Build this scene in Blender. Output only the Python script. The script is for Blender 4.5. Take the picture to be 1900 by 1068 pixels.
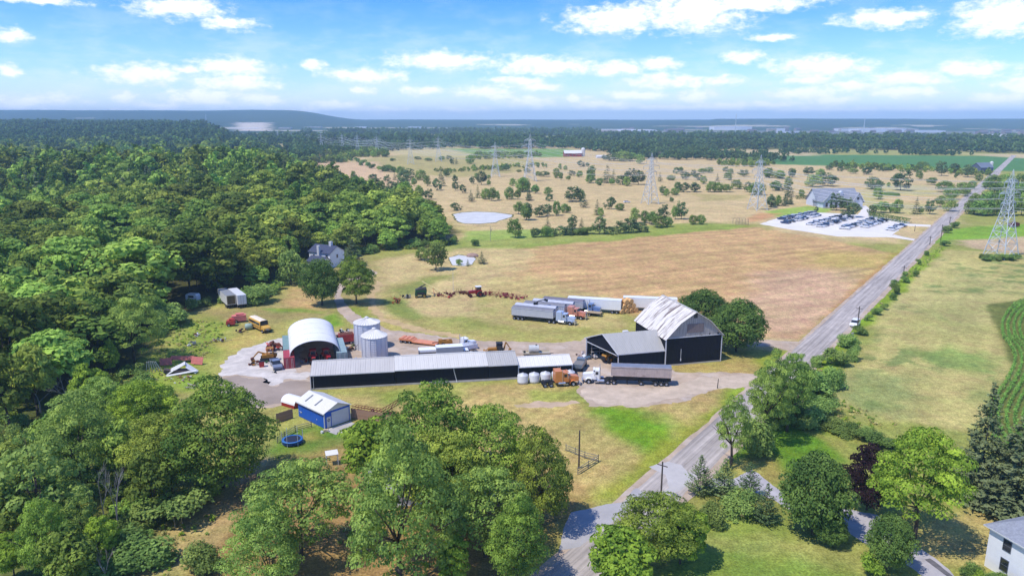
import bpy, math, random
import numpy as np
from mathutils import Vector, Matrix, Euler
for o in list(bpy.data.objects): bpy.data.objects.remove(o)
sc = bpy.context.scene
COL = sc.collection
PI = math.pi
R = math.radians
# ------------------------------------------------------------------ camera
CAM_H, CAM_P, CAM_F = 55.0, R(13.0), 1357.0
cd = bpy.data.cameras.new('camera'); cam = bpy.data.objects.new('camera', cd); COL.objects.link(cam)
cam.location = (0, 0, CAM_H); cam.rotation_euler = (PI/2 - CAM_P, 0, 0)
cd.sensor_fit = 'HORIZONTAL'; cd.sensor_width = 36; cd.lens = 36*CAM_F/1900
cd.clip_start = 0.5; cd.clip_end = 60000
sc.camera = cam
# ------------------------------------------------------------------ light
SUN_EL = 61.0
sun_dir = Vector((-0.80, -0.50, 0)).normalized()*math.cos(R(SUN_EL)); sun_dir.z = math.sin(R(SUN_EL))
sd = bpy.data.lights.new('sun', 'SUN'); sun = bpy.data.objects.new('sun', sd); COL.objects.link(sun)
sd.energy = 2.95; sd.angle = R(0.55); sd.color = (1.0, 0.95, 0.87)
sun.rotation_euler = sun_dir.to_track_quat('Z', 'Y').to_euler()
sc.view_settings.view_transform = 'Standard'; sc.view_settings.look = 'None'
sc.view_settings.gamma = 1; sc.view_settings.use_curve_mapping = False
sc.view_settings.exposure = 0.55
W = bpy.data.worlds.new('World'); sc.world = W; W.use_nodes = True
SKY_STRENGTH = 0.132

def G(px, py, z=0.0):
    u = (px-950)/CAM_F; v = (534-py)/CAM_F
    dy = math.cos(CAM_P)+v*math.sin(CAM_P); dz = -math.sin(CAM_P)+v*math.cos(CAM_P)
    t = (z-CAM_H)/dz
    return (u*t, dy*t)
def row_elev(py): return -CAM_P + math.atan((534-py)/CAM_F)

def build_sky():
    nt = W.node_tree; nt.nodes.clear(); N = nt.nodes.new; L = nt.links.new
    def math_(op, a=None, b=None, c=None):
        n = N('ShaderNodeMath'); n.operation = op
        for i, q in enumerate((a, b, c)):
            if q is None: continue
            if isinstance(q, (int, float)): n.inputs[i].default_value = q
            else: L(q, n.inputs[i])
        return n.outputs[0]
    def mix(f, a, b):
        n = N('ShaderNodeMix'); n.data_type = 'RGBA'
        for s, q in ((0, f), (6, a), (7, b)):
            if isinstance(q, (int, float)): n.inputs[s].default_value = q
            elif isinstance(q, tuple): n.inputs[s].default_value = q+(1,)
            else: L(q, n.inputs[s])
        return n.outputs[2]
    def smooth(x, a, b, lo=0.0, hi=1.0):
        n = N('ShaderNodeMapRange'); n.interpolation_type = 'SMOOTHSTEP'
        L(x, n.inputs[0])
        for i, q in enumerate((a, b, lo, hi)): n.inputs[i+1].default_value = q
        return n.outputs[0]
    out = N('ShaderNodeOutputWorld'); bg = N('ShaderNodeBackground'); L(bg.outputs[0], out.inputs[0])
    sky = N('ShaderNodeTexSky'); sky.sky_type = 'NISHITA'; sky.sun_disc = False
    sky.sun_elevation = R(SUN_EL); sky.sun_rotation = math.atan2(sun_dir.x, sun_dir.y)
    sky.altitude = 100; sky.air_density = 1.0; sky.dust_density = 0.3; sky.ozone_density = 2.5
    tc = N('ShaderNodeTexCoord'); sep = N('ShaderNodeSeparateXYZ'); L(tc.outputs['Generated'], sep.inputs[0])
    x, y, z = sep.outputs
    az = math_('ARCTAN2', x, y); el = math_('ARCSINE', z)
    # the clear air above the haze: deep azure that pales to the horizon
    f = smooth(el, -0.02, 0.19)
    tint = mix(f, (0.76, 0.91, 1.13), (0.17, 0.51, 1.13))
    m = N('ShaderNodeMix'); m.data_type = 'RGBA'; m.blend_type = 'MULTIPLY'; m.inputs[0].default_value = 1
    L(sky.outputs[0], m.inputs[6]); L(tint, m.inputs[7])
    base = m.outputs[2]
    # clouds
    def noise(vec, s, d, r=0.55, dist=0.0):
        n = N('ShaderNodeTexNoise'); n.inputs['Scale'].default_value = s; n.inputs['Detail'].default_value = d
        n.inputs['Roughness'].default_value = r; n.inputs['Distortion'].default_value = dist
        L(vec, n.inputs['Vector']); return n
    cmb = N('ShaderNodeCombineXYZ'); L(az, cmb.inputs[0]); L(math_('MULTIPLY', el, 1.9), cmb.inputs[1])
    w1 = noise(cmb.outputs[0], 26, 5, 0.6)
    wv = N('ShaderNodeVectorMath'); wv.operation = 'MULTIPLY_ADD'
    L(w1.outputs['Color'], wv.inputs[0]); wv.inputs[1].default_value = (0.034, 0.026, 0); L(cmb.outputs[0], wv.inputs[2])
    vec = wv.outputs[0]
    blobs = [(330,15,80,19),(428,42,54,12),(20,66,28,13),(12,129,20,9),(262,137,72,17),(430,125,66,18),(345,127,28,8),(440,155,74,16),(580,120,20,11),(675,140,74,14),(678,167,22,9),(235,182,22,11),(60,187,80,10),(380,182,76,17),(480,185,48,13),(820,112,104,16),(1150,35,116,27),(1290,22,112,38),(1400,6,120,16),(1640,35,76,16),(1860,30,76,34),(1430,68,44,7),(1380,107,42,13),(1520,125,84,19),(1500,150,48,9),(1490,175,72,12),(1545,186,46,10),(1010,122,104,18),(1140,128,60,14),(1235,150,84,13),(1180,178,62,11),(1290,178,38,13),(1800,130,54,16),(1680,145,74,14),(1675,170,68,12),(1890,160,38,16),(1790,202,54,10),(980,190,54,14),(1070,183,28,9),(1340,197,64,10),(900,170,64,14),(710,205,74,9),(560,206,54,8),(960,150,64,9),(80,2,60,8),(1220,120,40,12),(790,168,50,10),(1500,205,90,8),(150,208,90,6),(620,196,60,9),(1120,196,70,9),(1430,195,60,8),(1600,205,70,7),(1720,205,60,7),(860,205,80,7),(300,196,50,8),(1000,160,50,9),(1340,150,40,9),(1590,160,60,10),(1850,185,50,9),(30,195,50,7),(1240,200,60,7),(930,180,46,8)]
    acc = None
    for px, py, w, h in blobs:
        u = (px-950)/CAM_F; v = (534-py)/CAM_F
        d = Vector((u, math.cos(CAM_P)+v*math.sin(CAM_P), -math.sin(CAM_P)+v*math.cos(CAM_P))).normalized()
        a, e = math.atan2(d.x, d.y)+0.017, math.asin(d.z)*1.9+0.013
        gr = 1.18 if py < 90 else 1.28; sx, sy = CAM_F/w/gr, CAM_F/h/1.9/gr
        n = N('ShaderNodeVectorMath'); n.operation = 'MULTIPLY_ADD'; L(vec, n.inputs[0])
        n.inputs[1].default_value = (sx, sy, 0); n.inputs[2].default_value = (-a*sx, -e*sy, 0)
        l = N('ShaderNodeVectorMath'); l.operation = 'LENGTH'; L(n.outputs[0], l.inputs[0])
        q = math_('SUBTRACT', 1.0, l.outputs[1])
        acc = q if acc is None else math_('MAXIMUM', acc, q)
    # the same fair-weather field all round the sky, seen on a flat deck
    zz = math_('ADD', math_('MAXIMUM', z, 0.0), 0.06)
    dk = N('ShaderNodeCombineXYZ'); L(math_('DIVIDE', x, zz), dk.inputs[0]); L(math_('DIVIDE', y, zz), dk.inputs[1])
    deck = noise(dk.outputs[0], 0.85, 7, 0.55, 0.3)
    deckd = math_('MULTIPLY', math_('SUBTRACT', deck.outputs[0], 0.56), 5.0)
    deckd = math_('SUBTRACT', deckd, smooth(el, 0.28, 0.16, 0.0, 2.5))
    acc = math_('MAXIMUM', acc, -1.0)
    acc = math_('MAXIMUM', acc, deckd)
    n1 = noise(cmb.outputs[0], 60, 7, 0.62)
    dens = math_('ADD', acc, math_('MULTIPLY', math_('SUBTRACT', n1.outputs[0], 0.52), 1.7))
    alpha = smooth(dens, -0.06, 0.72, 0.0, 0.97)
    # thin veil low down
    st = N('ShaderNodeCombineXYZ'); L(math_('MULTIPLY', az, 0.35), st.inputs[0]); L(el, st.inputs[1])
    n2 = noise(st.outputs[0], 38, 6, 0.6)
    veil = math_('MULTIPLY', smooth(n2.outputs[0], 0.40, 0.70), smooth(el, 0.17, 0.02, 0.06, 0.50))
    n3 = noise(vec, 34, 4, 0.5)
    lit = smooth(math_('ADD', math_('MULTIPLY', dens, 0.5), n3.outputs[0]), 0.35, 1.0)
    ccol = mix(lit, (5.3, 5.8, 6.6), (7.1, 7.2, 7.35))
    c1 = mix(veil, base, (5.3, 5.95, 6.75))
    c1 = mix(smooth(el, 0.055, 0.0, 0.0, 0.65), c1, (5.9, 6.4, 7.0))
    c2 = mix(alpha, c1, ccol)
    L(c2, bg.inputs[0]); bg.inputs[1].default_value = SKY_STRENGTH
build_sky()
try:
    W.cycles.sampling_method = 'MANUAL'; W.cycles.sample_map_resolution = 512
except Exception: pass
cy = sc.cycles
cy.max_bounces = 6; cy.diffuse_bounces = 3; cy.glossy_bounces = 2; cy.transmission_bounces = 3; cy.volume_bounces = 1
cy.transparent_max_bounces = 4; cy.caustics_reflective = False; cy.caustics_refractive = False
cy.use_denoising = True
try: cy.denoiser = 'OPENIMAGEDENOISE'; cy.denoising_prefilter = 'ACCURATE'
except Exception: pass
sc.render.use_persistent_data = False
# ------------------------------------------------------------------ helpers
rng = np.random.default_rng(7)
random.seed(7)
def lin(r, g, b, k=1.0):
    f = lambda c: ((c/255+0.055)/1.055)**2.4 if c > 10 else c/255/12.92
    return (f(r)*k, f(g)*k, f(b)*k)
MATS = {}
def mat(name, col, rough=0.6, metal=0.0, var=0.15, scale=2.0, bump=0.0, streak=None, dirt=None, spec=0.4, coat=0.0, bscale=None, pos=False, dthr=None):
    """painted / metal / dusty surface with procedural grain, and dirt of its own colour"""
    if name in MATS: return MATS[name]
    m = bpy.data.materials.new(name); m.use_nodes = True; nt = m.node_tree; N = nt.nodes.new; L = nt.links.new
    b = nt.nodes['Principled BSDF']; b.inputs['Roughness'].default_value = rough; b.inputs['Metallic'].default_value = metal
    b.inputs['Specular IOR Level'].default_value = spec
    global LAST_TC
    if coat: b.inputs['Coat Weight'].default_value = coat
    tc = N('ShaderNodeTexCoord'); src = tc.outputs['Object']; LAST_TC = tc
    if pos: src = N('ShaderNodeNewGeometry').outputs['Position']
    if streak:
        mp = N('ShaderNodeMapping'); mp.inputs['Scale'].default_value = streak; L(src, mp.inputs[0]); src2 = mp.outputs[0]
    else: src2 = src
    n = N('ShaderNodeTexNoise'); n.inputs['Scale'].default_value = scale; n.inputs['Detail'].default_value = 5; n.inputs['Roughness'].default_value = 0.65
    L(src2, n.inputs['Vector'])
    mr = N('ShaderNodeMapRange'); mr.inputs[1].default_value = 0.3; mr.inputs[2].default_value = 0.7
    mr.inputs[3].default_value = 1-var; mr.inputs[4].default_value = 1+var*0.6; L(n.outputs[0], mr.inputs[0])
    mx = N('ShaderNodeVectorMath'); mx.operation = 'SCALE'; mx.inputs[0].default_value = col; L(mr.outputs[0], mx.inputs['Scale'])
    c = mx.outputs[0]
    if dirt:
        dcol, amt = dirt
        n2 = N('ShaderNodeTexNoise'); n2.inputs['Scale'].default_value = scale*0.6; n2.inputs['Detail'].default_value = 7; n2.inputs['Roughness'].default_value = 0.7
        L(src2, n2.inputs['Vector'])
        r2 = N('ShaderNodeMapRange'); r2.inputs[1].default_value = 0.62-amt*0.3; r2.inputs[2].default_value = 0.78-amt*0.2; r2.inputs[3].default_value = 0; r2.inputs[4].default_value = min(1, 0.55+amt*0.5)
        if dthr: r2.inputs[1].default_value, r2.inputs[2].default_value, r2.inputs[4].default_value = dthr
        L(n2.outputs[0], r2.inputs[0])
        m2 = N('ShaderNodeMix'); m2.data_type = 'RGBA'; L(r2.outputs[0], m2.inputs[0]); L(c, m2.inputs[6]); m2.inputs[7].default_value = tuple(dcol)+(1,)
        c = m2.outputs[2]
    L(c, b.inputs['Base Color'])
    if bump:
        n3 = N('ShaderNodeTexNoise'); n3.inputs['Scale'].default_value = bscale or scale*4; n3.inputs['Detail'].default_value = 4; L(src2, n3.inputs['Vector'])
        bp = N('ShaderNodeBump'); bp.inputs['Strength'].default_value = bump; bp.inputs['Distance'].default_value = 0.05
        L(n3.outputs[0], bp.inputs['Height']); L(bp.outputs[0], b.inputs['Normal'])
    MATS[name] = m; return m
def glass(name='window_glass', col=(0.02, 0.025, 0.03)):
    return mat(name, col, 0.08, 0, 0.2, 1.0, spec=0.7)

class MB:
    def __init__(s): s.v = []; s.f = []; s.m = []
    def add(s, vs, fs, m=0):
        k = len(s.v); s.v += [tuple(v) for v in vs]; s.f += [tuple(i+k for i in f) for f in fs]; s.m += [m]*len(fs); return s
    def box(s, x0, y0, z0, x1, y1, z1, m=0):
        return s.add([(x0,y0,z0),(x1,y0,z0),(x1,y1,z0),(x0,y1,z0),(x0,y0,z1),(x1,y0,z1),(x1,y1,z1),(x0,y1,z1)],
                     [(3,2,1,0),(4,5,6,7),(0,1,5,4),(1,2,6,5),(2,3,7,6),(3,0,4,7)], m)
    def obox(s, c, size, rot=(0,0,0), m=0):
        E = Euler(rot).to_matrix(); c = Vector(c); h = [q/2 for q in size]
        vs = [c+E@Vector((sx*h[0], sy*h[1], sz*h[2])) for sz in (-1,1) for sx, sy in ((-1,-1),(1,-1),(1,1),(-1,1))]
        return s.add(vs, [(3,2,1,0),(4,5,6,7),(0,1,5,4),(1,2,6,5),(2,3,7,6),(3,0,4,7)], m)
    def prism(s, poly, axis, a, b, m=0):
        n = len(poly)
        def P(p, t):
            if axis == 'x': return (t, p[0], p[1])
            if axis == 'y': return (p[0], t, p[1])
            return (p[0], p[1], t)
        vs = [P(p, a) for p in poly]+[P(p, b) for p in poly]
        fs = [tuple(range(n)), tuple(range(2*n-1, n-1, -1))]+[(i, i+n, (i+1) % n+n, (i+1) % n) for i in range(n)]
        return s.add(vs, fs, m)
    def tube(s, p, q, r, n=6, r2=None, m=0, cap=True):
        p = Vector(p); q = Vector(q); d = (q-p)
        if d.length < 1e-6: return s
        d.normalize(); a = d.orthogonal().normalized(); b = d.cross(a); r2 = r if r2 is None else r2
        vs = []
        for c, rr in ((p, r), (q, r2)):
            for i in range(n):
                t = 2*PI*i/n; vs.append(c+(a*math.cos(t)+b*math.sin(t))*rr)
        fs = [(i, (i+1) % n, (i+1) % n+n, i+n) for i in range(n)]
        if cap: fs += [tuple(range(n-1, -1, -1)), tuple(range(n, 2*n))]
        return s.add(vs, fs, m)
    def path(s, pts, r, n=5, r2=None, m=0):
        k = len(pts)-1
        for i in range(k):
            ra = r if r2 is None else r+(r2-r)*i/k; rb = r if r2 is None else r+(r2-r)*(i+1)/k
            s.tube(pts[i], pts[i+1], ra, n, rb, m)
        return s
    def lathe(s, prof, n=20, c=(0,0,0), m=0, axis='z', a0=0, a1=2*PI):
        full = abs(a1-a0-2*PI) < 1e-6; cols = n if full else n+1; vs = []
        for r, h in prof:
            for i in range(cols):
                t = a0+(a1-a0)*i/n; x, y = r*math.cos(t), r*math.sin(t)
                p = (x, y, h) if axis == 'z' else ((h, x, y) if axis == 'x' else (x, h, y))
                vs.append((p[0]+c[0], p[1]+c[1], p[2]+c[2]))
        fs = []
        for j in range(len(prof)-1):
            for i in range(n):
                i2 = (i+1) % cols
                fs.append((j*cols+i, j*cols+i2, (j+1)*cols+i2, (j+1)*cols+i))
        return s.add(vs, fs, m)
    def quad(s, a, b, c, d, m=0): return s.add([a, b, c, d], [(0,1,2,3)], m)
    def mesh(s, name, mats, smooth=False):
        me = bpy.data.meshes.new(name); me.from_pydata([tuple(v) for v in s.v], [], s.f)
        for q in (mats if isinstance(mats, (list, tuple)) else [mats]): me.materials.append(q)
        me.polygons.foreach_set('material_index', s.m)
        if smooth:
            me.polygons.foreach_set('use_smooth', [True]*len(s.f))
        me.update(); return me
    def build(s, name, mats, parent=None, loc=None, rz=0, smooth=False, kind=None):
        o = bpy.data.objects.new(name, s.mesh(name, mats, smooth)); COL.objects.link(o)
        if parent: o.parent = parent
        if loc: o.location = loc
        if rz: o.rotation_euler.z = rz
        if kind: o['kind'] = kind
        return o
def tag(o, label, cat, group=None):
    o['label'] = label; o['category'] = cat
    if group: o['group'] = group
    return o
def thing(name, label, cat, loc=(0,0,0), rz=0, group=None):
    o = bpy.data.objects.new(name, None); COL.objects.link(o)
    if len(loc) == 2: loc = (loc[0], loc[1], 0)
    o.location = loc; o.rotation_euler = (0, 0, rz); o.empty_display_size = 0.1
    return tag(o, label, cat, group)
def copy_tree(o, parent=None):
    c = o.copy(); COL.objects.link(c)
    if parent: c.parent = parent
    for ch in list(o.children): copy_tree(ch, c)
    return c
def inst(name, me, parent=None, loc=(0,0,0), rot=(0,0,0), scale=None):
    o = bpy.data.objects.new(name, me); COL.objects.link(o); o.location = loc; o.rotation_euler = rot
    if parent: o.parent = parent
    if scale: o.scale = scale
    return o
def heading(a, b): return math.atan2(b[1]-a[1], b[0]-a[0])
def struct(o): o['kind'] = 'structure'; return o
# smooth value noise on numpy arrays
_T = rng.random((256, 256))
def vnoise(x, y):
    xi = np.floor(x).astype(int); yi = np.floor(y).astype(int); fx = x-xi; fy = y-yi
    fx = fx*fx*(3-2*fx); fy = fy*fy*(3-2*fy)
    a = _T[xi & 255, yi & 255]; b = _T[(xi+1) & 255, yi & 255]; c = _T[xi & 255, (yi+1) & 255]; d = _T[(xi+1) & 255, (yi+1) & 255]
    return (a*(1-fx)+b*fx)*(1-fy)+(c*(1-fx)+d*fx)*fy
def fbm(x, y, o=4):
    s = 0; a = 0.5
    for i in range(o): s = s+a*vnoise(x*2**i+17.3*i, y*2**i+9.1*i); a *= 0.5
    return s/(1-0.5**o)
def sdf(poly, X, Y):
    """signed distance, negative inside"""
    P = np.array(poly); n = len(P); d = np.full(X.shape, 1e18); ins = np.zeros(X.shape, bool)
    for i in range(n):
        ax, ay = P[i]; bx, by = P[(i+1) % n]; ex, ey = bx-ax, by-ay
        wx, wy = X-ax, Y-ay; t = np.clip((wx*ex+wy*ey)/(ex*ex+ey*ey+1e-12), 0, 1)
        d = np.minimum(d, (wx-ex*t)**2+(wy-ey*t)**2)
        c = ((ay <= Y) & (by > Y)) | ((by <= Y) & (ay > Y))
        with np.errstate(divide='ignore', invalid='ignore'):
            xc = ax+(Y-ay)/(by-ay if by != ay else 1e-12)*ex
        ins ^= c & (X < xc)
    d = np.sqrt(d); return np.where(ins, -d, d)
def sstep(a, b, x):
    t = np.clip((x-a)/(b-a), 0, 1); return t*t*(3-2*t)
# ------------------------------------------------------------------ terrain
XB_PX = [(-420,1010),(-30,900),(60,800),(150,740),(262,672),(300,630),(345,585),(400,562),(505,552),(520,528),(560,500),(690,468),(848,452),(856,430),(800,400),(720,376),(625,348),(575,325),(548,300),(470,268),(430,255),(300,243)]
XB = np.array([G(*p) for p in XB_PX]); XB = XB[np.argsort(XB[:, 1])]
def forest_d(x, y):      # metres inside the wood, measured along x
    return np.interp(y, XB[:, 1], XB[:, 0]) - x
def zf(x, y):
    x = np.asarray(x, float); y = np.asarray(y, float)
    g = lambda c, s: np.exp(-((y-c)/s)**2)
    m = sstep(12, 90, forest_d(x, y))
    h = 17*g(590, 140) - 22*g(860, 150) + 30*sstep(1050, 2300, y) - 4*g(190, 60)
    h = h + (fbm(x/120+40, y/120+40, 3)-0.5)*12*sstep(200, 500, y)
    far = sstep(3500, 6600, y)                       # the escarpment
    X = x/np.maximum(y, 1)
    left = 122+12*fbm(X*9+3, y*0+2, 3); 
    hill = np.where(X < -0.245, left-40*sstep(-0.275, -0.235, X), 0)
    mid = 36+12*fbm(X*12, y*0+5, 3)
    right = 52+8*fbm(X*14+9, y*0+7, 3)
    s1 = sstep(-0.30, -0.19, X); s2 = sstep(0.262, 0.274, X)
    hh = left*(1-s1)+(mid*(1-s2)+right*s2)*s1
    big = hh*far
    return h*m*sstep(5200, 3500, y) + big
# colours of the ground cover itself (linear albedo)
KA = 0.78
def c8(r, g, b): return np.array(lin(r, g, b, KA))
TAN = c8(216,188,132); HAY = c8(210,170,114); HAYP = c8(214,176,146); DRY = c8(200,178,112); OLIVE = c8(180,168,96); GREEN = c8(122,146,58)
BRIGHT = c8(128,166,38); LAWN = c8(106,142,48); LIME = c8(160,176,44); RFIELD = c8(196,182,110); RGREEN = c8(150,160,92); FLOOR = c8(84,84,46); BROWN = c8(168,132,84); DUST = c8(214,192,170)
CROP = c8(92,138,74); FARG = c8(128,140,80); FART = c8(214,190,140); TOWN = c8(176,168,160); CORNS = c8(120,124,62); DARKW = c8(58,76,42)
def W_(l): return [G(*p) for p in l]
def crop(ox, oy, s): return lambda l: [(ox+x/s, oy+y/s) for x, y in l]
A1 = crop(480,180,3.654); B1 = crop(960,180,3.654); C1 = crop(1380,180,3.654)
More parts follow.
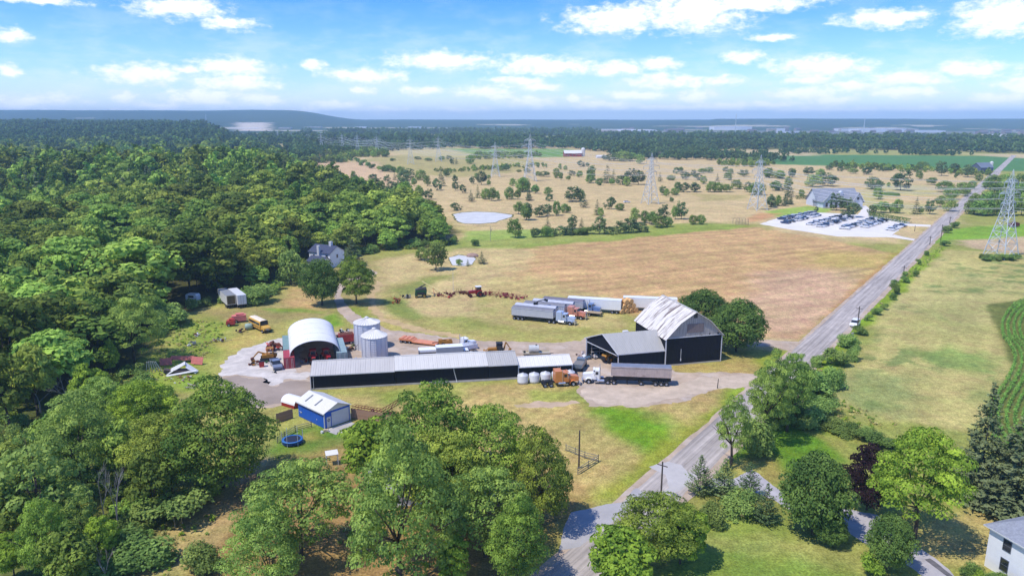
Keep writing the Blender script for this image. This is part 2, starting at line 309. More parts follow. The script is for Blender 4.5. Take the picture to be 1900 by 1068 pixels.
PAINT = [  # polygon in photograph points set down on the ground, colour, feather m, edge noise m, strength
 ([(540,302),(640,275),(1000,268),(1460,300),(1830,320),(1815,345),(1740,430),(1690,455),(1440,440),(1400,418),(1300,418),(1100,440),(850,460),(850,420),(800,398),(620,345)], TAN, 10, 14, 1),
 ([(640,300),(760,285),(900,283),(1010,300),(960,318),(860,330),(760,322)], OLIVE, 10, 12, .75),
 ([(690,275),(880,270),(1020,282),(900,292),(760,290)], c8(206,190,130), 12, 12, .8),
 ([(560,300),(700,300),(740,340),(640,345)], c8(226,188,142), 6, 8, .8),
 ([(1030,425),(1300,412),(1400,418),(1395,424),(1150,446),(850,470),(800,462),(870,440)], c8(150,166,70), 3, 5, .8),
 ([(860,428),(1010,425),(1020,440),(870,446)], c8(166,186,86), 2, 3, .9),
 ([(1420,392),(1500,382),(1545,388),(1530,396),(1440,402)], c8(168,190,84), 2, 2, 1),
 ([(1455,396),(1520,394),(1600,398),(1640,402),(1560,404)], c8(152,176,78), 2, 2, 1),
 ([(1400,395),(1450,396),(1408,412),(1385,412)], c8(214,158,104), 2, 3, .8),
 ([(1620,340),(1720,345),(1755,370),(1720,400),(1610,395),(1580,370)], c8(196,190,118), 8, 8, .6),
 ([(1290,360),(1390,362),(1380,372),(1300,372)], OLIVE, 5, 6, .6),
 ([(1640,360),(1760,365),(1740,380),(1640,376)], c8(226,192,134), 5, 5, .8),
 # hay field
 ([(870,540),(900,490),(960,462),(1150,445),(1400,420),(1620,462),(1665,470),(1640,500),(1525,605),(1470,655),(1390,645),(1330,640),(1180,585),(1050,545),(940,545)], HAY, 2, 5, 1),
 ([(1500,470),(1665,468),(1640,500),(1600,535),(1560,520)], c8(200,176,96), 8, 9, .8),
 ([(1380,520),(1470,500),(1600,500),(1590,540),(1500,625),(1440,640),(1400,610)], HAYP, 8, 9, .5),
 ([(1390,620),(1480,630),(1465,652),(1390,644)], c8(206,186,130), 3, 4, .8),
 ([(1655,470),(1690,455),(1700,452),(1560,590),(1480,645),(1472,640),(1600,540)], c8(176,160,72), 1.5, 2, .85),
 ([(1590,530),(1618,505),(1640,490),(1640,500),(1560,575),(1500,622)], c8(190,140,86), 1.2, 2, .7),
 ([(690,485),(760,470),(850,462),(1000,462),(960,500),(900,560),(900,590),(780,590),(720,575),(690,540)], c8(212,186,126), 5, 7, .95),
 ([(905,520),(1000,515),(1100,545),(1160,575),(1150,605),(960,620),(880,590)], c8(198,176,112), 5, 8, .8),
 ([(700,545),(730,528),(790,512),(840,510),(800,530),(740,560),(760,585),(860,605),(1000,615),(1130,612),(1110,628),(960,632),(840,620),(740,598),(705,570)], OLIVE, 3, 5, .8),
 ([(712,560),(735,550),(790,590),(770,592),(725,578)], GREEN, 2, 3, .7),
 ([(735,540),(780,516),(830,512),(760,545)], GREEN, 3, 4, .55),
 ([(690,520),(712,525),(700,560),(725,590),(800,612),(940,630),(930,634),(770,612),(700,585),(683,555)], c8(214,184,130), 1.5, 2, .6),
 ([(640,600),(720,590),(760,612),(1070,634),(1070,640),(780,626),(720,612)], c8(190,170,96), 3, 4, .7),
 # left meadow and yard grass
 ([(350,572),(500,560),(560,522),(660,470),(700,478),(690,540),(640,600),(600,600),(540,600),(440,620),(360,620),(330,600)], c8(170,154,94), 5, 6, .9),
 ([(515,570),(540,530),(600,545),(600,575),(560,585)], c8(216,176,116), 4, 4, .85),
 ([(480,572),(560,570),(600,578),(610,574),(600,582),(520,580)], c8(122,162,46), 2, 2, .8),
 ([(600,588),(622,580),(640,604),(605,608)], c8(120,160,40), 2, 2, .85),
 ([(640,570),(668,572),(676,590),(655,596)], c8(140,160,50), 2, 2, .7),
 ([(262,672),(345,590),(440,600),(460,640),(410,660),(380,720),(330,740),(280,740),(200,745)], c8(150,166,66), 4, 6, .95),
 ([(380,640),(460,610),(520,615),(480,640),(420,655)], c8(196,172,96), 3, 4, .8),
 ([(360,650),(410,655),(395,720),(370,720)], c8(168,168,82), 3, 4, .7),
 ([(350,700),(385,690),(395,722),(350,725)], c8(116,164,40), 2, 2, .6),
 ([(320,730),(420,725),(430,760),(340,765)], c8(176,158,98), 3, 4, .7),
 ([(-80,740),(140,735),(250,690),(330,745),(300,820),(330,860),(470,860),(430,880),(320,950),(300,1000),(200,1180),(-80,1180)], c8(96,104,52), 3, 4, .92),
 # apron before the long shed
 ([(650,740),(740,722),(920,708),(1090,708),(1400,700),(1400,760),(1330,780),(1230,850),(1100,935),(1000,900),(900,860),(760,800)], c8(196,172,104), 3, 5, 1),
 ([(700,730),(860,712),(850,735),(720,750)], c8(130,160,52), 3, 4, .7),
 ([(1090,756),(1180,752),(1232,790),(1245,815),(1215,840),(1130,790)], c8(116,158,32), 3.2, 4, .95),
 ([(980,724),(1080,718),(1095,745),(980,748)], c8(130,160,50), 2, 3, .55),
 ([(1290,790),(1385,712),(1398,716),(1370,740),(1240,850),(1140,925),(1080,932),(1150,890)], c8(160,166,58), 2, 3, .9),
 ([(1240,680),(1340,668),(1440,662),(1400,695),(1250,704)], c8(192,166,96), 2, 3, .95),
 ([(1400,665),(1470,640),(1465,662),(1420,690)], c8(142,164,42), 2, 2, .8),
 ([(1345,725),(1390,712),(1372,738),(1320,775)], c8(136,168,36), 2, 2, .8),
 # garage lawn, front slope
 ([(470,840),(520,800),(600,790),(650,800),(640,830),(560,870),(470,880)], LAWN, 2, 2.5, .95),
 ([(545,810),(580,800),(590,812),(560,822)], c8(186,170,84), 1.5, 1.5, .8),
 ([(420,880),(520,830),(640,830),(960,860),(1090,935),(1000,1068),(900,1160),(300,1160)], BROWN, 4, 5, .9),
 ([(300,985),(420,925),(430,960),(340,1068),(250,1068)], c8(186,160,104), 2, 3, .85),
 ([(430,870),(500,840),(510,850),(440,900)], c8(190,160,126), 1.5, 1.5, .8),
 # right side
 ([(1480,645),(1700,465),(1760,440),(1900,440),(2300,440),(2300,1100),(1400,1100),(1400,900),(1400,760)], c8(158,160,78), 3, 4, 1),
 ([(1540,730),(1585,660),(1620,600),(1700,500),(1740,462),(1900,470),(2300,480),(2300,700),(1880,760),(1790,800),(1690,785),(1600,770),(1545,745)], RFIELD, 2.5, 4, 1),
 ([(1560,740),(1590,680),(1640,690),(1700,690),(1720,740),(1660,770),(1600,765)], RGREEN, 4, 8, .8),
 ([(1680,650),(1760,640),(1850,665),(1840,690),(1770,690)], c8(126,160,72), 3, 5, .7),
 ([(1700,560),(1780,500),(1860,520),(1820,600),(1760,620)], c8(186,176,110), 6, 9, .6),
 ([(1640,560),(1720,480),(1745,480),(1660,575)], c8(210,192,124), 4, 5, .6),
 ([(1500,655),(1740,458),(1760,455),(1690,520),(1620,590),(1575,655),(1530,730),(1500,740)], c8(140,166,40), 1.5, 2.5, .95),
 ([(1720,455),(1760,425),(1900,415),(2200,415),(2200,440),(1900,445),(1770,445)], c8(138,176,54), 3, 4, .95),
 ([(1775,446),(1900,438),(2200,440),(2200,470),(1900,470),(1800,460)], c8(214,182,142), 3, 4, .85),
 ([(1350,850),(1420,790),(1500,790),(1560,820),(1570,840),(1480,870),(1400,880)], c8(106,146,38), 3, 4, .95),
 ([(1380,860),(1420,850),(1440,890),(1390,900)], c8(180,160,88), 2, 3, .8),
 ([(1480,790),(1570,820),(1600,850),(1590,858),(1540,825)], c8(168,158,84), 1.2, 1.2, .7),
 ([(1240,1060),(1320,970),(1420,960),(1560,1000),(1640,1060),(1640,1180),(1240,1180)], c8(136,156,62), 3, 4, .95),
 ([(1280,1000),(1560,985),(1640,1040),(1600,1068),(1480,1040)], c8(190,182,102), 3, 4, .75),
 ([(1680,1010),(1800,930),(1900,960),(1850,1010),(1820,1050),(1740,1040)], c8(190,170,102), 2, 3, .95),
 ([(1830,565),(1900,555),(2200,560),(2200,860),(1880,870),(1840,800),(1830,750),(1880,690),(1862,640)], CORNS, 1, 1, 1),
 # far fields
 ([(1420,286),(1900,290),(2600,292),(2600,318),(1900,318),(1440,305),(1400,300)], CROP, 12, 10, 1),
 ([(1330,278),(1540,277),(1510,289),(1420,289)], FART, 20, 15, .9),
 ([(1790,286),(2300,286),(2300,297),(1900,294)], FART, 20, 15, .9),
 ([(830,276),(1060,276),(1060,290),(900,290)], c8(120,160,70), 15, 12, .9),
 ([(950,282),(1050,282),(1060,292),(960,292)], c8(120,156,70), 15, 10, .8),
 ([(640,242),(980,240),(980,253),(700,253)], FARG, 60, 60, .9),
 ([(750,249),(1000,246),(1000,252),(780,254)], FART, 40, 40, .7),
 ([(1080,243),(1560,242.5),(1900,244),(1900,250),(1200,248)], TOWN, 40, 80, .4),
 ([(440,238),(500,238),(500,243),(440,243)], c8(236,216,190), 40, 30, .9),
 ([(1760,266),(2000,266),(2000,272),(1800,272)], c8(130,160,90), 40, 20, .8),
]
AP = [i for i, q in enumerate(PAINT) if q[0][0] == (650,740)][0]
HP = [i for i, q in enumerate(PAINT) if q[0][0] == (870,540)][0]
def build_ground():
    ys = [-160.0]
    while ys[-1] < 13500:
        y = ys[-1]; ys.append(y+(3.0 if y < 60 else max(0.62, 0.0062*(y-8)) if y < 1500 else 0.012*y))
    ys = np.array(ys); ts = np.linspace(-1, 1, 560); ts = np.sign(ts)*np.abs(ts)**1.08*1.02
    Y, T = np.meshgrid(ys, ts, indexing='ij'); X = T*(np.maximum(Y, 60)+40)
    Z = zf(X, Y); nr, nc = X.shape
    col = np.empty((nr, nc, 3))
    n1 = fbm(X/35, Y/35, 4); n2 = fbm(X/6+50, Y/6+50, 3)
    base = c8(150,160,72)[None, None]*(1-n1[..., None])+c8(192,176,100)[None, None]*n1[..., None]
    farm = sstep(1100, 2000, Y)[..., None]
    nf = fbm(X/420+11, Y/420+3, 3)
    farc = np.where(nf[..., None] > 0.64, FART, np.where(nf[..., None] > 0.54, FARG, DARKW))
    col[:] = base*(1-farm)+farc*farm
    hill = sstep(3000, 3700, Y)[..., None]; col[:] = col*(1-hill)+DARKW*1.15*hill
    nh = fbm(X/500, Y/300, 3)[..., None]
    col[:] = np.where((nh > 0.70) & (hill > 0.5) & (Y[..., None] < 5000), c8(190,180,150), col)
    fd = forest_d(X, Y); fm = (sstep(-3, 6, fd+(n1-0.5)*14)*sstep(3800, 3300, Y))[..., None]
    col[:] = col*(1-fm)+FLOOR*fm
    ew = (fbm(X/5+9, Y/5+77, 4)-0.5)*2
    ew2 = (fbm(X/22+9, Y/22+77, 4)-0.5)*2
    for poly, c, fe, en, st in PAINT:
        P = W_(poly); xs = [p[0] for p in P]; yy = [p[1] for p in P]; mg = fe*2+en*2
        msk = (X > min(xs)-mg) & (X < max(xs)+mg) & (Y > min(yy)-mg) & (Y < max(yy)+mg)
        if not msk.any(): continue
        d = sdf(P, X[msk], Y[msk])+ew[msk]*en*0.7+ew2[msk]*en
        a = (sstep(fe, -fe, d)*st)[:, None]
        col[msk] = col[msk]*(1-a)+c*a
    # swaths left by the baler in the hay field, mower lines in the right field
    H = sdf(W_(PAINT[HP][0]), X, Y); hm = sstep(2, -6, H)
    s = (X*0.42-Y*0.907)+ (fbm(X/40, Y/40, 2)-0.5)*14
    sw = 0.5+0.5*np.sin(s*2*PI/7.5); sw2 = fbm(s/3.2, (X*0.907+Y*0.42)/60, 3)
    col *= (1+hm*((sw-0.5)*0.12+(sw2-0.5)*0.48))[..., None]
    g = hm*sstep(0.52, 0.70, fbm(X/26+5, Y/26+8, 4))*0.12
    col[:] = col*(1-g[..., None])+OLIVE*g[..., None]
    Rm = sstep(2, -5, sdf(W_([(1540,730),(1585,660),(1620,600),(1700,500),(1740,462),(1900,470),(2300,480),(2300,700),(1880,760),(1790,800),(1690,785),(1600,770)]), X, Y))
    s = X*0.81-Y*0.585; sw2 = fbm(s/2.0+3, (X*0.585+Y*0.81)/30, 3)
    col *= (1+Rm*((sw2-0.5)*0.30))[..., None]
    g = Rm*sstep(0.53, 0.64, fbm(X/4+31, Y/4+5, 4))*sstep(0.38, 0.6, fbm(X/30+3, Y/30+5, 3))*0.75
    col[:] = col*(1-g[..., None])+c8(120,140,74)*g[..., None]
    ap = sstep(3, -3, sdf(W_(PAINT[AP][0]), X, Y)); s = X*0.811-Y*0.584; ap2 = (fbm(s/1.3+7, (X*0.584+Y*0.811)/22, 3)-0.5)*.34+0.05*np.sin(s*2*PI/2.6); col *= (1+ap*ap2)[..., None]
    near = sstep(700, 300, Y)
    col *= (1+near*(n2-0.5)*0.34+(n1-0.5)*0.14)[..., None]
    g = near*sstep(0.56, 0.75, fbm(X/14+61, Y/14+15, 4))*(1-hm)*0.15*(1-fm[..., 0])
    col[:] = col*(1-g[..., None])+GREEN*g[..., None]
    col = np.clip(col, 0.005, 0.8)
    me = bpy.data.meshes.new('ground'); nv = nr*nc
    co = np.stack([X, Y, Z], -1).reshape(-1); idx = np.arange(nv).reshape(nr, nc)
    q = np.stack([idx[:-1, :-1], idx[:-1, 1:], idx[1:, 1:], idx[1:, :-1]], -1).reshape(-1, 4)
    me.vertices.add(nv); me.vertices.foreach_set('co', co)
    me.loops.add(q.size); me.loops.foreach_set('vertex_index', q.ravel().astype(np.int32))
    me.polygons.add(len(q)); me.polygons.foreach_set('loop_start', np.arange(0, q.size, 4, dtype=np.int32))
    me.update(calc_edges=True)
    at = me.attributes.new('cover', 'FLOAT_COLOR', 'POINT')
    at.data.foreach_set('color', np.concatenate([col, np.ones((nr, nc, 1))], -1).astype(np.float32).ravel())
    m = bpy.data.materials.new('ground_cover'); m.use_nodes = True; nt = m.node_tree; N = nt.nodes.new; L = nt.links.new
    b = nt.nodes['Principled BSDF']; b.inputs['Roughness'].default_value = 0.95; b.inputs['Specular IOR Level'].default_value = 0.1
    a = N('ShaderNodeAttribute'); a.attribute_name = 'cover'
    tc = N('ShaderNodeTexCoord'); cur = a.outputs['Color']
    for scale, det, amt in ((3.2, 4, 0.42), (0.75, 5, 0.32), (0.10, 5, 0.20)):
        n = N('ShaderNodeTexNoise'); n.inputs['Scale'].default_value = scale; n.inputs['Detail'].default_value = det; n.inputs['Roughness'].default_value = 0.7
        L(tc.outputs['Object'], n.inputs['Vector'])
        mr = N('ShaderNodeMapRange'); mr.inputs[1].default_value = 0.3; mr.inputs[2].default_value = 0.7; mr.inputs[3].default_value = 1-amt; mr.inputs[4].default_value = 1+amt
        L(n.outputs[0], mr.inputs[0]); v = N('ShaderNodeVectorMath'); v.operation = 'SCALE'; L(cur, v.inputs[0]); L(mr.outputs[0], v.inputs['Scale']); cur = v.outputs[0]
    n = N('ShaderNodeTexNoise'); n.inputs['Scale'].default_value = 0.25; n.inputs['Detail'].default_value = 6; L(tc.outputs['Object'], n.inputs['Vector'])
    hs = N('ShaderNodeHueSaturation'); mr = N('ShaderNodeMapRange'); mr.inputs[1].default_value = 0.3; mr.inputs[2].default_value = 0.7; mr.inputs[3].default_value = 0.485; mr.inputs[4].default_value = 0.515
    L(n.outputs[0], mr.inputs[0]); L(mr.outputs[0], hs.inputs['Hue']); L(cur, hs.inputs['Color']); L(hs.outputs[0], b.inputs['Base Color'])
    n = N('ShaderNodeTexNoise'); n.inputs['Scale'].default_value = 3.5; n.inputs['Detail'].default_value = 5; L(tc.outputs['Object'], n.inputs['Vector'])
    bp = N('ShaderNodeBump'); bp.inputs['Strength'].default_value = 0.6; bp.inputs['Distance'].default_value = 0.15; L(n.outputs[0], bp.inputs['Height']); L(bp.outputs[0], b.inputs['Normal'])
    me.materials.append(m)
    o = bpy.data.objects.new('ground', me); COL.objects.link(o); return struct(o)
build_ground()
# ------------------------------------------------------------------ flat sheets on the ground
def sheet(name, pts, z, m, jag=0.4, step=0.7, px=True, seed=0, label=None):
    P = [Vector(G(*p)) if px else Vector(p) for p in pts]; out = []
    rs = np.random.default_rng(seed+3)
    for i, p in enumerate(P):
        q = P[(i+1) % len(P)]; k = max(1, int((q-p).length/step)); nrm = Vector((-(q-p).y, (q-p).x)).normalized()
        for j in range(k):
            t = j/k; c = p.lerp(q, t); w = (fbm(np.array(c.x/2.6+seed), np.array(c.y/2.6), 3)-0.5)*2+rs.normal()*(0.12 if jag > .5 else .05)
            out.append(c+nrm*float(w)*jag*1.6)
    bm = MB(); n = len(out)
    from mathutils.geometry import tessellate_polygon
    tri = tessellate_polygon([[Vector((p.x, p.y, 0)) for p in out]])
    bm.add([(p.x, p.y, z) for p in out], [t if ((out[t[1]]-out[t[0]]).cross(out[t[2]]-out[t[0]]) > 0) else (t[0], t[2], t[1]) for t in tri])
    o = bm.build(name, m); return struct(o)
gravel = mat('gravel', lin(214,190,164,KA*.9), 0.95, 0, 0.32, 0.22, 0.5, dirt=(lin(226,214,202,KA), 0.35), spec=0.1, bscale=6)
gravel_white = mat('crushed_limestone', lin(232,222,210,KA*.95), 0.95, 0, 0.26, 0.35, 0.6, dirt=(lin(186,174,166,KA), 0.25), spec=0.1, bscale=5)
gravel_dark = mat('packed_gravel', lin(190,172,156,KA*.88), 0.95, 0, 0.22, 0.12, 0.4, dirt=(lin(212,198,188,KA), 0.3), spec=0.1, bscale=7)
dirt_m = mat('dirt_track', lin(212,184,152,KA), 0.95, 0, 0.25, 0.3, 0.5, dirt=(lin(190,172,112,KA), 0.4), spec=0.1)
concrete = mat('concrete', lin(198,192,184,KA), 0.9, 0, 0.2, 0.4, 0.2, spec=0.2)
lotm = mat('parking_gravel', lin(238,230,218,KA*1.08), 0.9, 0, 0.12, 0.08, 0.3, spec=0.15)
def asphalt_mat():
    m = mat('old_asphalt', lin(202,190,178,KA*.98), 0.85, 0, 0.16, 0.35, 0.25, spec=0.25, bscale=8)
    # long worn wheel lanes and patches, running with the road (object x is along the road)
    nt = m.node_tree; N = nt.nodes.new; L = nt.links.new; b = nt.nodes['Principled BSDF']
    src = b.inputs['Base Color'].links[0].from_socket
    tc = N('ShaderNodeTexCoord'); sp = N('ShaderNodeSeparateXYZ'); L(tc.outputs['Object'], sp.inputs[0])
    mp = N('ShaderNodeMapping'); mp.inputs['Scale'].default_value = (0.03, 1.0, 1); L(tc.outputs['Object'], mp.inputs[0])
    n = N('ShaderNodeTexNoise'); n.inputs['Scale'].default_value = 1.1; n.inputs['Detail'].default_value = 5; n.inputs['Roughness'].default_value = 0.65; L(mp.outputs[0], n.inputs['Vector'])
    mr = N('ShaderNodeMapRange'); mr.inputs[1].default_value = 0.35; mr.inputs[2].default_value = 0.65; mr.inputs[3].default_value = 0.62; mr.inputs[4].default_value = 1.2; L(n.outputs[0], mr.inputs[0])
    v = N('ShaderNodeVectorMath'); v.operation = 'SCALE'; L(src, v.inputs[0]); L(mr.outputs[0], v.inputs['Scale'])
    L(v.outputs[0], b.inputs['Base Color']); return m
RO, RD = Vector((0, 69.6, 0)), Vector((0.72, 1, 0)).normalized()      # x - 0.72 y = -50.1 on the centre line
RN = Vector((RD.y, -RD.x, 0))
def road_pt(y, off): # point of the road at depth y, off metres to the right of the centre
    c = Vector((0.72*y-50.1, y, 0)); return c+RN*off
def road_strip(name, o0, o1, y0, y1, z, m, jag=0.25, step=2.5):
    ang = math.atan2(RD.y, RD.x); org = road_pt(y0, 0); L = (road_pt(y1, 0)-org).length; n = int(L/step); bm = MB(); vs = []
    for i in range(n+1):
        s = L*i/n
        for off in (o0, o1):
            w = (float(fbm(np.array(s/4+off*7), np.array(off*3.1+5), 3))-0.5)*2*jag
            vs.append((s, -(off+w), z))
    bm.add(vs, [(2*i, 2*i+2, 2*i+3, 2*i+1)[::-1] for i in range(n)])
    o = bm.build(name, m, loc=(org.x, org.y, 0), rz=ang); return struct(o)
asph = asphalt_mat()
sheet('gravel_yard', [(395,712),(420,672),(470,640),(530,625),(575,625),(640,612),(650,608),(740,612),(860,630),(1000,636),(1075,632),(1110,620),(1200,655),(1250,690),(1360,690),(1402,693),(1415,700),(1395,728),(1380,712),(1330,720),(1280,740),(1190,755),(1100,752),(1080,740),(1070,716),(1060,700),(950,690),(580,720),(560,745),(470,760),(420,742)], 0.004, gravel, 0.8, seed=1)
sheet('limestone_patch', [(412,668),(470,640),(540,622),(560,640),(545,690),(580,690),(575,706),(530,704),(505,716),(490,703),(440,695),(405,700)], 0.008, gravel_white, 1.0, seed=2)
sheet('packed_yard', [(400,705),(440,697),(490,704),(505,717),(540,704),(576,708),(577,722),(555,742),(480,755),(415,738)], 0.008, gravel_dark, 0.8, seed=3)
sheet('loading_pad', [(1085,720),(1240,718),(1300,700),(1410,694),(1400,715),(1320,722),(1240,742),(1170,752),(1110,748),(1072,735)], 0.008, mat('pale_gravel', lin(224,202,176,KA*.95), 0.95, 0, 0.25, 0.3, 0.5, dirt=(lin(196,176,150,KA), .35), spec=.1), 0.8, seed=4)
sheet('driveway', [(720,610),(690,598),(660,582),(640,562),(632,545),(640,528),(655,520),(690,515),(700,505),(690,500),(670,510),(640,518),(625,532),(620,550),(626,575),(650,600),(690,616),(740,625)], 0.012, gravel, 0.4, seed=5)
sheet('field_track', [(700,520),(712,525),(695,550),(700,572),(720,590),(770,606),(860,622),(850,627),(760,612),(704,594),(686,574),(684,550)], 0.004, mat('worn_track', lin(212,182,130,KA), .95, 0, .25, .3, .3, spec=.1), 0.9, seed=6)
sheet('dirt_patch', [(955,752),(1000,745),(1060,742),(1075,746),(1050,752),(990,757)], 0.004, dirt_m, 0.8, seed=7)
sheet('farm_lane', [(1385,629),(1430,630),(1482,634),(1492,650),(1470,652),(1430,642),(1385,642)], 0.010, gravel, 0.3, seed=8)
road_strip('road_shoulder', -4.3, 4.6, 66, 780, 0.012, gravel, 0.5)
road_strip('road', -3.35, 3.2, 62, 1150, 0.016, asph, 0.25)
sheet('gravel_apron', [(1045,985),(1060,950),(1125,935),(1155,930),(1180,905),(1205,925),(1165,950),(1110,985),(1075,1012),(1040,1020)], 0.020, mat('smooth_gravel', lin(190,186,184,KA), .95, 0, .14, .3, .3, spec=.1), 0.3, seed=9)
sheet('road_patch', [(1205,866),(1240,855),(1265,862),(1275,876),(1292,880),(1262,910),(1210,930),(1195,945),(1185,938),(1240,905),(1235,880)], 0.020, mat('road_gravel', lin(206,200,194,KA), .95, 0, .14, .3, .3, spec=.1), 0.25, seed=10)
_lot = C1([(105,860),(290,800),(480,782),(860,800),(1130,850),(1090,870),(1010,935),(960,950),(640,945),(300,895)])
sheet('parking_lot', _lot, 0.004, lotm, 0.5, 3, seed=11)
sheet('lot_entrance', C1([(1085,866),(1110,858),(1290,868),(1280,880),(1095,872)]), 0.008, lotm, 0.2, 3, seed=12)
sheet('lot_exit', C1([(950,948),(1020,932),(1120,955),(1190,966),(1170,975),(1010,952)]), 0.008, lotm, 0.2, 3, seed=13)
sheet('club_drive', C1([(770,805),(800,760),(780,740),(830,735),(865,770),(850,815)]), 0.008, lotm, 0.3, 3, seed=14)
sheet('house_drive', [(1395,870),(1410,878),(1440,905),(1470,930),(1580,945),(1625,955),(1700,1010),(1760,1055),(1790,1090),(1740,1090),(1690,1050),(1600,1005),(1560,975),(1500,965),(1440,930),(1385,905),(1290,900),(1290,885),(1360,890)], 0.008, mat('drive_gravel', lin(196,190,190,KA), .95, 0, .2, .5, .4, spec=.1), 0.3, seed=15)
sheet('house_track', [(1725,1035),(1780,1075),(1830,1120),(1810,1120),(1765,1075),(1715,1037)], 0.012, mat('dark_seal', lin(120,116,118,KA), .9, 0, .3, 1.0, .4, spec=.1), 0.2, seed=16)
sheet('garage_pad', [(602,797),(650,781),(660,786),(640,803),(622,806)], 0.008, concrete, 0.1, seed=17)
water = mat('pond_water', (0.62, 0.60, 0.55), 0.6, 0, 0.15, 0.15, 0.06, spec=0.35, bscale=1.5)  # silty water; the pale sky reflection is put into the base colour too
bank = mat('pond_bank', lin(128,124,72,KA), .95, 0, .3, .4, .5, spec=.1)
gp = A1([(1320,795),(1380,782),(1480,778),(1600,782),(1720,798),(1715,810),(1660,828),(1600,850),(1500,858),(1400,857),(1345,840)])
fp = [(832,478),(850,473),(880,476),(882,482),(876,490),(862,493),(840,492)]
def grow(pts, k):
    cx = sum(p[0] for p in pts)/len(pts); cyy = sum(p[1] for p in pts)/len(pts); return [(cx+(x-cx)*k, cyy+(y-cyy)*k) for x, y in pts]
def pond(name, pts, seed):
    sheet(name+'_bank', grow(pts, 1.07), 0.004, bank, 0.8, 2, seed=seed); sheet(name, pts, 0.010, water, 0.5, 2, seed=seed)
pond('golf_pond', gp, 20); pond('farm_pond', fp, 21)
# ------------------------------------------------------------------ foliage
def leaf_mat(name, dark, light, trans=0.30, obvar=0.6, k=2.95):
    m = bpy.data.materials.new(name); m.use_nodes = True; nt = m.node_tree; N = nt.nodes.new; L = nt.links.new
    out = nt.nodes['Material Output']; b = nt.nodes['Principled BSDF']; b.inputs['Roughness'].default_value = 0.75; b.inputs['Specular IOR Level'].default_value = 0.06
    a = N('ShaderNodeAttribute'); a.attribute_name = 'tint'
    mx = N('ShaderNodeMix'); mx.data_type = 'RGBA'; L(a.outputs['Fac'], mx.inputs[0])
    mx.inputs[6].default_value = tuple(c*k for c in dark)+(1,); mx.inputs[7].default_value = (light[0]*k*1.06, light[1]*k, light[2]*k*0.9, 1)
    oi = N('ShaderNodeObjectInfo'); hs = N('ShaderNodeHueSaturation')
    def mr(lo, hi, src):
        n = N('ShaderNodeMapRange'); n.inputs[3].default_value = lo; n.inputs[4].default_value = hi; L(src, n.inputs[0]); return n.outputs[0]
    L(mr(0.5-0.045*obvar, 0.5+0.012*obvar, oi.outputs['Random']), hs.inputs['Hue'])
    f = N('ShaderNodeMath'); f.operation = 'FRACT'; q = N('ShaderNodeMath'); q.operation = 'MULTIPLY'; q.inputs[1].default_value = 17.3
    L(oi.outputs['Random'], q.inputs[0]); L(q.outputs[0], f.inputs[0])
    L(mr(1-0.48*obvar, 1+0.55*obvar, f.outputs[0]), hs.inputs['Value']); L(mx.outputs[2], hs.inputs['Color'])
    L(hs.outputs[0], b.inputs['Base Color'])
    tr = N('ShaderNodeBsdfTranslucent'); L(hs.outputs[0], tr.inputs[0]); ms = N('ShaderNodeMixShader'); ms.inputs[0].default_value = trans
    L(b.outputs[0], ms.inputs[1]); L(tr.outputs[0], ms.inputs[2]); L(ms.outputs[0], out.inputs[0]); return m
bark = mat('bark', (0.10, 0.08, 0.06), 0.95, 0, 0.35, 3, 0.6, spec=0.1)
bark_grey = mat('bleached_bark', (0.34, 0.31, 0.28), 0.95, 0, 0.3, 3, 0.5, spec=0.1)
LEAF = leaf_mat('maple_leaves', (0.034,0.064,0.012), (0.145,0.205,0.034))
LEAF_L = leaf_mat('ash_leaves', (0.040,0.074,0.016), (0.150,0.210,0.046), obvar=0.3)
LEAF_Y = leaf_mat('walnut_leaves', (0.040,0.076,0.010), (0.150,0.215,0.026), obvar=0.2)
LEAF_D = leaf_mat('linden_leaves', (0.018,0.040,0.010), (0.072,0.115,0.026), obvar=0.15)
LEAF_P = leaf_mat('copper_leaves', (0.007,0.004,0.005), (0.018,0.010,0.012), obvar=0.1)
LEAF_S = leaf_mat('spruce_needles', (0.016,0.030,0.014), (0.075,0.095,0.045), 0.1, obvar=0.35)
LEAF_N = leaf_mat('pine_needles', (0.016,0.034,0.014), (0.070,0.105,0.040), 0.1, obvar=0.5)
LEAF_G = leaf_mat('willow_leaves', (0.046,0.080,0.018), (0.155,0.205,0.050), obvar=0.3)
LEAF_F = leaf_mat('woodland_leaves', (0.030,0.060,0.012), (0.132,0.190,0.034), obvar=0.95)
LEAF_V = leaf_mat('verge_leaves', (0.034,0.066,0.016), (0.115,0.175,0.045), obvar=0.6)
LEAF_FAR = leaf_mat('far_wood_leaves', (0.014,0.034,0.012), (0.056,0.094,0.028), obvar=0.6)
DRYL = leaf_mat('dry_weeds', (0.10,0.11,0.035), (0.30,0.27,0.12), obvar=0.5)

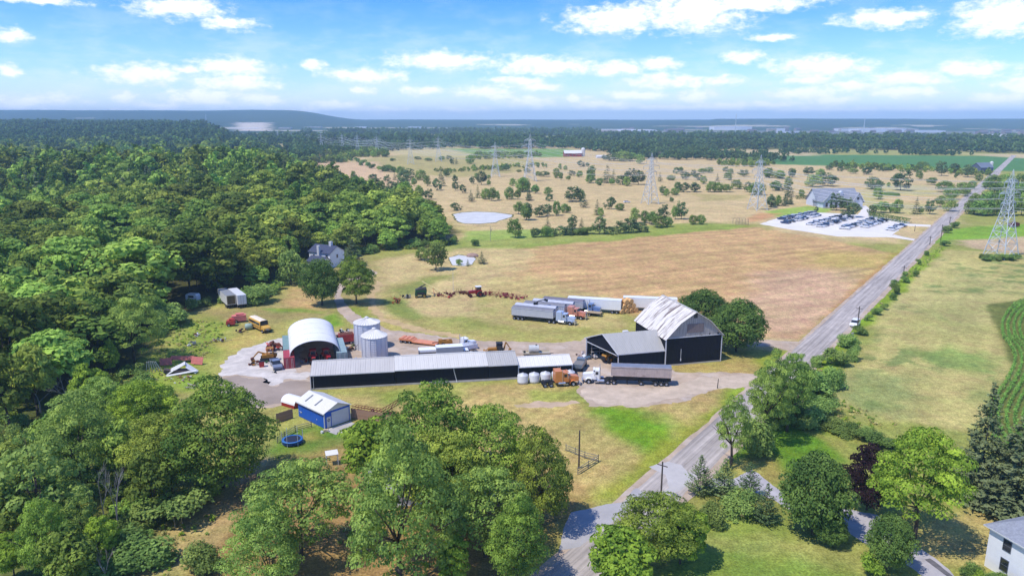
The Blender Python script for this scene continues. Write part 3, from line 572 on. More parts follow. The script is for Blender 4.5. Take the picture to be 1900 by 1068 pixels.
def leaf_mesh(name, P, Nn, S, tint, m, asp=0.62, seed=0):
    r = np.random.default_rng(seed); n = len(P)
    Nn = Nn/np.maximum(np.linalg.norm(Nn, axis=1, keepdims=True), 1e-6)
    a = r.normal(size=(n, 3)); t1 = a-(a*Nn).sum(1, keepdims=True)*Nn; t1 /= np.maximum(np.linalg.norm(t1, axis=1, keepdims=True), 1e-6)
    t2 = np.cross(Nn, t1); S = np.asarray(S).reshape(-1, 1)*np.ones((n, 1))
    v = np.stack([P-t1*S, P-t2*S*asp-Nn*S*0.12, P+t1*S, P+t2*S*asp-Nn*S*0.12], 1).reshape(-1, 3)
    me = bpy.data.meshes.new(name); me.vertices.add(4*n); me.vertices.foreach_set('co', v.astype(np.float32).ravel())
    me.loops.add(4*n); me.loops.foreach_set('vertex_index', np.arange(4*n, dtype=np.int32))
    me.polygons.add(n); me.polygons.foreach_set('loop_start', np.arange(0, 4*n, 4, dtype=np.int32)); me.update(calc_edges=True)
    at = me.attributes.new('tint', 'FLOAT', 'POINT'); at.data.foreach_set('value', np.repeat(np.clip(tint, 0, 1), 4).astype(np.float32))
    me.materials.append(m); return me
def unit(r, n):
    d = r.normal(size=(n, 3)); return d/np.linalg.norm(d, axis=1, keepdims=True)
def broad_crown(name, seed, ncl, per, size, m, w=1.0, base=0.22, top=1.0, lumpy=0.25, cr=(0.13, 0.22), flat=0.72, droop=0.0, low=-0.92, dome=True):
    """crown of a tree of height 1 and crown diameter w, made of leafy clumps on an uneven dome"""
    r = np.random.default_rng(seed); C = []; 
    lob = unit(r, 7); la = r.uniform(-lumpy, lumpy, 7)
    hz = (top-base)/2; mid = (top+base)/2
    d = unit(r, ncl*3); d[:, 2] = np.where(d[:, 2] < low, -d[:, 2], d[:, 2])
    rad = r.uniform(0.35, 1.0, len(d))**0.45
    s = 1+(np.maximum(d@lob.T, 0)**3*la).sum(1)
    c = d*rad[:, None]*s[:, None]
    # pear profile: widest a little below the middle
    prof = 1-0.25*np.clip(c[:, 2], 0, 1)
    c = np.stack([c[:, 0]*prof*w/2*0.82, c[:, 1]*prof*w/2*0.82, c[:, 2]*hz*0.86+mid], 1)
    # keep clumps apart
    keep = []
    for i in range(len(c)):
        if all(np.sum(((c[i]-c[j])*np.array([1, 1, 1.3]))**2) > (0.105*w)**2 for j in keep): keep.append(i)
        if len(keep) >= ncl: break
    c = c[keep]; P = []; Nn = []; T = []
    for k, q in enumerate(c):
        rc = r.uniform(*cr)*w*0.5*1.5; n = int(per*(rc/(0.26*w*0.5))**2*0.6)+6; dd = unit(r, n); dd[:, 2] = np.abs(dd[:, 2])*0.9-0.18+0.1*r.normal(size=n) if dome else dd[:, 2]
        rr = r.uniform(0.55, 1.0, n)**0.5
        p = q+dd*rr[:, None]*rc*np.array([1, 1, flat]); p[:, 2] -= droop*((dd[:, 0]**2+dd[:, 1]**2))*rc*r.uniform(0, 1, n)
        P.append(p); nn = dd*1.25+unit(r, n)*0.5; nn[:, 2] += 0.35; Nn.append(nn)
        T.append(np.clip(0.45+r.normal()*0.20+r.normal(size=n)*0.16, 0, 1))
    P = np.concatenate(P); Nn = np.concatenate(Nn); T = np.concatenate(T)
    S = size*r.uniform(0.6, 1.35, len(P))
    return leaf_mesh(name, P, Nn, S, T, m, seed=seed), c
def trunk_mesh(name, centres, m=None, r0=0.018, fork=0.3, seed=0, nb=9, n=6):
    r = random.Random(seed); b = MB(); f = fork
    j = [(0, 0, -0.03), (r.uniform(-.008, .008), r.uniform(-.008, .008), f*0.5), (r.uniform(-.015, .015), r.uniform(-.015, .015), f)]
    b.tube(j[0], j[1], r0*1.25, n, r0*0.95); b.tube(j[1], j[2], r0*0.95, n, r0*0.8)
    for c in r.sample(list(map(tuple, centres)), min(nb, len(centres))):
        k = tuple(j[2][i]*0.45+c[i]*0.55+r.uniform(-.02, .02) for i in range(3))
        b.path([j[2], k, c], r0*0.55, 4, r0*0.12)
    return b.mesh(name, m or bark, True)
def spruce_crown(name, seed, whorls, per, size, m, w=0.36, droop=0.35, irregular=0.15, base=0.04, needles=16):
    r = np.random.default_rng(seed); P = []; Nn = []; T = []
    for k in range(whorls):
        t = (k+r.uniform(-.3, .3))/whorls; z = base+(1-base)*t; L = w/2*(1-t)**0.85*(1+r.normal()*irregular)+0.008
        nb = max(4, int(per*(1-t*0.6)))
        for i in range(nb):
            a = r.uniform(0, 2*PI); l = L*r.uniform(0.7, 1.1); n = max(4, int(needles*l/(w/2)))
            s = r.uniform(0.15, 1, n)**0.7; x = l*s
            p = np.stack([np.cos(a)*x, np.sin(a)*x, z-droop*l*s**1.3+0.25*l*s**4], 1)
            lat = r.normal(size=n)*0.16*l*(1.1-s); p[:, 0] += -np.sin(a)*lat; p[:, 1] += np.cos(a)*lat; p[:, 2] -= np.abs(lat)*0.4
            P.append(p); nn = unit(r, n)*0.7; nn[:, 2] += 0.8; nn[:, 0] += np.cos(a)*0.4; nn[:, 1] += np.sin(a)*0.4; Nn.append(nn)
            T.append(np.clip(0.25+0.45*s+r.normal(size=n)*0.12+r.normal()*0.12, 0, 1))
    P = np.concatenate(P); Nn = np.concatenate(Nn); T = np.concatenate(T)
    return leaf_mesh(name, P, Nn, size*r.uniform(.7, 1.3, len(P)), T, m, asp=0.4, seed=seed)
def pole_trunk(name, r0=0.012, top=0.95, m=None):
    return MB().tube((0, 0, -0.02), (0, 0, top), r0, 6, r0*0.15).mesh(name, m or bark, True)
def bush_mesh(name, seed, n, size, m, h=1.0):
    r = np.random.default_rng(seed); k = 9; cs = np.stack([r.uniform(-.32, .32, k), r.uniform(-.32, .32, k), r.uniform(.05, .55, k)], 1)
    ci = r.integers(0, k, n); d = unit(r, n); d[:, 2] = np.abs(d[:, 2]); P = cs[ci]+d*r.uniform(.15, .30, n)[:, None]*np.array([1, 1, 1.25]); P[:, 2] = np.maximum(P[:, 2], 0.02)*h
    nn = d+unit(r, n)*0.7; nn[:, 2] += .4; T = np.clip(0.4+(r.normal(size=k)*0.2)[ci]+r.normal(size=n)*0.15, 0, 1)
    return leaf_mesh(name, P, nn, size*r.uniform(.6, 1.3, n), T, m, seed=seed)
def dead_mesh(name, seed, m=None):
    r = random.Random(seed); b = MB()
    def grow(p, d, l, rad, k):
        q = p+d*l; b.tube(p, q, rad, 5 if k > 1 else 3, rad*0.62)
        if k == 0: return
        for i in range(r.choice((2, 3, 3))):
            nd = (d+Vector((r.uniform(-1, 1), r.uniform(-1, 1), r.uniform(-.25, .7)))*0.62).normalized(); grow(p+d*l*r.uniform(.55, 1), nd, l*r.uniform(.55, .8), rad*0.55, k-1)
    grow(Vector((0, 0, -.02)), Vector((r.uniform(-.06, .06), r.uniform(-.06, .06), 1)).normalized(), 0.40, 0.016, 4)
    return b.mesh(name, m or bark_grey, False)
# prototypes: (crown mesh, trunk mesh, crown width in heights)
def proto_broad(nm, seed, ncl, per, size, m, w=0.85, **k):
    me, c = broad_crown('crown', seed, ncl, per, size, m, w=w, **k); return (me, trunk_mesh('trunk', c, seed=seed), w)
PR = {}
PR['maple'] = [proto_broad('m', s, 120, 360, 0.0128, LEAF, 0.95, base=.10, lumpy=.42, cr=(.11, .19)) for s in (1, 2)]
PR['ash'] = [proto_broad('a', s, 125, 360, 0.0122, LEAF_L, 0.95, lumpy=.6, flat=.62, base=.14, low=-.7, cr=(.09, .18)) for s in (11, 12)]
PR['walnut'] = [proto_broad('w', 21, 120, 360, 0.0122, LEAF_Y, 0.9, cr=(.10, .18), lumpy=.5, flat=.6, base=.2, low=-.6)]
PR['linden'] = [proto_broad('l', 31, 120, 260, 0.0165, LEAF_D, 0.95, base=.08, lumpy=.1, droop=.6)]
PR['copper'] = [proto_broad('c', 41, 70, 180, 0.020, LEAF_P, 0.85, base=.1)]
PR['young'] = [proto_broad('y', s, 62, 150, 0.0240, LEAF_Y, 0.85, base=.1, lumpy=.25) for s in (51, 52)]
PR['airy'] = [proto_broad('g', s, 52, 120, 0.0170, LEAF_G, 0.75, lumpy=.5, base=.15, cr=(.10, .18)) for s in (61, 62)]
PR['mid'] = [proto_broad('f', s, 60, 78, 0.0270, LEAF_F, 0.82, lumpy=.3) for s in (71, 72, 73, 74)]+[proto_broad('f', s, 44, 95, 0.0290, LEAF_F, 0.7, lumpy=.55, flat=.95, dome=False) for s in (75, 76)]
PR['parkland'] = [proto_broad('p', s, 46, 60, 0.032, LEAF_V, 0.9, base=.02, lumpy=.3, flat=.95, dome=False) for s in (81, 82, 83)]
PR['pine'] = [(lambda q: (q[0], q[1], 0.75))(proto_broad('n', s, 40, 55, 0.032, LEAF_N, 0.75, base=.02, lumpy=.4, flat=.9, dome=False)) for s in (91, 92, 93)]
PR['spruce'] = [(spruce_crown('crown', s, 20, 13, 0.022, LEAF_S, w=.45), pole_trunk('trunk'), .45) for s in (101, 102)]
PR['spruce_big'] = [(spruce_crown('crown', s, 44, 22, 0.0150, LEAF_S, w=.52, needles=28, droop=.42, irregular=.22), pole_trunk('trunk'), .50) for s in (111, 112)]
PR['cedar'] = [(spruce_crown('crown', s, 30, 15, 0.020, LEAF_N, w=.62, needles=18, droop=-.25), pole_trunk('trunk'), .62) for s in (121, 122)]
PR['bush'] = [(bush_mesh('foliage', s, 3600, 0.036, LEAF_V), None, 1.0) for s in (131, 132, 133)]
PR['bush_y'] = [(bush_mesh('foliage', 134, 2500, 0.042, LEAF_Y), None, 1.0)]
PR['dead'] = [(dead_mesh('branches', s), None, .6) for s in (141, 142, 143)]
PCOUNT = {}
def plant(kind, name, label, cat, x, y, h, w, group=None, z=None, trunk=True, rnd=random):
    protos = PR[kind]; k = PCOUNT.get(kind, 0); PCOUNT[kind] = k+1; me, tm, w0 = protos[k % len(protos)]
    z = float(zf(x, y)) if z is None else z
    if tm is None or not trunk:
        o = inst(name, me, None, (x, y, z-0.05)); tag(o, label, cat, group); o.scale = (w/w0, w/w0, h); o.rotation_euler.z = rnd.uniform(0, 6.28); return o
    t = thing(name, label, cat, (x, y, z), rnd.uniform(0, 6.28), group); s = (w/w0, w/w0, h)
    inst('crown', me, t, scale=s); inst('trunk', tm, t, scale=(h*0.9, h*0.9, h)); return t
def plant_px(kind, name, label, cat, cx, top, base, wpx, group=None, hmax=26, **k):
    x, y = G(cx, base); th = -row_elev(top); h = CAM_H-y*math.tan(th); h = min(max(h, 0.8), hmax)
    zc = y*math.cos(CAM_P)+(CAM_H-h*0.5)*math.sin(CAM_P)
    return plant(kind, name, label, cat, x, y, h, wpx*zc/CAM_F, group, **k)
# --- trees one can tell apart, near the camera (photograph points: centre, top, foot, crown width)
SOLO = [
 ('maple','broadleaf_tree','big spreading maple with yellow-green sunlit side left of the trampoline',415,722,905,215),
 ('maple','broadleaf_tree','bushy maple leaning on the big maple beside the trampoline lawn',318,770,915,150),
 ('walnut','broadleaf_tree','yellow-green tree in front of the scrap heap and green gate',268,702,840,145),
 ('ash','broadleaf_tree','pale green ash in front of the trampoline, drooping to the ground',560,836,1030,235),
 ('ash','broadleaf_tree','pale ash with a bare leaning trunk over dry grass',742,815,1085,210),
 ('young','broadleaf_tree','bright yellow-topped tree right beside the blue garage drive',690,768,900,140),
 ('maple','broadleaf_tree','tall dark maple rising just in front of the long shed wall',800,728,930,185),
 ('maple','broadleaf_tree','maple between the tall dark maple and the rail fence',905,758,930,150),
 ('ash','broadleaf_tree','ash with dead hanging branches over the brown slope',900,850,1032,195),
 ('maple','broadleaf_tree','dark maple overhanging the gravel apron at the roadside',1005,805,975,125),
 ('maple','broadleaf_tree','dark maple filling the gap behind the two pale ash trees',835,800,975,170),
 ('ash','broadleaf_tree','pale green tree at the bottom edge beside the pale ash',505,955,1110,150),
 ('young','broadleaf_tree','round leafy sapling on the brown slope below the dead branches',842,985,1085,70),
 ('maple','broadleaf_tree','shaded leafy tree at the bottom edge beside the road',960,930,1090,130),
 ('maple','maple_clump','bright green maple clump beside the road pole',1222,918,1040,155),
 ('young','maple_clump','low bright maple clump at the bottom edge by the road',1146,970,1090,150),
 ('young','maple_clump','yellowish maple clump next to the front lawn',1262,928,1045,100),
 ('linden','broadleaf_tree','dense dark green round tree beside the curved house drive',1508,836,990,140),
 ('copper','broadleaf_tree','dark purple copper-leaved tree behind the curved house drive',1608,832,945,100),
 ('walnut','broadleaf_tree','large yellow-green walnut with forked pale trunk by the white house',1695,786,1005,195),
 ('linden','broadleaf_tree','dense dark shrub-like tree beside the lower end of the house drive',1647,952,1056,92),
 ('bush_y','shrub','small lime green shrub on the lawn before the dark round tree',1612,1012,1063,46),
 ('linden','shrub','dark low shrub against the foot of the dense round tree',1540,955,1010,65),
 ('spruce_big','spruce_tree','tall dark spruce with ragged arms beside the corn rows',1812,705,928,110),
 ('spruce_big','spruce_tree','broad old spruce at the picture edge behind the white house',1880,768,950,170),
 ('cedar','cedar_tree','dark cedar at the roadside beside the gravel patch',1298,842,915,58),
 ('cedar','cedar_tree','middle dark cedar behind the roadside mailbox turn',1342,848,918,66),
 ('cedar','cedar_tree','dark cedar closest to the house drive entrance',1389,855,922,52),
 ('bush','shrub','leafy shrub below the middle cedar',1368,900,955,62),
 ('cedar','shrub','conical green shrub beside the dense round tree',1420,895,968,60),
 ('bush','shrub','rough shrub between the maple clump and the cedars',1322,925,970,50),
 ('ash','broadleaf_tree','loose grey-green tree at the roadside nearest the gravel patch',1356,722,868,74),
 ('ash','broadleaf_tree','loose tree over the driveway mouth with a forked trunk',1418,664,815,84),
 ('ash','broadleaf_tree','wide tree between the driveway mouth and the green roadside lawn',1460,640,800,98),
 ('bush','shrub','dense shrub below the airy roadside trees',1400,760,845,75),
 ('parkland','broadleaf_tree','dark bushy tree at the road bend behind the airy trees',1505,690,748,85),
 ('bush','shrub','round dark bush beside the road bend',1553,638,676,48),
 ('bush','shrub','small dark bush at the edge of the road bend',1521,655,678,32),
 ('bush','shrub','bush around the grey stump post by the road',1575,612,645,40),
 ('bush','shrub','round dark bush beside the parked white van',1597,600,620,26),
 ('bush','shrub','tall weedy bush above the right field corner',1530,735,770,60),
 ('linden','broadleaf_tree','dark broad tree behind the barn, left one of the pair',1302,534,626,112),
 ('linden','broadleaf_tree','dark broad tree beside the barn gable, right one of the pair',1366,552,652,108),
 ('parkland','broadleaf_tree','round tree beside the white house car park',540,457,528,56),
 ('linden','broadleaf_tree','grey-green round tree left of the curving drive',598,477,566,76),
 ('maple','broadleaf_tree','dark glossy tree right of the curving drive',661,480,564,72),
 ('spruce_big','spruce_tree','spruce screening the white house with two chimneys',655,443,508,62),
 ('parkland','broadleaf_tree','bright lone tree beside the small farm pond',809,445,501,50),
 ('parkland','broadleaf_tree','bushy tree hiding the far side of the small farm pond',782,458,482,30),
 ('bush','shrub','small round bush on the grass near the golf pond corner',882,440,456,18),
 ('spruce','spruce_tree','tiny spruce on the near bank of the small farm pond',868,480,493,9),
 ('spruce','spruce_tree','small spruce at the right end of the small farm pond',894,465,489,20),
 ('bush','shrub','bush leaning over the water of the small farm pond',852,478,491,12),
 ('dead','dead_tree','bare dead trunk on the green by the golf pond',910,408,448,14),
 ('dead','dead_tree','tall bare grey tree at the edge of the dark hollow',222,835,1000,55),
 ('dead','dead_tree','second bare grey tree behind the tall bare one',198,815,985,50),
 ('dead','dead_tree','bare trunk at the bottom edge of the weedy bank',198,990,1085,50),
 ('dead','dead_tree','wide bleached tree skeleton among the lower thicket',130,680,760,90),
 ('dead','dead_tree','low bleached skeleton left of the wide one',75,705,765,70),
 ('airy','broadleaf_tree','big feathery soft-green tree at the left edge',85,800,1010,190),
 ('young','shrub','yellow-green glowing bush in the bottom left corner',28,985,1075,75),
 ('airy','broadleaf_tree','thin feathery tree next to the bare grey trunks',165,905,1030,80),
 ('young','broadleaf_tree','bright sapling leaning over the bare fallen branches',190,950,1050,70),
 ('maple','broadleaf_tree','dark leafy tree in the bottom left thicket',90,930,1080,90),
 ('ash','broadleaf_tree','light green spreading tree behind the feathery tree',150,745,905,150),
 ('airy','broadleaf_tree','soft grey-green tree at the far left, above the feathery one',28,770,905,110),
 ('ash','broadleaf_tree','green spreading tree behind the yellow-green tree',205,690,815,130),
 ('airy','broadleaf_tree','willowy grey-green mound below the wide bleached skeleton',150,730,830,150),
 ('young','broadleaf_tree','bright sapling on the thicket edge above the white scrap',207,625,700,36),
 ('ash','broadleaf_tree','silvery-leaved dense tree at the corner of the weedy meadow',250,548,672,110),
 ('bush','shrub','dense green mound beside the white camper',308,556,604,72),
 ('bush','shrub','round bushes behind the two white trailers',478,520,560,70),
 ('young','shrub','yellow tipped tree in the wood beside the white house',515,432,500,34),
 ('bush','shrub','dark weedy bush patch in the dark hollow',330,895,960,110),
 ('bush','shrub','low green bush patch below the bare grey trees',260,985,1040,110),
 ('mid','broadleaf_tree','green tree at the left edge below the bleached skeletons',30,820,935,100),
 ('mid','broadleaf_tree','rounded tree between the feathery tree and the bleached skeleton',110,772,890,95),
 ('mid','broadleaf_tree','dark rounded tree behind the bare grey trunks',235,775,905,95),
 ('mid','broadleaf_tree','bushy tree beneath the big spreading maple on its left',290,835,960,100),
 ('mid','broadleaf_tree','low leafy tree at the left edge above the glowing bush',20,890,1030,95),
 ('mid','broadleaf_tree','leafy tree at the bottom edge between sapling and thicket',140,985,1100,95),
 ('young','broadleaf_tree','bright low tree just right of the pale scrap rubble edge',170,668,770,80),
 ('mid','broadleaf_tree','green tree at the left edge beside the deep wood',20,655,800,110),
 ('mid','broadleaf_tree','rounded tree under the deep wood left of the skeleton',70,640,770,90),
 ('dead','dead_tree','pale dead limbs hanging beside the ash over the brown slope',858,940,1020,46),
 ('bush','shrub','leafy bush beside the two grey planks on the slope',375,1000,1060,80),
]
for kind, nm, lab, cx, top, base, w in SOLO:
    plant_px(kind, nm, lab, {'broadleaf_tree':'tree','spruce_tree':'tree','cedar_tree':'tree','maple_clump':'tree','dead_tree':'tree','shrub':'shrub'}[nm], cx, top, base, w)
# --- trees dotted over the golf course and along the road (crop points: centre, top, foot, width)
GA = [(525,515,580,70),(590,520,575,45),(640,500,560,40),(605,545,605,50),(655,540,605,60),(685,530,590,35),(775,515,570,65),(715,560,625,25),(755,555,625,60),(870,525,575,45),(922,500,560,30),(830,565,640,60),(900,565,640,80),(975,490,590,70),(1010,480,560,90),(1100,485,560,80),(960,540,610,60),(1055,540,600,40),(1145,530,600,50),(1000,560,660,80),(1090,590,690,70),(930,600,700,80),(870,600,700,90),(1150,620,690,60),(1235,475,560,40),(1275,490,540,45),(1210,540,630,60),(1250,530,600,40),(1330,525,575,45),(1335,570,630,50),(1385,585,645,45),(1445,535,585,40),(1510,495,590,75),(1558,525,550,35),(1560,555,600,30),(1475,515,545,35),(1440,620,705,50),(1485,590,680,45),(1540,610,690,70),(1580,605,700,70),(1620,635,695,40),(1330,710,765,65),(1700,600,690,70),(1755,620,690,50),(1720,550,600,50),(1790,535,640,95),(1830,610,700,45),(1760,700,790,70),(1815,710,830,85),(1740,825,950,110),(1875,590,650,50),(1880,880,945,60),(1435,385,450,60),(1310,410,455,30),(1340,405,450,25),(1500,375,405,60),(670,400,440,40),(710,415,460,45),(740,430,470,40),(770,445,480,40),(830,460,500,60),(870,445,500,70),(910,455,505,60),(960,470,520,70),(905,410,430,40),(640,610,690,80),(420,360,440,70),(485,380,440,35),(720,650,730,60),(790,670,730,50),(560,420,445,25),(410,455,485,25),(480,450,480,25),(1640,480,495,60),(1680,450,495,60),(1820,480,510,50),(1765,490,505,40),(1080,400,420,50),(1150,410,430,60),(1240,400,425,50),(1290,395,420,40)]
GB = [(45,535,635,85),(80,610,695,45),(120,590,650,60),(205,610,660,60),(370,600,705,120),(430,620,700,60),(450,645,745,60),(215,650,700,50),(60,710,830,90),(150,730,810,80),(200,720,800,70),(265,705,800,65),(320,715,780,60),(350,735,780,35),(540,690,795,55),(565,750,805,50),(635,665,755,65),(695,715,765,65),(1045,675,710,35),(205,805,890,45),(370,795,890,70),(435,815,890,45),(190,860,940,95),(115,885,945,55),(290,865,930,100),(350,870,930,100),(420,870,930,80),(490,865,925,80),(555,800,925,90),(620,870,925,80),(700,835,920,90),(755,815,915,110),(840,840,910,100),(790,750,850,70),(860,760,850,60),(910,765,860,80),(985,725,850,80),(960,805,880,110),(1020,805,875,70),(1070,730,825,60),(1110,700,825,80),(1190,800,860,70),(1245,790,860,60),(500,455,560,70),(490,520,580,70),(605,450,580,80),(650,485,570,50),(555,545,595,50),(640,550,590,50),(700,520,590,70),(760,480,590,80),(820,490,590,90),(740,540,600,60),(965,505,570,35),(1040,525,560,60),(1075,470,515,45),(1105,470,510,40),(1140,500,555,70),(1190,490,535,40),(1220,510,560,60),(1260,535,585,55),(1300,470,510,60),(1250,480,515,60),(1355,515,565,30),(1410,470,505,40),(1430,510,560,60),(1530,490,535,75),(1445,480,520,40),(1690,480,540,60),(1780,500,550,75),(1860,480,540,50),(990,600,660,60),(1010,620,670,40),(1065,610,660,60),(1130,570,640,70),(1200,575,640,80),(1090,570,630,60),(1310,570,640,80),(1360,570,640,70),(1420,585,640,80),(1490,560,620,80),(1560,570,640,60),(1620,570,660,120),(1750,565,630,80),(1830,540,620,60),(1830,600,720,60),(1720,660,745,60),(1765,660,730,40),(1815,650,725,40),(1855,665,725,35),(140,440,475,25),(175,445,475,20),(195,450,475,20),(265,475,545,50),(295,505,560,35),(290,450,490,25),(325,460,490,30),(345,530,560,40),(370,495,530,50),(420,500,540,50),(180,500,535,80),(140,500,530,40),(430,425,470,50),(475,440,470,30),(830,390,450,60),(650,380,430,90),(720,360,432,120),(780,372,430,80),(600,390,425,60)]
GC = [(165,480,545,60),(240,490,545,80),(330,480,540,50),(215,560,630,80),(300,535,670,70),(465,525,605,110),(570,510,600,120),(440,470,525,80),(520,480,540,60),(650,465,500,40),(740,480,515,70),(830,470,520,80),(870,535,620,100),(910,555,630,70),(910,610,690,70),(1060,490,630,120),(980,575,605,25),(1115,455,500,30),(1190,495,555,50),(1210,430,490,80),(1270,540,590,80),(1340,430,530,80),(1420,440,510,70),(1520,455,540,90),(1435,515,545,25),(1590,520,565,50),(1165,670,790,60),(1200,735,790,40),(1260,690,790,70),(1040,690,785,70),(1010,710,780,60),(930,700,780,110),(870,720,800,50),(630,650,765,100),(700,680,770,80),(740,700,810,100),(185,655,740,60),(230,665,735,45),(275,650,735,45),(315,665,725,35),(390,620,670,40),(490,740,780,30),(1030,455,480,60),(960,470,500,60),(580,460,490,60),(700,470,490,60)]
GR = [(1400,600,690,100),(1330,660,740,80),(1390,680,770,90),(1480,570,650,100),(1360,560,640,120),(1500,600,670,70),(1545,560,620,60),(1560,640,790,110),(1640,640,800,110),(1720,620,800,130),(1690,520,620,120),(1760,560,700,100),(1850,560,760,130),(1880,640,800,120),(1600,700,800,120),(1540,700,790,90),(1800,700,800,100),(1650,560,620,80),(1900,560,700,120),(1960,640,800,160),(1700,580,740,110),(1790,620,760,110),(2020,560,740,160),(1870,520,640,120),(1780,510,610,110)]
VERGE = [(1385,875,930,60),(1430,845,890,50),(1360,950,990,60)]
def scatter(lst, tr, group_fn):
    rr = random.Random(5)
    for i, (a, t, b, w) in enumerate(lst):
        (cx, top), (_, base) = tr([(a, t), (a, b)]); wp = w/3.654
        asp = w/(b-t); kind = 'spruce' if asp < 0.62 else ('pine' if rr.random() < 0.52 else 'parkland')
        lab, grp, force = group_fn(cx, base, kind)
        if force: kind = force
        nm = {'spruce':'spruce_tree','pine':'pine_tree','parkland':'parkland_tree','bush':'hedge_shrub'}[kind]
        plant_px(kind, nm, lab, 'shrub' if kind == 'bush' else 'tree', cx, top, base+1, wp*1.15, grp, rnd=rr)
KW = {'spruce':'narrow dark spruce','pine':'dark spreading pine','parkland':'round green tree','bush':'dense green shrub'}
def gA(cx, base, kind):
    if cx < 760 and base < 320 and 655 < cx: return 'dense green shrub in the hedge row across the dry golf course', 'hedge shrubs across the golf course', 'bush'
    z = 'in the tan rough left of the golf pond' if base < 372 else 'standing around the golf pond'
    if base < 306: z = 'beneath the far pylon line at the golf course edge'
    return KW[kind]+' '+z, kind+'s '+z, None
def gB(cx, base, kind):
    if base > 418 and 985 < cx < 1260: return 'dense shrub of the hedgerow along the far edge of the hay field', 'hedgerow along the hay field', ('bush' if kind == 'parkland' else None) if base > 425 else None
    z = 'in the belt of trees between the two middle pylons' if cx > 1080 and base < 360 else 'dotted over the dry golf fairways behind the hay field'
    if base < 306: z = 'in the grove beside the distant red barn'
    return KW[kind]+' '+z, kind+'s '+z, None
def gC(cx, base, kind):
    z = 'around the clubhouse and parking lot' if base > 360 else 'on the far golf fairways beyond the clubhouse'
    return KW[kind]+' '+z, kind+'s '+z, None
scatter(GA, A1, gA); scatter(GB, B1, gB); scatter(GC, C1, gC)
scatter(GR, C1, lambda cx, b, k: ('leafy tree lining the '+('left' if cx < 1810 else 'right')+' side of the road near its far end', 'roadside trees '+('left' if cx < 1810 else 'right'), 'parkland'))
for i, (cx, top, base, w) in enumerate([(1758,414,432,16),(1771,407,423,13),(1752,443,456,16),(1700,497,513,11),(1680,509,524,14),(1658,520,545,16),(1656,540,556,12),(1626,566,583,16),(1612,580,595,12),(1680,500,512,10),(1660,516,530,12),(1703,478,490,9),(1718,462,474,9),(1640,560,574,12)]):
    plant_px('bush', 'verge_shrub', 'small dark bush on the green verge along the far road', 'shrub', cx, top, base, w*1.15, 'verge bushes')
for i, (cx, top, base, w) in enumerate([(1470,735,772,50),(1492,722,766,60),(1445,745,790,45),(1515,742,782,60),(1540,768,792,45),(1570,782,806,45),(1605,790,815,40),(1500,770,795,40),(1470,700,752,44),(1530,702,746,44),(1542,672,720,42),(1500,668,706,34),(1585,636,668,22),(1440,700,780,60),(1640,800,826,50)]):
    plant_px('bush', 'bank_shrub', 'rough bush on the overgrown bank between road bend and right field', 'shrub', cx, top, base, w*1.15, 'bushes on the overgrown bank')
for i in range(16):
    plant_px('bush', 'pylon_shrub', 'low shrub growing round the feet of the near pylon', 'shrub', 1822+i*4.2, 468+(i%3)*3, 480+(i*7%5), 15, 'shrubs at the pylon feet')
# --- the wood on the left: the nearest 300 as single trees, the rest as one mass
def wood_points():
    r = np.random.default_rng(3); pts = []; y = 128.0
    while y < 3600:
        s = 10.2+0.0045*max(y-150, 0); xs = np.arange(-(0.78*y+60), float(forest_d(0, y)), s)
        for x in xs:
            px, py = x+r.uniform(-.45, .45)*s, y+r.uniform(-.45, .45)*s
            if forest_d(px, py) < 1.5+r.uniform(0, 3): continue
            if y < 175 and forest_d(px, py) > 45 and px < -0.72*y: continue
            if math.hypot(px-G(425,566)[0], py-G(425,566)[1]) < 17 or math.hypot(px-G(604,492)[0], py-G(604,492)[1]) < 13 or math.hypot(px-G(575,500)[0], py-G(575,500)[1]) < 15 or math.hypot(px-G(359,565)[0], py-G(359,565)[1]) < 10: continue
            pts.append((px, py, (r.uniform(16, 23) if r.random() < .38 else r.uniform(9, 15)) if forest_d(px, py) > 14 else r.uniform(8, 15), r.uniform(0.68, 1.0), r.uniform(0, 6.28)))
        y += s*0.92
    return np.array(pts)
WP = wood_points()
def visible_order(P):
    px = P[:, 0]/P[:, 1]; d = np.hypot(P[:, 0], P[:, 1]); return np.argsort(d+1e5*((px < -0.74)))
WP = WP[visible_order(WP)]
NSINGLE = 290
MARKS = [(G(433,560), 'behind the two white trailers'), (G(359,556), 'around the white camper'), (G(330,600), 'above the orange implement and weedy meadow'), (G(270,668), 'above the heap of white rafters'), (G(200,720), 'beside the wide bleached skeleton'), (G(605,480), 'around the white house with two chimneys'), (G(520,520), 'left of the round tree at the white house'), (G(720,455), 'between the white house and the lone pond tree'), (G(830,440), 'at the tip of the wood by the golf pond'), (G(100,600), 'in the deep wood at the left edge'), (G(60,500), 'in the far left hollow of the wood'), (G(250,480), 'in the middle of the wood'), (G(420,450), 'on the bright slope above the white house'), (G(620,400), 'under the ridge left of the tan strip')]
def far_zone(x, y): return min(MARKS, key=lambda m: math.hypot(m[0][0]-x, m[0][1]-y))[1]
for i in range(NSINGLE):
    x, y, h, wf, a = WP[i]
    dd = float(forest_d(x, y)); zone = far_zone(x, y); sz = 'tall broad' if h > 16.5 else ('young low' if h < 12 else 'leafy')
    kind = 'mid'; lab = sz+' woodland tree '+zone
    o = plant(kind, 'woodland_tree', lab, 'tree', x, y, h, h*wf*1.25, sz+' woodland trees '+zone)
    o.rotation_euler.z = a
LOW = [broad_crown('wood_crown', s, 26, 26, 0.058, LEAF_F, w=0.9, lumpy=.35, base=.05, flat=.9, dome=False)[0] for s in (201, 202, 203)]
LOW.append(spruce_crown('wood_conifer', 204, 12, 8, 0.05, LEAF_S, w=.42, needles=7))
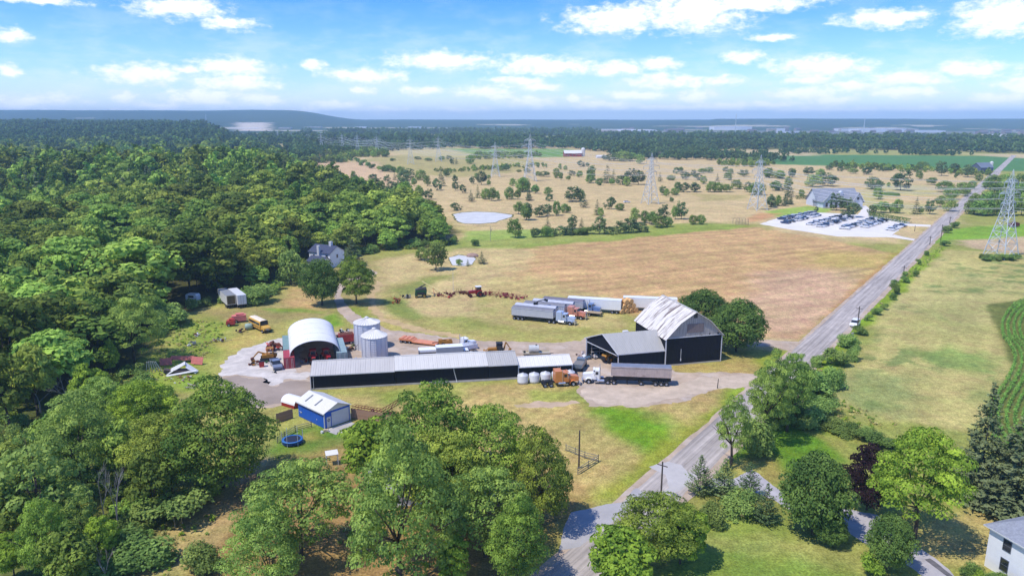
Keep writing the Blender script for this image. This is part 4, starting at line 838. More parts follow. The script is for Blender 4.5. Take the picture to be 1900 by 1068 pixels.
FARM_ = [broad_crown('far_crown', s, 14, 12, 0.11, LEAF_FAR, w=1.1, lumpy=.4, base=.0, flat=.9, dome=False)[0] for s in (211, 212)]
def gn_mass(name, pts, meshes, label, cat):
    """pts: x y z height width rot -> one object that stands a crown on every point"""
    pc = bpy.data.collections.new(name+'_kinds')
    for i, me in enumerate(meshes):
        o = bpy.data.objects.new('%s_kind_%d' % (name, i), me); pc.objects.link(o)
    me = bpy.data.meshes.new(name); me.vertices.add(len(pts)); me.vertices.foreach_set('co', pts[:, :3].astype(np.float32).ravel())
    a = me.attributes.new('sc', 'FLOAT_VECTOR', 'POINT'); a.data.foreach_set('vector', np.stack([pts[:, 4], pts[:, 4], pts[:, 3]], 1).astype(np.float32).ravel())
    a = me.attributes.new('ro', 'FLOAT_VECTOR', 'POINT'); a.data.foreach_set('vector', np.stack([pts[:, 5]*0, pts[:, 5]*0, pts[:, 5]], 1).astype(np.float32).ravel())
    o = bpy.data.objects.new(name, me); COL.objects.link(o); o['kind'] = 'stuff'; o['label'] = label; o['category'] = cat
    ng = bpy.data.node_groups.new(name+'_nodes', 'GeometryNodeTree')
    ng.interface.new_socket('Geometry', in_out='INPUT', socket_type='NodeSocketGeometry'); ng.interface.new_socket('Geometry', in_out='OUTPUT', socket_type='NodeSocketGeometry')
    N = ng.nodes.new; L = ng.links.new; gi = N('NodeGroupInput'); go = N('NodeGroupOutput')
    ip = N('GeometryNodeInstanceOnPoints'); ci = N('GeometryNodeCollectionInfo'); ci.inputs[0].default_value = pc; ci.inputs[1].default_value = True; ci.inputs[2].default_value = True
    L(gi.outputs[0], ip.inputs['Points']); L(ci.outputs[0], ip.inputs['Instance']); ip.inputs['Pick Instance'].default_value = True
    rv = N('FunctionNodeRandomValue'); rv.data_type = 'INT'; rv.inputs[4].default_value = 0; rv.inputs[5].default_value = len(meshes)-1
    L(rv.outputs[2], ip.inputs['Instance Index'])
    for at, sock in (('sc', 'Scale'), ('ro', 'Rotation')):
        na = N('GeometryNodeInputNamedAttribute'); na.data_type = 'FLOAT_VECTOR'; na.inputs[0].default_value = at; L(na.outputs[0], ip.inputs[sock])
    L(ip.outputs[0], go.inputs[0]); md = o.modifiers.new('scatter', 'NODES'); md.node_group = ng; return o
REST = WP[NSINGLE:]
P = np.stack([REST[:, 0], REST[:, 1], zf(REST[:, 0], REST[:, 1]), REST[:, 2], REST[:, 2]*REST[:, 3]*1.3, REST[:, 4]], 1)
nearm = P[:, 1] < 1300+500*(np.random.default_rng(4).random(len(P))-0.5)
gn_mass('woodland', P[nearm], LOW, 'dense green woodland rolling back behind the single trees on the left', 'woodland')
gn_mass('far_woodland', P[~nearm], FARM_, 'bluish far woodland on the rising ground at the left', 'woodland')
# low brush under the wood edge
def scatter_mass(name, polys, n_per_m2, hr, meshes, label, cat, seed=0, wr=(0.9, 1.5)):
    r = np.random.default_rng(seed); out = []
    for poly in polys:
        Pw = np.array(W_(poly)); lo = Pw.min(0); hi = Pw.max(0); n = int((hi-lo).prod()*n_per_m2)
        q = r.uniform(lo, hi, (n, 2)); k = sdf(Pw, q[:, 0], q[:, 1]) < (fbm(q[:, 0]/6, q[:, 1]/6, 3)-0.5)*5-0.8; q = q[k]; q = q[np.abs(q[:, 0]-0.72*q[:, 1]+50.1) > 6.2]
        h = r.uniform(*hr, len(q)); out.append(np.stack([q[:, 0], q[:, 1], zf(q[:, 0], q[:, 1])-0.03, h, h*r.uniform(*wr, len(q)), r.uniform(0, 6.28, len(q))], 1))
    return gn_mass(name, np.concatenate(out), meshes, label, cat)
SB = [bush_mesh('brush_clump', s, 700, 0.062, LEAF_V) for s in (301, 302)]+[bush_mesh('brush_clump', 303, 700, 0.062, LEAF_F)]
WD = [bush_mesh('weed_clump', s, 60, 0.16, DRYL) for s in (311, 312)]+[bush_mesh('weed_clump', 313, 70, 0.16, LEAF_Y), bush_mesh('weed_clump', 314, 70, 0.16, LEAF_G)]
scatter_mass('thicket', [[(-60,1068),(0,740),(60,800),(150,745),(300,860),(300,960),(330,1075),(150,1100)],[(150,740),(240,680),(330,745),(260,770)],[(330,930),(430,870),(420,905),(350,960)]], 0.16, (0.9, 3.4), SB, 'tangled green thicket under the near left trees', 'thicket', 1)
scatter_mass('weeds', [[(240,690),(345,590),(420,600),(400,640),(330,660),(300,730),(200,740)],[(330,655),(420,625),(415,650),(340,700)],[(1500,655),(1740,458),(1760,455),(1690,520),(1600,600),(1500,740)],[(1480,740),(1560,740),(1680,790),(1600,810),(1520,800)],[(300,985),(420,925),(430,960),(340,1080),(200,1080)],[(500,840),(700,860),(900,1000),(760,1060),(500,1000)],[(1300,905),(1420,925),(1460,960),(1330,975)],[(1590,540),(1690,455),(1700,455),(1560,592)]], 0.55, (0.25, 0.8), WD, 'tall rough weeds and grass tufts on the banks and meadow', 'weeds', 2)
scatter_mass('wood_fringe', [[(262,676),(300,632),(345,587),(400,564),(505,554),(522,530),(560,502),(690,470),(848,454),(848,444),(690,460),(555,494),(500,545),(390,555),(330,580),(290,625),(250,672)]], 0.12, (1.5, 4.5), SB, 'leafy undergrowth along the edge of the wood', 'undergrowth', 3)
# far woods on the plain
def far_points(bands, s, seed):
    r = np.random.default_rng(seed); out = []
    for poly, hr in bands:
        Pw = np.array(W_(poly)); lo = Pw.min(0); hi = Pw.max(0); n = int((hi-lo).prod()/(s*s)); q = r.uniform(lo, hi, (n, 2))
        k = sdf(Pw, q[:, 0], q[:, 1]) < (fbm(q[:, 0]/90, q[:, 1]/90, 3)-0.5)*120*(s/14); q = q[k]; h = r.uniform(*hr, len(q))
        out.append(np.stack([q[:, 0], q[:, 1], q[:, 0]*0-0.5, h, h*r.uniform(.9, 1.3, len(q)), r.uniform(0, 6.28, len(q))], 1))
    return np.concatenate(out)
FP = far_points([([(500,282),(640,272),(700,278),(560,296)], (9, 15)), ([(650,270),(830,268),(830,276),(700,282)], (8, 14)), ([(820,270),(1060,268),(1180,276),(1180,290),(1060,276),(830,276)], (12, 19)), ([(1130,286),(1300,278),(1330,290),(1430,294),(1440,301),(1300,300),(1180,294)], (8, 14)), ([(1180,270),(1500,274),(1960,280),(1960,285),(1500,277),(1180,281)], (12, 19)), ([(1400,283),(1560,283),(1790,287),(1790,290),(1500,286)], (7, 11)), ([(1800,289),(1960,291),(1960,293),(1800,291)], (8, 13))], 13, 5)
FP2 = far_points([([(500,266),(1180,264),(1180,270),(820,270),(640,272),(480,276)], (12, 19)), ([(1150,262),(1500,266),(1960,274),(1960,280),(1500,274),(1150,270)], (13, 20)), ([(1000,252),(1500,257),(1960,264),(1960,268),(1150,261)], (12, 18)), ([(430,255),(640,256),(1000,255),(1000,262),(520,265)], (12, 18)), ([(560,248),(1100,246),(1100,250),(640,251)], (12, 20))], 26, 6)
FP2[:, 3:5] *= 1.25
gn_mass('distant_woods', np.concatenate([FP, FP2]), FARM_, 'dark blue-green woods in bands across the plain below the escarpment', 'woods')
# hedgerows of the far fields and golf course margins
MP = far_points([([(800,318),(1000,305),(1010,309),(820,324)], (3, 6)), ([(1330,300),(1440,304),(1440,310),(1340,308)], (4, 9)), ([(1500,306),(1830,322),(1830,326),(1500,311)], (4, 9)), ([(560,300),(645,293),(650,300),(600,305)], (5, 10)), ([(870,286),(1000,287),(1000,294),(880,296)], (4, 8)), ([(620,278),(700,280),(720,292),(620,292)], (6, 11))], 9, 8)
gn_mass('hedge_belt', MP, LOW[:3], 'scrubby belts of bushes between the golf course and the far green field', 'hedge')
# ------------------------------------------------------------------ building materials
def lc(r, g, b, k=0.75): return lin(r, g, b, k)
tin_grey = mat('galvanised_roof', lc(226,220,210,.72), 0.5, 0.0, 0.10, 0.5, 0.0, streak=(1, .25, .25), pos=True)
tin_white = mat('white_steel_roof', lc(236,231,220,.76), 0.45, 0.0, 0.07, 0.4, streak=(1, .2, .2), pos=True, dirt=(lc(190,188,186), 0.05))
tin_light = mat('pale_steel_roof', lc(244,239,229,.80), 0.45, 0.0, 0.06, 0.4, streak=(1, .2, .2), pos=True)
tin_dull = mat('dull_grey_roof', lc(210,206,198,.68), 0.6, 0.0, 0.10, 0.6, streak=(1, .2, .2), pos=True)
rust_roof = mat('rusty_barn_roof', lc(242,234,222,.84), 0.65, 0.0, 0.12, 0.8, streak=(.30, 2.6, .30), dirt=(lc(112,70,60,.5), 0.46), dthr=(0.50, 0.62, 0.85))
RUST_TC = LAST_TC
black_wall = mat('black_siding', (0.007,0.0075,0.013), 0.7, 0.0, 0.3, 0.6, streak=(3, 3, .2), spec=0.2)
navy_wall = mat('dark_navy_siding', (0.009,0.011,0.019), 0.7, 0.0, 0.3, 0.6, streak=(3, 3, .2), spec=0.2)
blue_wall = mat('blue_steel_siding', lc(22,92,196,.95), 0.5, 0.0, 0.14, 0.8, streak=(4, 4, .2))
white_trim = mat('white_trim', (0.62,0.62,0.62), 0.5, 0, 0.08, 2)
white_wall = mat('white_siding', (0.80,0.80,0.81), 0.6, 0, 0.06, 1.5)
grey_shingle = mat('grey_shingles', lc(168,172,182,.7), 0.9, 0, 0.25, 3.0, 0.3, spec=.15)
dark_shingle = mat('slate_shingles', lc(104,112,140,.5), 0.9, 0, 0.25, 3.0, 0.3, spec=.15)
old_wood = mat('weathered_boards', lc(196,188,180,.85), 0.95, 0, 0.45, 0.9, 0.3, streak=(9, 9, .45), dirt=(lc(70,60,56,.6), 0.22), spec=.1)
fence_wood = mat('fence_boards', lc(178,144,122,.85), 0.95, 0, 0.35, 2.0, 0.3, spec=.1)
rail_wood = mat('rail_timber', lc(176,170,160,.55), 0.95, 0, 0.35, 3.0, 0.3, spec=.1)
galv = mat('silo_steel', lc(222,222,226,.85), 0.4, 0.1, 0.10, 0.6, streak=(3, 3, .15))
steel = mat('pylon_steel', lc(214,220,220,.9), 0.55, 0.3, 0.08, 1.0)
dark = mat('dark_steel', (0.02,0.02,0.022), 0.6, 0.0, 0.3, 2.0)
interior = mat('shed_interior', (0.06,0.052,0.046), 0.9, 0, 0.3, 1.0)
win = glass()
def rust(c=(0.16,0.055,0.035)): return mat('rust_%d' % int(c[0]*1000), c, 0.85, 0.1, 0.4, 1.6, 0.3, dirt=((0.10,0.06,0.045), 0.35), spec=.2)
def roof_panels(parent, p0, p1, q0, q1, n, m, t=0.05, rib=0.06, name='roof_panel'):
    """sheets from the eave p0-p1 to the ridge q0-q1, each an object of its own with a raised seam"""
    p0, p1, q0, q1 = map(Vector, (p0, p1, q0, q1)); nrm = (p1-p0).cross(q0-p0).normalized()
    if nrm.z < 0: nrm = -nrm
    dp, dq = (p1-p0)/n, (q1-q0)/n; me = None
    for i in range(n):
        a = p0+dp*i
        if me is None or (dp-dq).length > 1e-4:
            e = dp.normalized()*0.012
            A, B, C, D = Vector((0,0,0)), dp-e, (q0+dq*i-a)+dq-e, (q0+dq*i-a)
            b = MB(); up = nrm*t
            b.add([A, B, C, D, A+up, B+up, C+up, D+up], [(3,2,1,0),(4,5,6,7),(0,1,5,4),(1,2,6,5),(2,3,7,6),(3,0,4,7)])
            w = dp.normalized()*min(0.07, dp.length*.12); u2 = nrm*(t+rib)
            for f in ((0.0, 0.5) if dp.length > 0.7 else (0.0,)):
                s0, s1 = dp*f, dq*f; off = D-A
                b.add([A+s0+up, A+s0+w+up, D+s1+w+up, D+s1+up, A+s0+u2+w*.2, A+s0+w*.8+u2, D+s1+w*.8+u2, D+s1+w*.2+u2], [(4,5,6,7),(0,1,5,4),(1,2,6,5),(2,3,7,6),(3,0,4,7)])
            me = b.mesh(name, m)
        inst(name, me, parent, a)
def wall_panels(parent, x0, x1, y, z0, z1, m, w=1.0, axis='y', out=-1):
    n = max(1, round((x1-x0)/w)); d = (x1-x0)/n
    if axis == 'y': me = MB().box(.012, 0, z0, d-.012, out*.025, z1).box(d*.48, out*.025, z0, d*.52, out*.045, z1).mesh('wall_panel', m)
    else: me = MB().box(0, .012, z0, out*.025, d-.012, z1).box(out*.025, d*.48, z0, out*.045, d*.52, z1).mesh('wall_panel', m)
    for i in range(n): inst('wall_panel', me, parent, (x0+d*i, y, 0) if axis == 'y' else (y, x0+d*i, 0))
def window(parent, x, y, z, w, h, axis, m=None, frame=None, rows=2):
    """sash window in a wall; axis is the outward direction"""
    f = MB(); d = 0.06; sgn = 1 if axis[0] == '+' else -1
    def bx(b, u0, z0, u1, z1, d0, d1):
        if axis[1] == 'x': b.box(min(x+sgn*d0, x+sgn*d1), y+u0, z+z0, max(x+sgn*d0, x+sgn*d1), y+u1, z+z1)
        else: b.box(x+u0, min(y+sgn*d0, y+sgn*d1), z+z0, x+u1, max(y+sgn*d0, y+sgn*d1), z+z1)
    for u0, z0, u1, z1 in ((-w/2-.08, -.08, w/2+.08, 0), (-w/2-.08, h, w/2+.08, h+.1), (-w/2-.08, 0, -w/2, h), (w/2, 0, w/2+.08, h)): bx(f, u0, z0, u1, z1, -.02, d)
    if rows > 1: bx(f, -w/2, h/2-.03, w/2, h/2+.03, -.01, d*.7)
    o = f.build('window', frame or white_trim, parent); g = MB(); bx(g, -w/2, 0, w/2, h, 0.004, 0.02); g.build('pane', m or win, o); return o
# ------------------------------------------------------------------ long shed
a, b_ = Vector(G(577, 723.5)), Vector(G(1062, 696.5)); rzs = heading(a, b_)
S = thing('long_shed', 'long low black shed with stepped pale metal roof facing the yard', 'shed', a, rzs)
dirx = Vector((math.cos(rzs), math.sin(rzs)))
def along(px, py): return (Vector(G(px, py))-a).dot(dirx)
LX = [0, along(733, 712), along(905, 702), along(960, 698.5), (b_-a).length]
secs = [(LX[0], LX[1], 3.35, 4.75, 9.6, tin_grey, 17), (LX[1]+.01, LX[2], 3.50, 4.9, 9.6, tin_white, 22), (LX[2]+.01, LX[3], 3.45, 4.8, 9.4, tin_dull, 7), (LX[3]+.01, LX[4], 2.75, 3.9, 6.4, tin_light, 13)]
for k, (x0, x1, he, hr, dp, rm, n) in enumerate(secs):
    w = MB(); w.prism([(0.12, .35), (dp-.12, .35), (dp-.12, he-.12), (dp/2, hr-.14), (.12, he-.12)], 'x', x0+.05, x1-.05)
    w.build('wall', black_wall, S)
    wall_panels(S, x0+.05, x1-.05, .117, .37, he-.16, black_wall)
    f = MB().box(x0+.02, .02, -.1, x1-.02, dp-.02, .35); f.build('foundation', concrete, S)
    roof_panels(S, (x0, -.25, he-.10), (x1, -.25, he-.10), (x0, dp/2, hr), (x1, dp/2, hr), n, rm)
    roof_panels(S, (x1, dp+.25, he-.10), (x0, dp+.25, he-.10), (x1, dp/2, hr), (x0, dp/2, hr), n, rm)
    MB().box(x0, dp/2-.18, hr+.03, x1, dp/2+.18, hr+.10).build('ridge_cap', rm, S)
    MB().box(x0, -.33, he-.24, x1, -.25, he-.06).build('eave_trim', white_trim, S)
g = MB(); g.box(-.06, -.05, 0, .10, .12, 3.3); g.box(.55, -.04, .35, .62, .10, 3.2); g.build('corner_trim', white_trim, S)
MB().box(LX[3]-.05, -.02, 0, LX[3]+.12, .1, 3.3).build('corner_trim', white_trim, S)
MB().box(LX[4]-.14, -.02, 0, LX[4]+.03, .1, 2.7).build('corner_trim', white_trim, S)
MB().box(LX[4]-3.3, .0, .35, LX[4]-3.2, .11, 2.7).build('corner_trim', white_trim, S)
xd = along(844, 705); MB().path([(xd-.3, -.1, 3.3), (xd-.25, -.06, 2.6), (xd+.25, -.06, .5), (xd+.3, -.5, .15)], .08, 6).build('downpipe', white_trim, S)
MB().obox(((LX[1]+LX[3])/2+4, -.22, .12), (LX[3]-LX[1]-8, .2, .22)).build('kerb_beam', concrete, S)
# ------------------------------------------------------------------ gambrel barn
A = Vector(G(1234, 679)); Bp = Vector(G(1336.5, 669.5)); rzb = heading(A, Bp); WB = (Bp-A).length
T = thing('gambrel_barn', 'tall black barn with rust-streaked gambrel roof and weathered board gable', 'barn', A, rzb)
RUST_TC.object = T
DB, HE, HK, HR = 16.6, 6.6, 10.0, 12.3
wl = MB(); wl.box(.02, .02, .3, WB-.02, DB, HE-.1); wl.build('wall', black_wall, T)
MB().box(-.05, -.06, -.1, WB+.05, DB+.05, .3).build('foundation', concrete, T)
wall_panels(T, .12, WB-.12, .017, .33, HE-.16, black_wall); wall_panels(T, .12, DB-.1, .017, .33, HE-.6, black_wall, axis='x')
kx = WB*0.235
gp_ = [(0, HE), (kx, HK), (WB/2, HR), (WB-kx, HK), (WB, HE)]
for yy in (0.06, DB-.1):
    gb = MB(); n = 56; gr = random.Random(4)
    def top(x):
        for (xa, za), (xb, zb) in zip(gp_[:-1], gp_[1:]):
            if xa <= x <= xb: return za+(zb-za)*(x-xa)/(xb-xa)
        return HE
    for i in range(n):
        x0, x1 = WB*i/n+.012, WB*(i+1)/n-.012; d = gr.uniform(0, .05)
        if gr.random() < .03: continue
        z0 = HE+(gr.uniform(0, .5) if gr.random() < .12 else 0)
        gb.add([(x0, yy-d, z0), (x1, yy-d, z0), (x1, yy-d, top(x1)), (x0, yy-d, top(x0)), (x0, yy+.05, z0), (x1, yy+.05, z0), (x1, yy+.05, top(x1)), (x0, yy+.05, top(x0))], [(0,1,2,3),(7,6,5,4),(0,4,5,1),(1,5,6,2),(3,7,4,0)][:4])
    gb.build('gable_boards', old_wood, T, kind='stuff')
MB().prism([(x, z-.05) for x, z in gp_], 'y', .14, DB-.2).build('gable_backing', interior, T)
MB().box(WB/2-.45, -.05, HK+.9, WB/2+.45, .02, HK+1.9).build('loft_opening', interior, T)
MB().box(WB*.36, -.03, HE+.9, WB*.66, .02, HE+3.0).build('loft_door', mat('loft_door_boards', lc(168,150,144,.6), .95, 0, .4, 1, streak=(9,9,.5), dirt=(lc(80,66,62,.6), .2)), T)
for i, ((xa, za), (xb, zb)) in enumerate(zip(gp_[:-1], gp_[1:])):
    ex = Vector((xa-xb, 0, za-zb)).normalized()*(.55 if i in (0, 3) else 0)
    lo, hi = ((xa, za), (xb, zb)) if i < 2 else ((xb, zb), (xa, za))
    o = .5 if i in (0, 3) else 0; dv = Vector((lo[0]-hi[0], lo[1]-hi[1])).normalized()*o
    lo = (lo[0]+dv.x, lo[1]+dv.y)
    y0, y1 = (-.45, DB+.3)
    if i >= 2: y0, y1 = y1, y0
    roof_panels(T, (lo[0], y1, lo[1]), (lo[0], y0, lo[1]), (hi[0], y1, hi[1]), (hi[0], y0, hi[1]), 18, rust_roof if i != 0 else rust_roof)
MB().box(WB/2-.2, -.45, HR+.02, WB/2+.2, DB+.3, HR+.12).build('ridge_cap', tin_grey, T)
tr = MB(); tr.box(-.06, -.09, HE-.12, WB+.06, .01, HE+.04); tr.build('gable_trim', white_trim, T)
for x in (0.0, WB): MB().box(x-.1, -.09, 0, x+.1, .1, HE-.1).build('corner_trim', white_trim, T)
MB().tube((WB*.27, -.06, 1.2), (WB*.27, -.06, 3.8), .05, 6).tube((WB*.27, -.1, 1.0), (WB*.27, -.1, 1.5), .12, 6).build('hanging_pipe', white_trim, T)
# ------------------------------------------------------------------ open machine shed against the barn
WL, HL, HLR, DL = 11.3, 3.7, 6.1, 11.4
Lf = A-Vector((math.cos(rzb), math.sin(rzb)))*WL
T2 = thing('machine_shed', 'open-ended dark machine shed with grey pitched roof joined to the barn', 'shed', (Lf.x, Lf.y, 0), rzb)
y0 = .6; DL = 9.75; SK = -4.1; HB, HLR = 4.9, 7.2; yr = y0+DL*.46; xr = SK*.46; yb = y0+DL
MB().box(0.1, y0, .15, WL-.1, y0+.15, HL-.1).build('wall', navy_wall, T2)
wall_panels(T2, .26, WL-.1, y0-.003, .17, HL-.2, navy_wall)
MB().box(SK+.1, yb-.15, .15, WL-.1, yb, HB-.1).build('wall', navy_wall, T2)
gw = [(0, y0+.1, HL-.55), (SK, yb-.1, HB-.75), (SK, yb-.1, HB-.1), (xr, yr, HLR-.1), (0, y0+.1, HL-.1)]
MB().add([(x+.08, y, z) for x, y, z in gw]+[(x+.2, y, z) for x, y, z in gw], [(0,1,2,3,4), (9,8,7,6,5)]+[(i, i+5, (i+1) % 5+5, (i+1) % 5) for i in range(5)]).build('gable_wall', navy_wall, T2)
MB().tube((.1, y0+.1, HL-.62), (SK+.1, yb-.1, HB-.82), .12, 4).build('header_beam', white_trim, T2)
MB().box(-.04, y0+.02, 0, .2, y0+.26, HL).build('corner_post', white_trim, T2); MB().box(SK-.04, yb-.25, 0, SK+.2, yb-.01, HB).build('corner_post', white_trim, T2)
for f in (.33, .66): MB().box(4+SK*f, y0+DL*f, 0, 4.2+SK*f, y0+DL*f+.2, HL+.8).build('post', old_wood, T2)
roof_panels(T2, (-.3, y0-.35, HL-.1), (WL-.02, y0-.35, HL-.1), (xr-.3, yr, HLR), (WL-.02, yr, HLR), 13, tin_dull, rib=.035)
roof_panels(T2, (WL-.02, yb+.35, HB-.1), (SK-.3, yb+.35, HB-.1), (WL-.02, yr, HLR), (xr-.3, yr, HLR), 13, tin_dull, rib=.035)
MB().box(-.32, y0-.4, HL-.2, WL, y0-.34, HL).build('eave_trim', white_trim, T2)
MB().tube((-.33, y0-.35, HL-.1), (xr-.33, yr, HLR), .11, 4).tube((xr-.33, yr, HLR), (SK-.33, yb+.35, HB-.1), .11, 4).build('barge_board', white_trim, T2)
sh = MB()
for k in range(4): sh.box(-3.0, y0+DL-.9, .6+k*.9, 8, y0+DL-.25, .66+k*.9)
for k in range(5): sh.box(-3+k*2, y0+DL-.9, 0, -2.92+k*2, y0+DL-.8, 3.9)
sh.build('shelving', old_wood, T2)
MB().box(3.6, yr+1.2, HLR-.7, 4.8, yr+2, HLR-.1).build('roof_vent', tin_light, T2)
# ------------------------------------------------------------------ arched shed between containers
p, q = Vector(G(553, 687)), Vector(G(642, 672)); rzq = heading(p, q)-0.02; WQ = 12.0
# the arch rests on containers: springing at 2.6 m
cq = Vector(G(527, 683)); rq = 0.31
T3 = thing('arched_shed', 'white fabric arched shed spanning shipping containers, open front', 'shed', (cq.x, cq.y, 0), rq)
RXQ, SP, HQ, DQ = 5.6, 2.3, 3.45, 20.0; CX = 2.44*.5+RXQ+.2
membrane = mat('white_membrane', (0.82,0.80,0.77), 0.5, 0, 0.05, 0.5)
def arc(n, rx, h): return [(CX-rx*math.cos(PI*i/n), SP+h*math.sin(PI*i/n)**0.9) for i in range(n+1)]
for i in range(9):
    y0_, y1_ = .4+DQ*i/9+.01, .4+DQ*(i+1)/9-.01; b = MB(); P1 = arc(28, RXQ+.008*(i % 2), HQ+.008*(i % 2))
    vs = [(x, y0_, z) for x, z in P1]+[(x, y1_, z) for x, z in P1]; n = len(P1)
    b.add(vs, [(j, j+1, n+j+1, n+j) for j in range(n-1)]); b.build('roof_panel', membrane, T3, smooth=True)
for yy in (.4, .4+DQ):
    b = MB(); P1 = [(x, yy, z) for x, z in arc(24, RXQ, HQ)]; b.path(P1, .09, 6); b.build('arch_frame', white_trim, T3)
bw = MB(); P1 = arc(24, RXQ-.1, HQ-.1); bw.add([(x, .4+DQ-.2, z) for x, z in P1]+[(CX+RXQ, .4+DQ-.2, 0), (CX-RXQ, .4+DQ-.2, 0)], [tuple(range(len(P1)+2))]); bw.build('back_wall', mat('back_sheet', (0.035,0.035,0.04), .8), T3)
def container(name, label, loc, rz, m, L=12.2, Wd=2.44, H=2.59, doors=True, group=None):
    t = thing(name, label, 'container', loc, rz, group); b = MB()
    # corrugated sides
    n = int(L/.28)
    for s in (0, 1):
        vs = []
        for i in range(n+1):
            d = .045 if i % 4 in (1, 2) else 0; x = (d if s == 0 else Wd-d); vs += [(x, L*i/n, .12), (x, L*i/n, H-.1)]
        b.add(vs, [(2*i, 2*i+2, 2*i+3, 2*i+1) for i in range(n)])
    b.box(0, L-.04, .1, Wd, L, H-.1); b.build('side_panel', m, t)
    MB().box(0.03, 0.05, H-.10, Wd-.03, L, H).build('roof', m, t)
    f = MB()
    for x in (0, Wd-.1):
        f.box(x, -.02, 0, x+.1, .1, H); f.box(x, L-.1, 0, x+.1, L, H); f.box(x, 0, 0, x+.1, L, .14)
    f.box(0, -.02, 0, Wd, .1, .14); f.box(0, -.02, H-.12, Wd, .1, H); f.build('frame', m, t)
    for x in (.1, Wd/2+.01):
        d = MB().box(x, .0, .15, x+Wd/2-.11, .06, H-.13)
        for k in range(4): d.box(x+.08, -.03, .35+k*.52, x+Wd/2-.2, .0, .6+k*.52)
        dd = d.build('door', m, t); MB().tube((x+Wd/4-.1, -.06, .15), (x+Wd/4-.1, -.06, H-.15), .025, 5).tube((x+Wd/4+.2, -.06, .15), (x+Wd/4+.2, -.06, H-.15), .025, 5).build('lock_bar', white_trim, dd)
    return t
redc = mat('red_container_paint', lc(206,82,92,.62), 0.6, 0, 0.2, 1.2, dirt=(lc(140,70,66), .25)); greenc = mat('green_container_paint', lc(150,182,176,.62), 0.6, 0, 0.18, 1.0, dirt=(lc(150,120,110), .15)); bluegc = mat('pale_container_paint', lc(170,196,198,.65), .6, 0, .15, 1.0)
browntop = mat('rusty_container_paint', lc(176,120,112,.6), .7, 0, .25, 1.0, dirt=(lc(130,90,84), .3))
def rel(o, x, y, z=0): return o.matrix_world_loc(x, y) if False else (o.location.x+x*math.cos(o.rotation_euler.z)-y*math.sin(o.rotation_euler.z), o.location.y+x*math.sin(o.rotation_euler.z)+y*math.cos(o.rotation_euler.z), z)
container('shipping_container', 'red container with closed doors at the arched shed front left corner', rel(T3, 0, -.6), rq, redc, 6.1)
container('shipping_container', 'pale green container behind the red one, left side of arched shed', rel(T3, 0, 5.7), rq, greenc, 12.2)
container('shipping_container', 'pale blue-grey container under the right side of arched shed', rel(T3, CX*2-2.3, -.4), rq, bluegc, 12.2)
# ------------------------------------------------------------------ grain bins
def bin_(name, label, loc, r, h, hc, n=30):
    t = thing(name, label, 'grain bin', loc, .3); b = MB(); prof = []
    k = int(h/.42)
    for i in range(k+1):
        z = h*i/k; prof += [(r+.035, z), (r-.0, z+h/k*.5)]
    prof = prof[:-1]; b.lathe(prof, 40); b.build('bin_wall', galv, t, smooth=False)
    rr = MB()
    for i in range(14):
        a_ = 2*PI*i/14; rr.box(-.05, r+.02, 0, .05, r+.12, h); k0 = len(rr.v)-8
        for j in range(k0, k0+8):
            x, y, z = rr.v[j]; rr.v[j] = (x*math.cos(a_)-y*math.sin(a_), x*math.sin(a_)+y*math.cos(a_), z)
    rr.build('stiffener', galv, t)
    me = None; half = PI/n*.985
    for i in range(n):
        if me is None:
            q = MB(); R_ = r+.18; q.add([(R_*math.cos(-half), R_*math.sin(-half), h), (R_*math.cos(half), R_*math.sin(half), h), (.45*math.cos(half), .45*math.sin(half), h+hc), (.45*math.cos(-half), .45*math.sin(-half), h+hc)], [(0,1,2,3)])
            q.add([(R_*math.cos(half)*1.0, R_*math.sin(half)-.10, h+.01), (R_*math.cos(half), R_*math.sin(half), h+.13), (.45*math.cos(half), .45*math.sin(half), h+hc+.08), (.45*math.cos(half), .45*math.sin(half)-.06, h+hc)], [(0,1,2,3)])
            q.add([(R_*math.cos(half), R_*math.sin(half), h+.13), (R_*math.cos(half), R_*math.sin(half)+.04, h-.02), (.45, .45*math.sin(half)+.03, h+hc), (.45*math.cos(half), .45*math.sin(half), h+hc+.08)], [(0,1,2,3)])
            me = q.mesh('roof_panel', tin_light)
        inst('roof_panel', me, t, (0, 0, 0), (0, 0, 2*PI*i/n))
    MB().lathe([(.5, h+hc-.03), (.5, h+hc+.25), (.1, h+hc+.45), (0, h+hc+.45)], 14).build('fill_cap', tin_light, t)
    MB().obox((r*.55, 0, h+hc*.5), (.7, .7, .3), (0, math.atan2(hc, r), 0)).build('roof_hatch', tin_grey, t)
    return t
x, y = G(696, 664); BIN = bin_('grain_bin', 'corrugated steel grain bin with ribbed cone roof, the nearer of two', (x, y, 0), 2.95, 5.6, 1.5)
x, y = G(686, 652); bin_('grain_bin', 'taller corrugated grain bin with plain cone roof behind the nearer bin', (x-1.1, y+3.4, 0), 3.1, 6.5, 1.0)
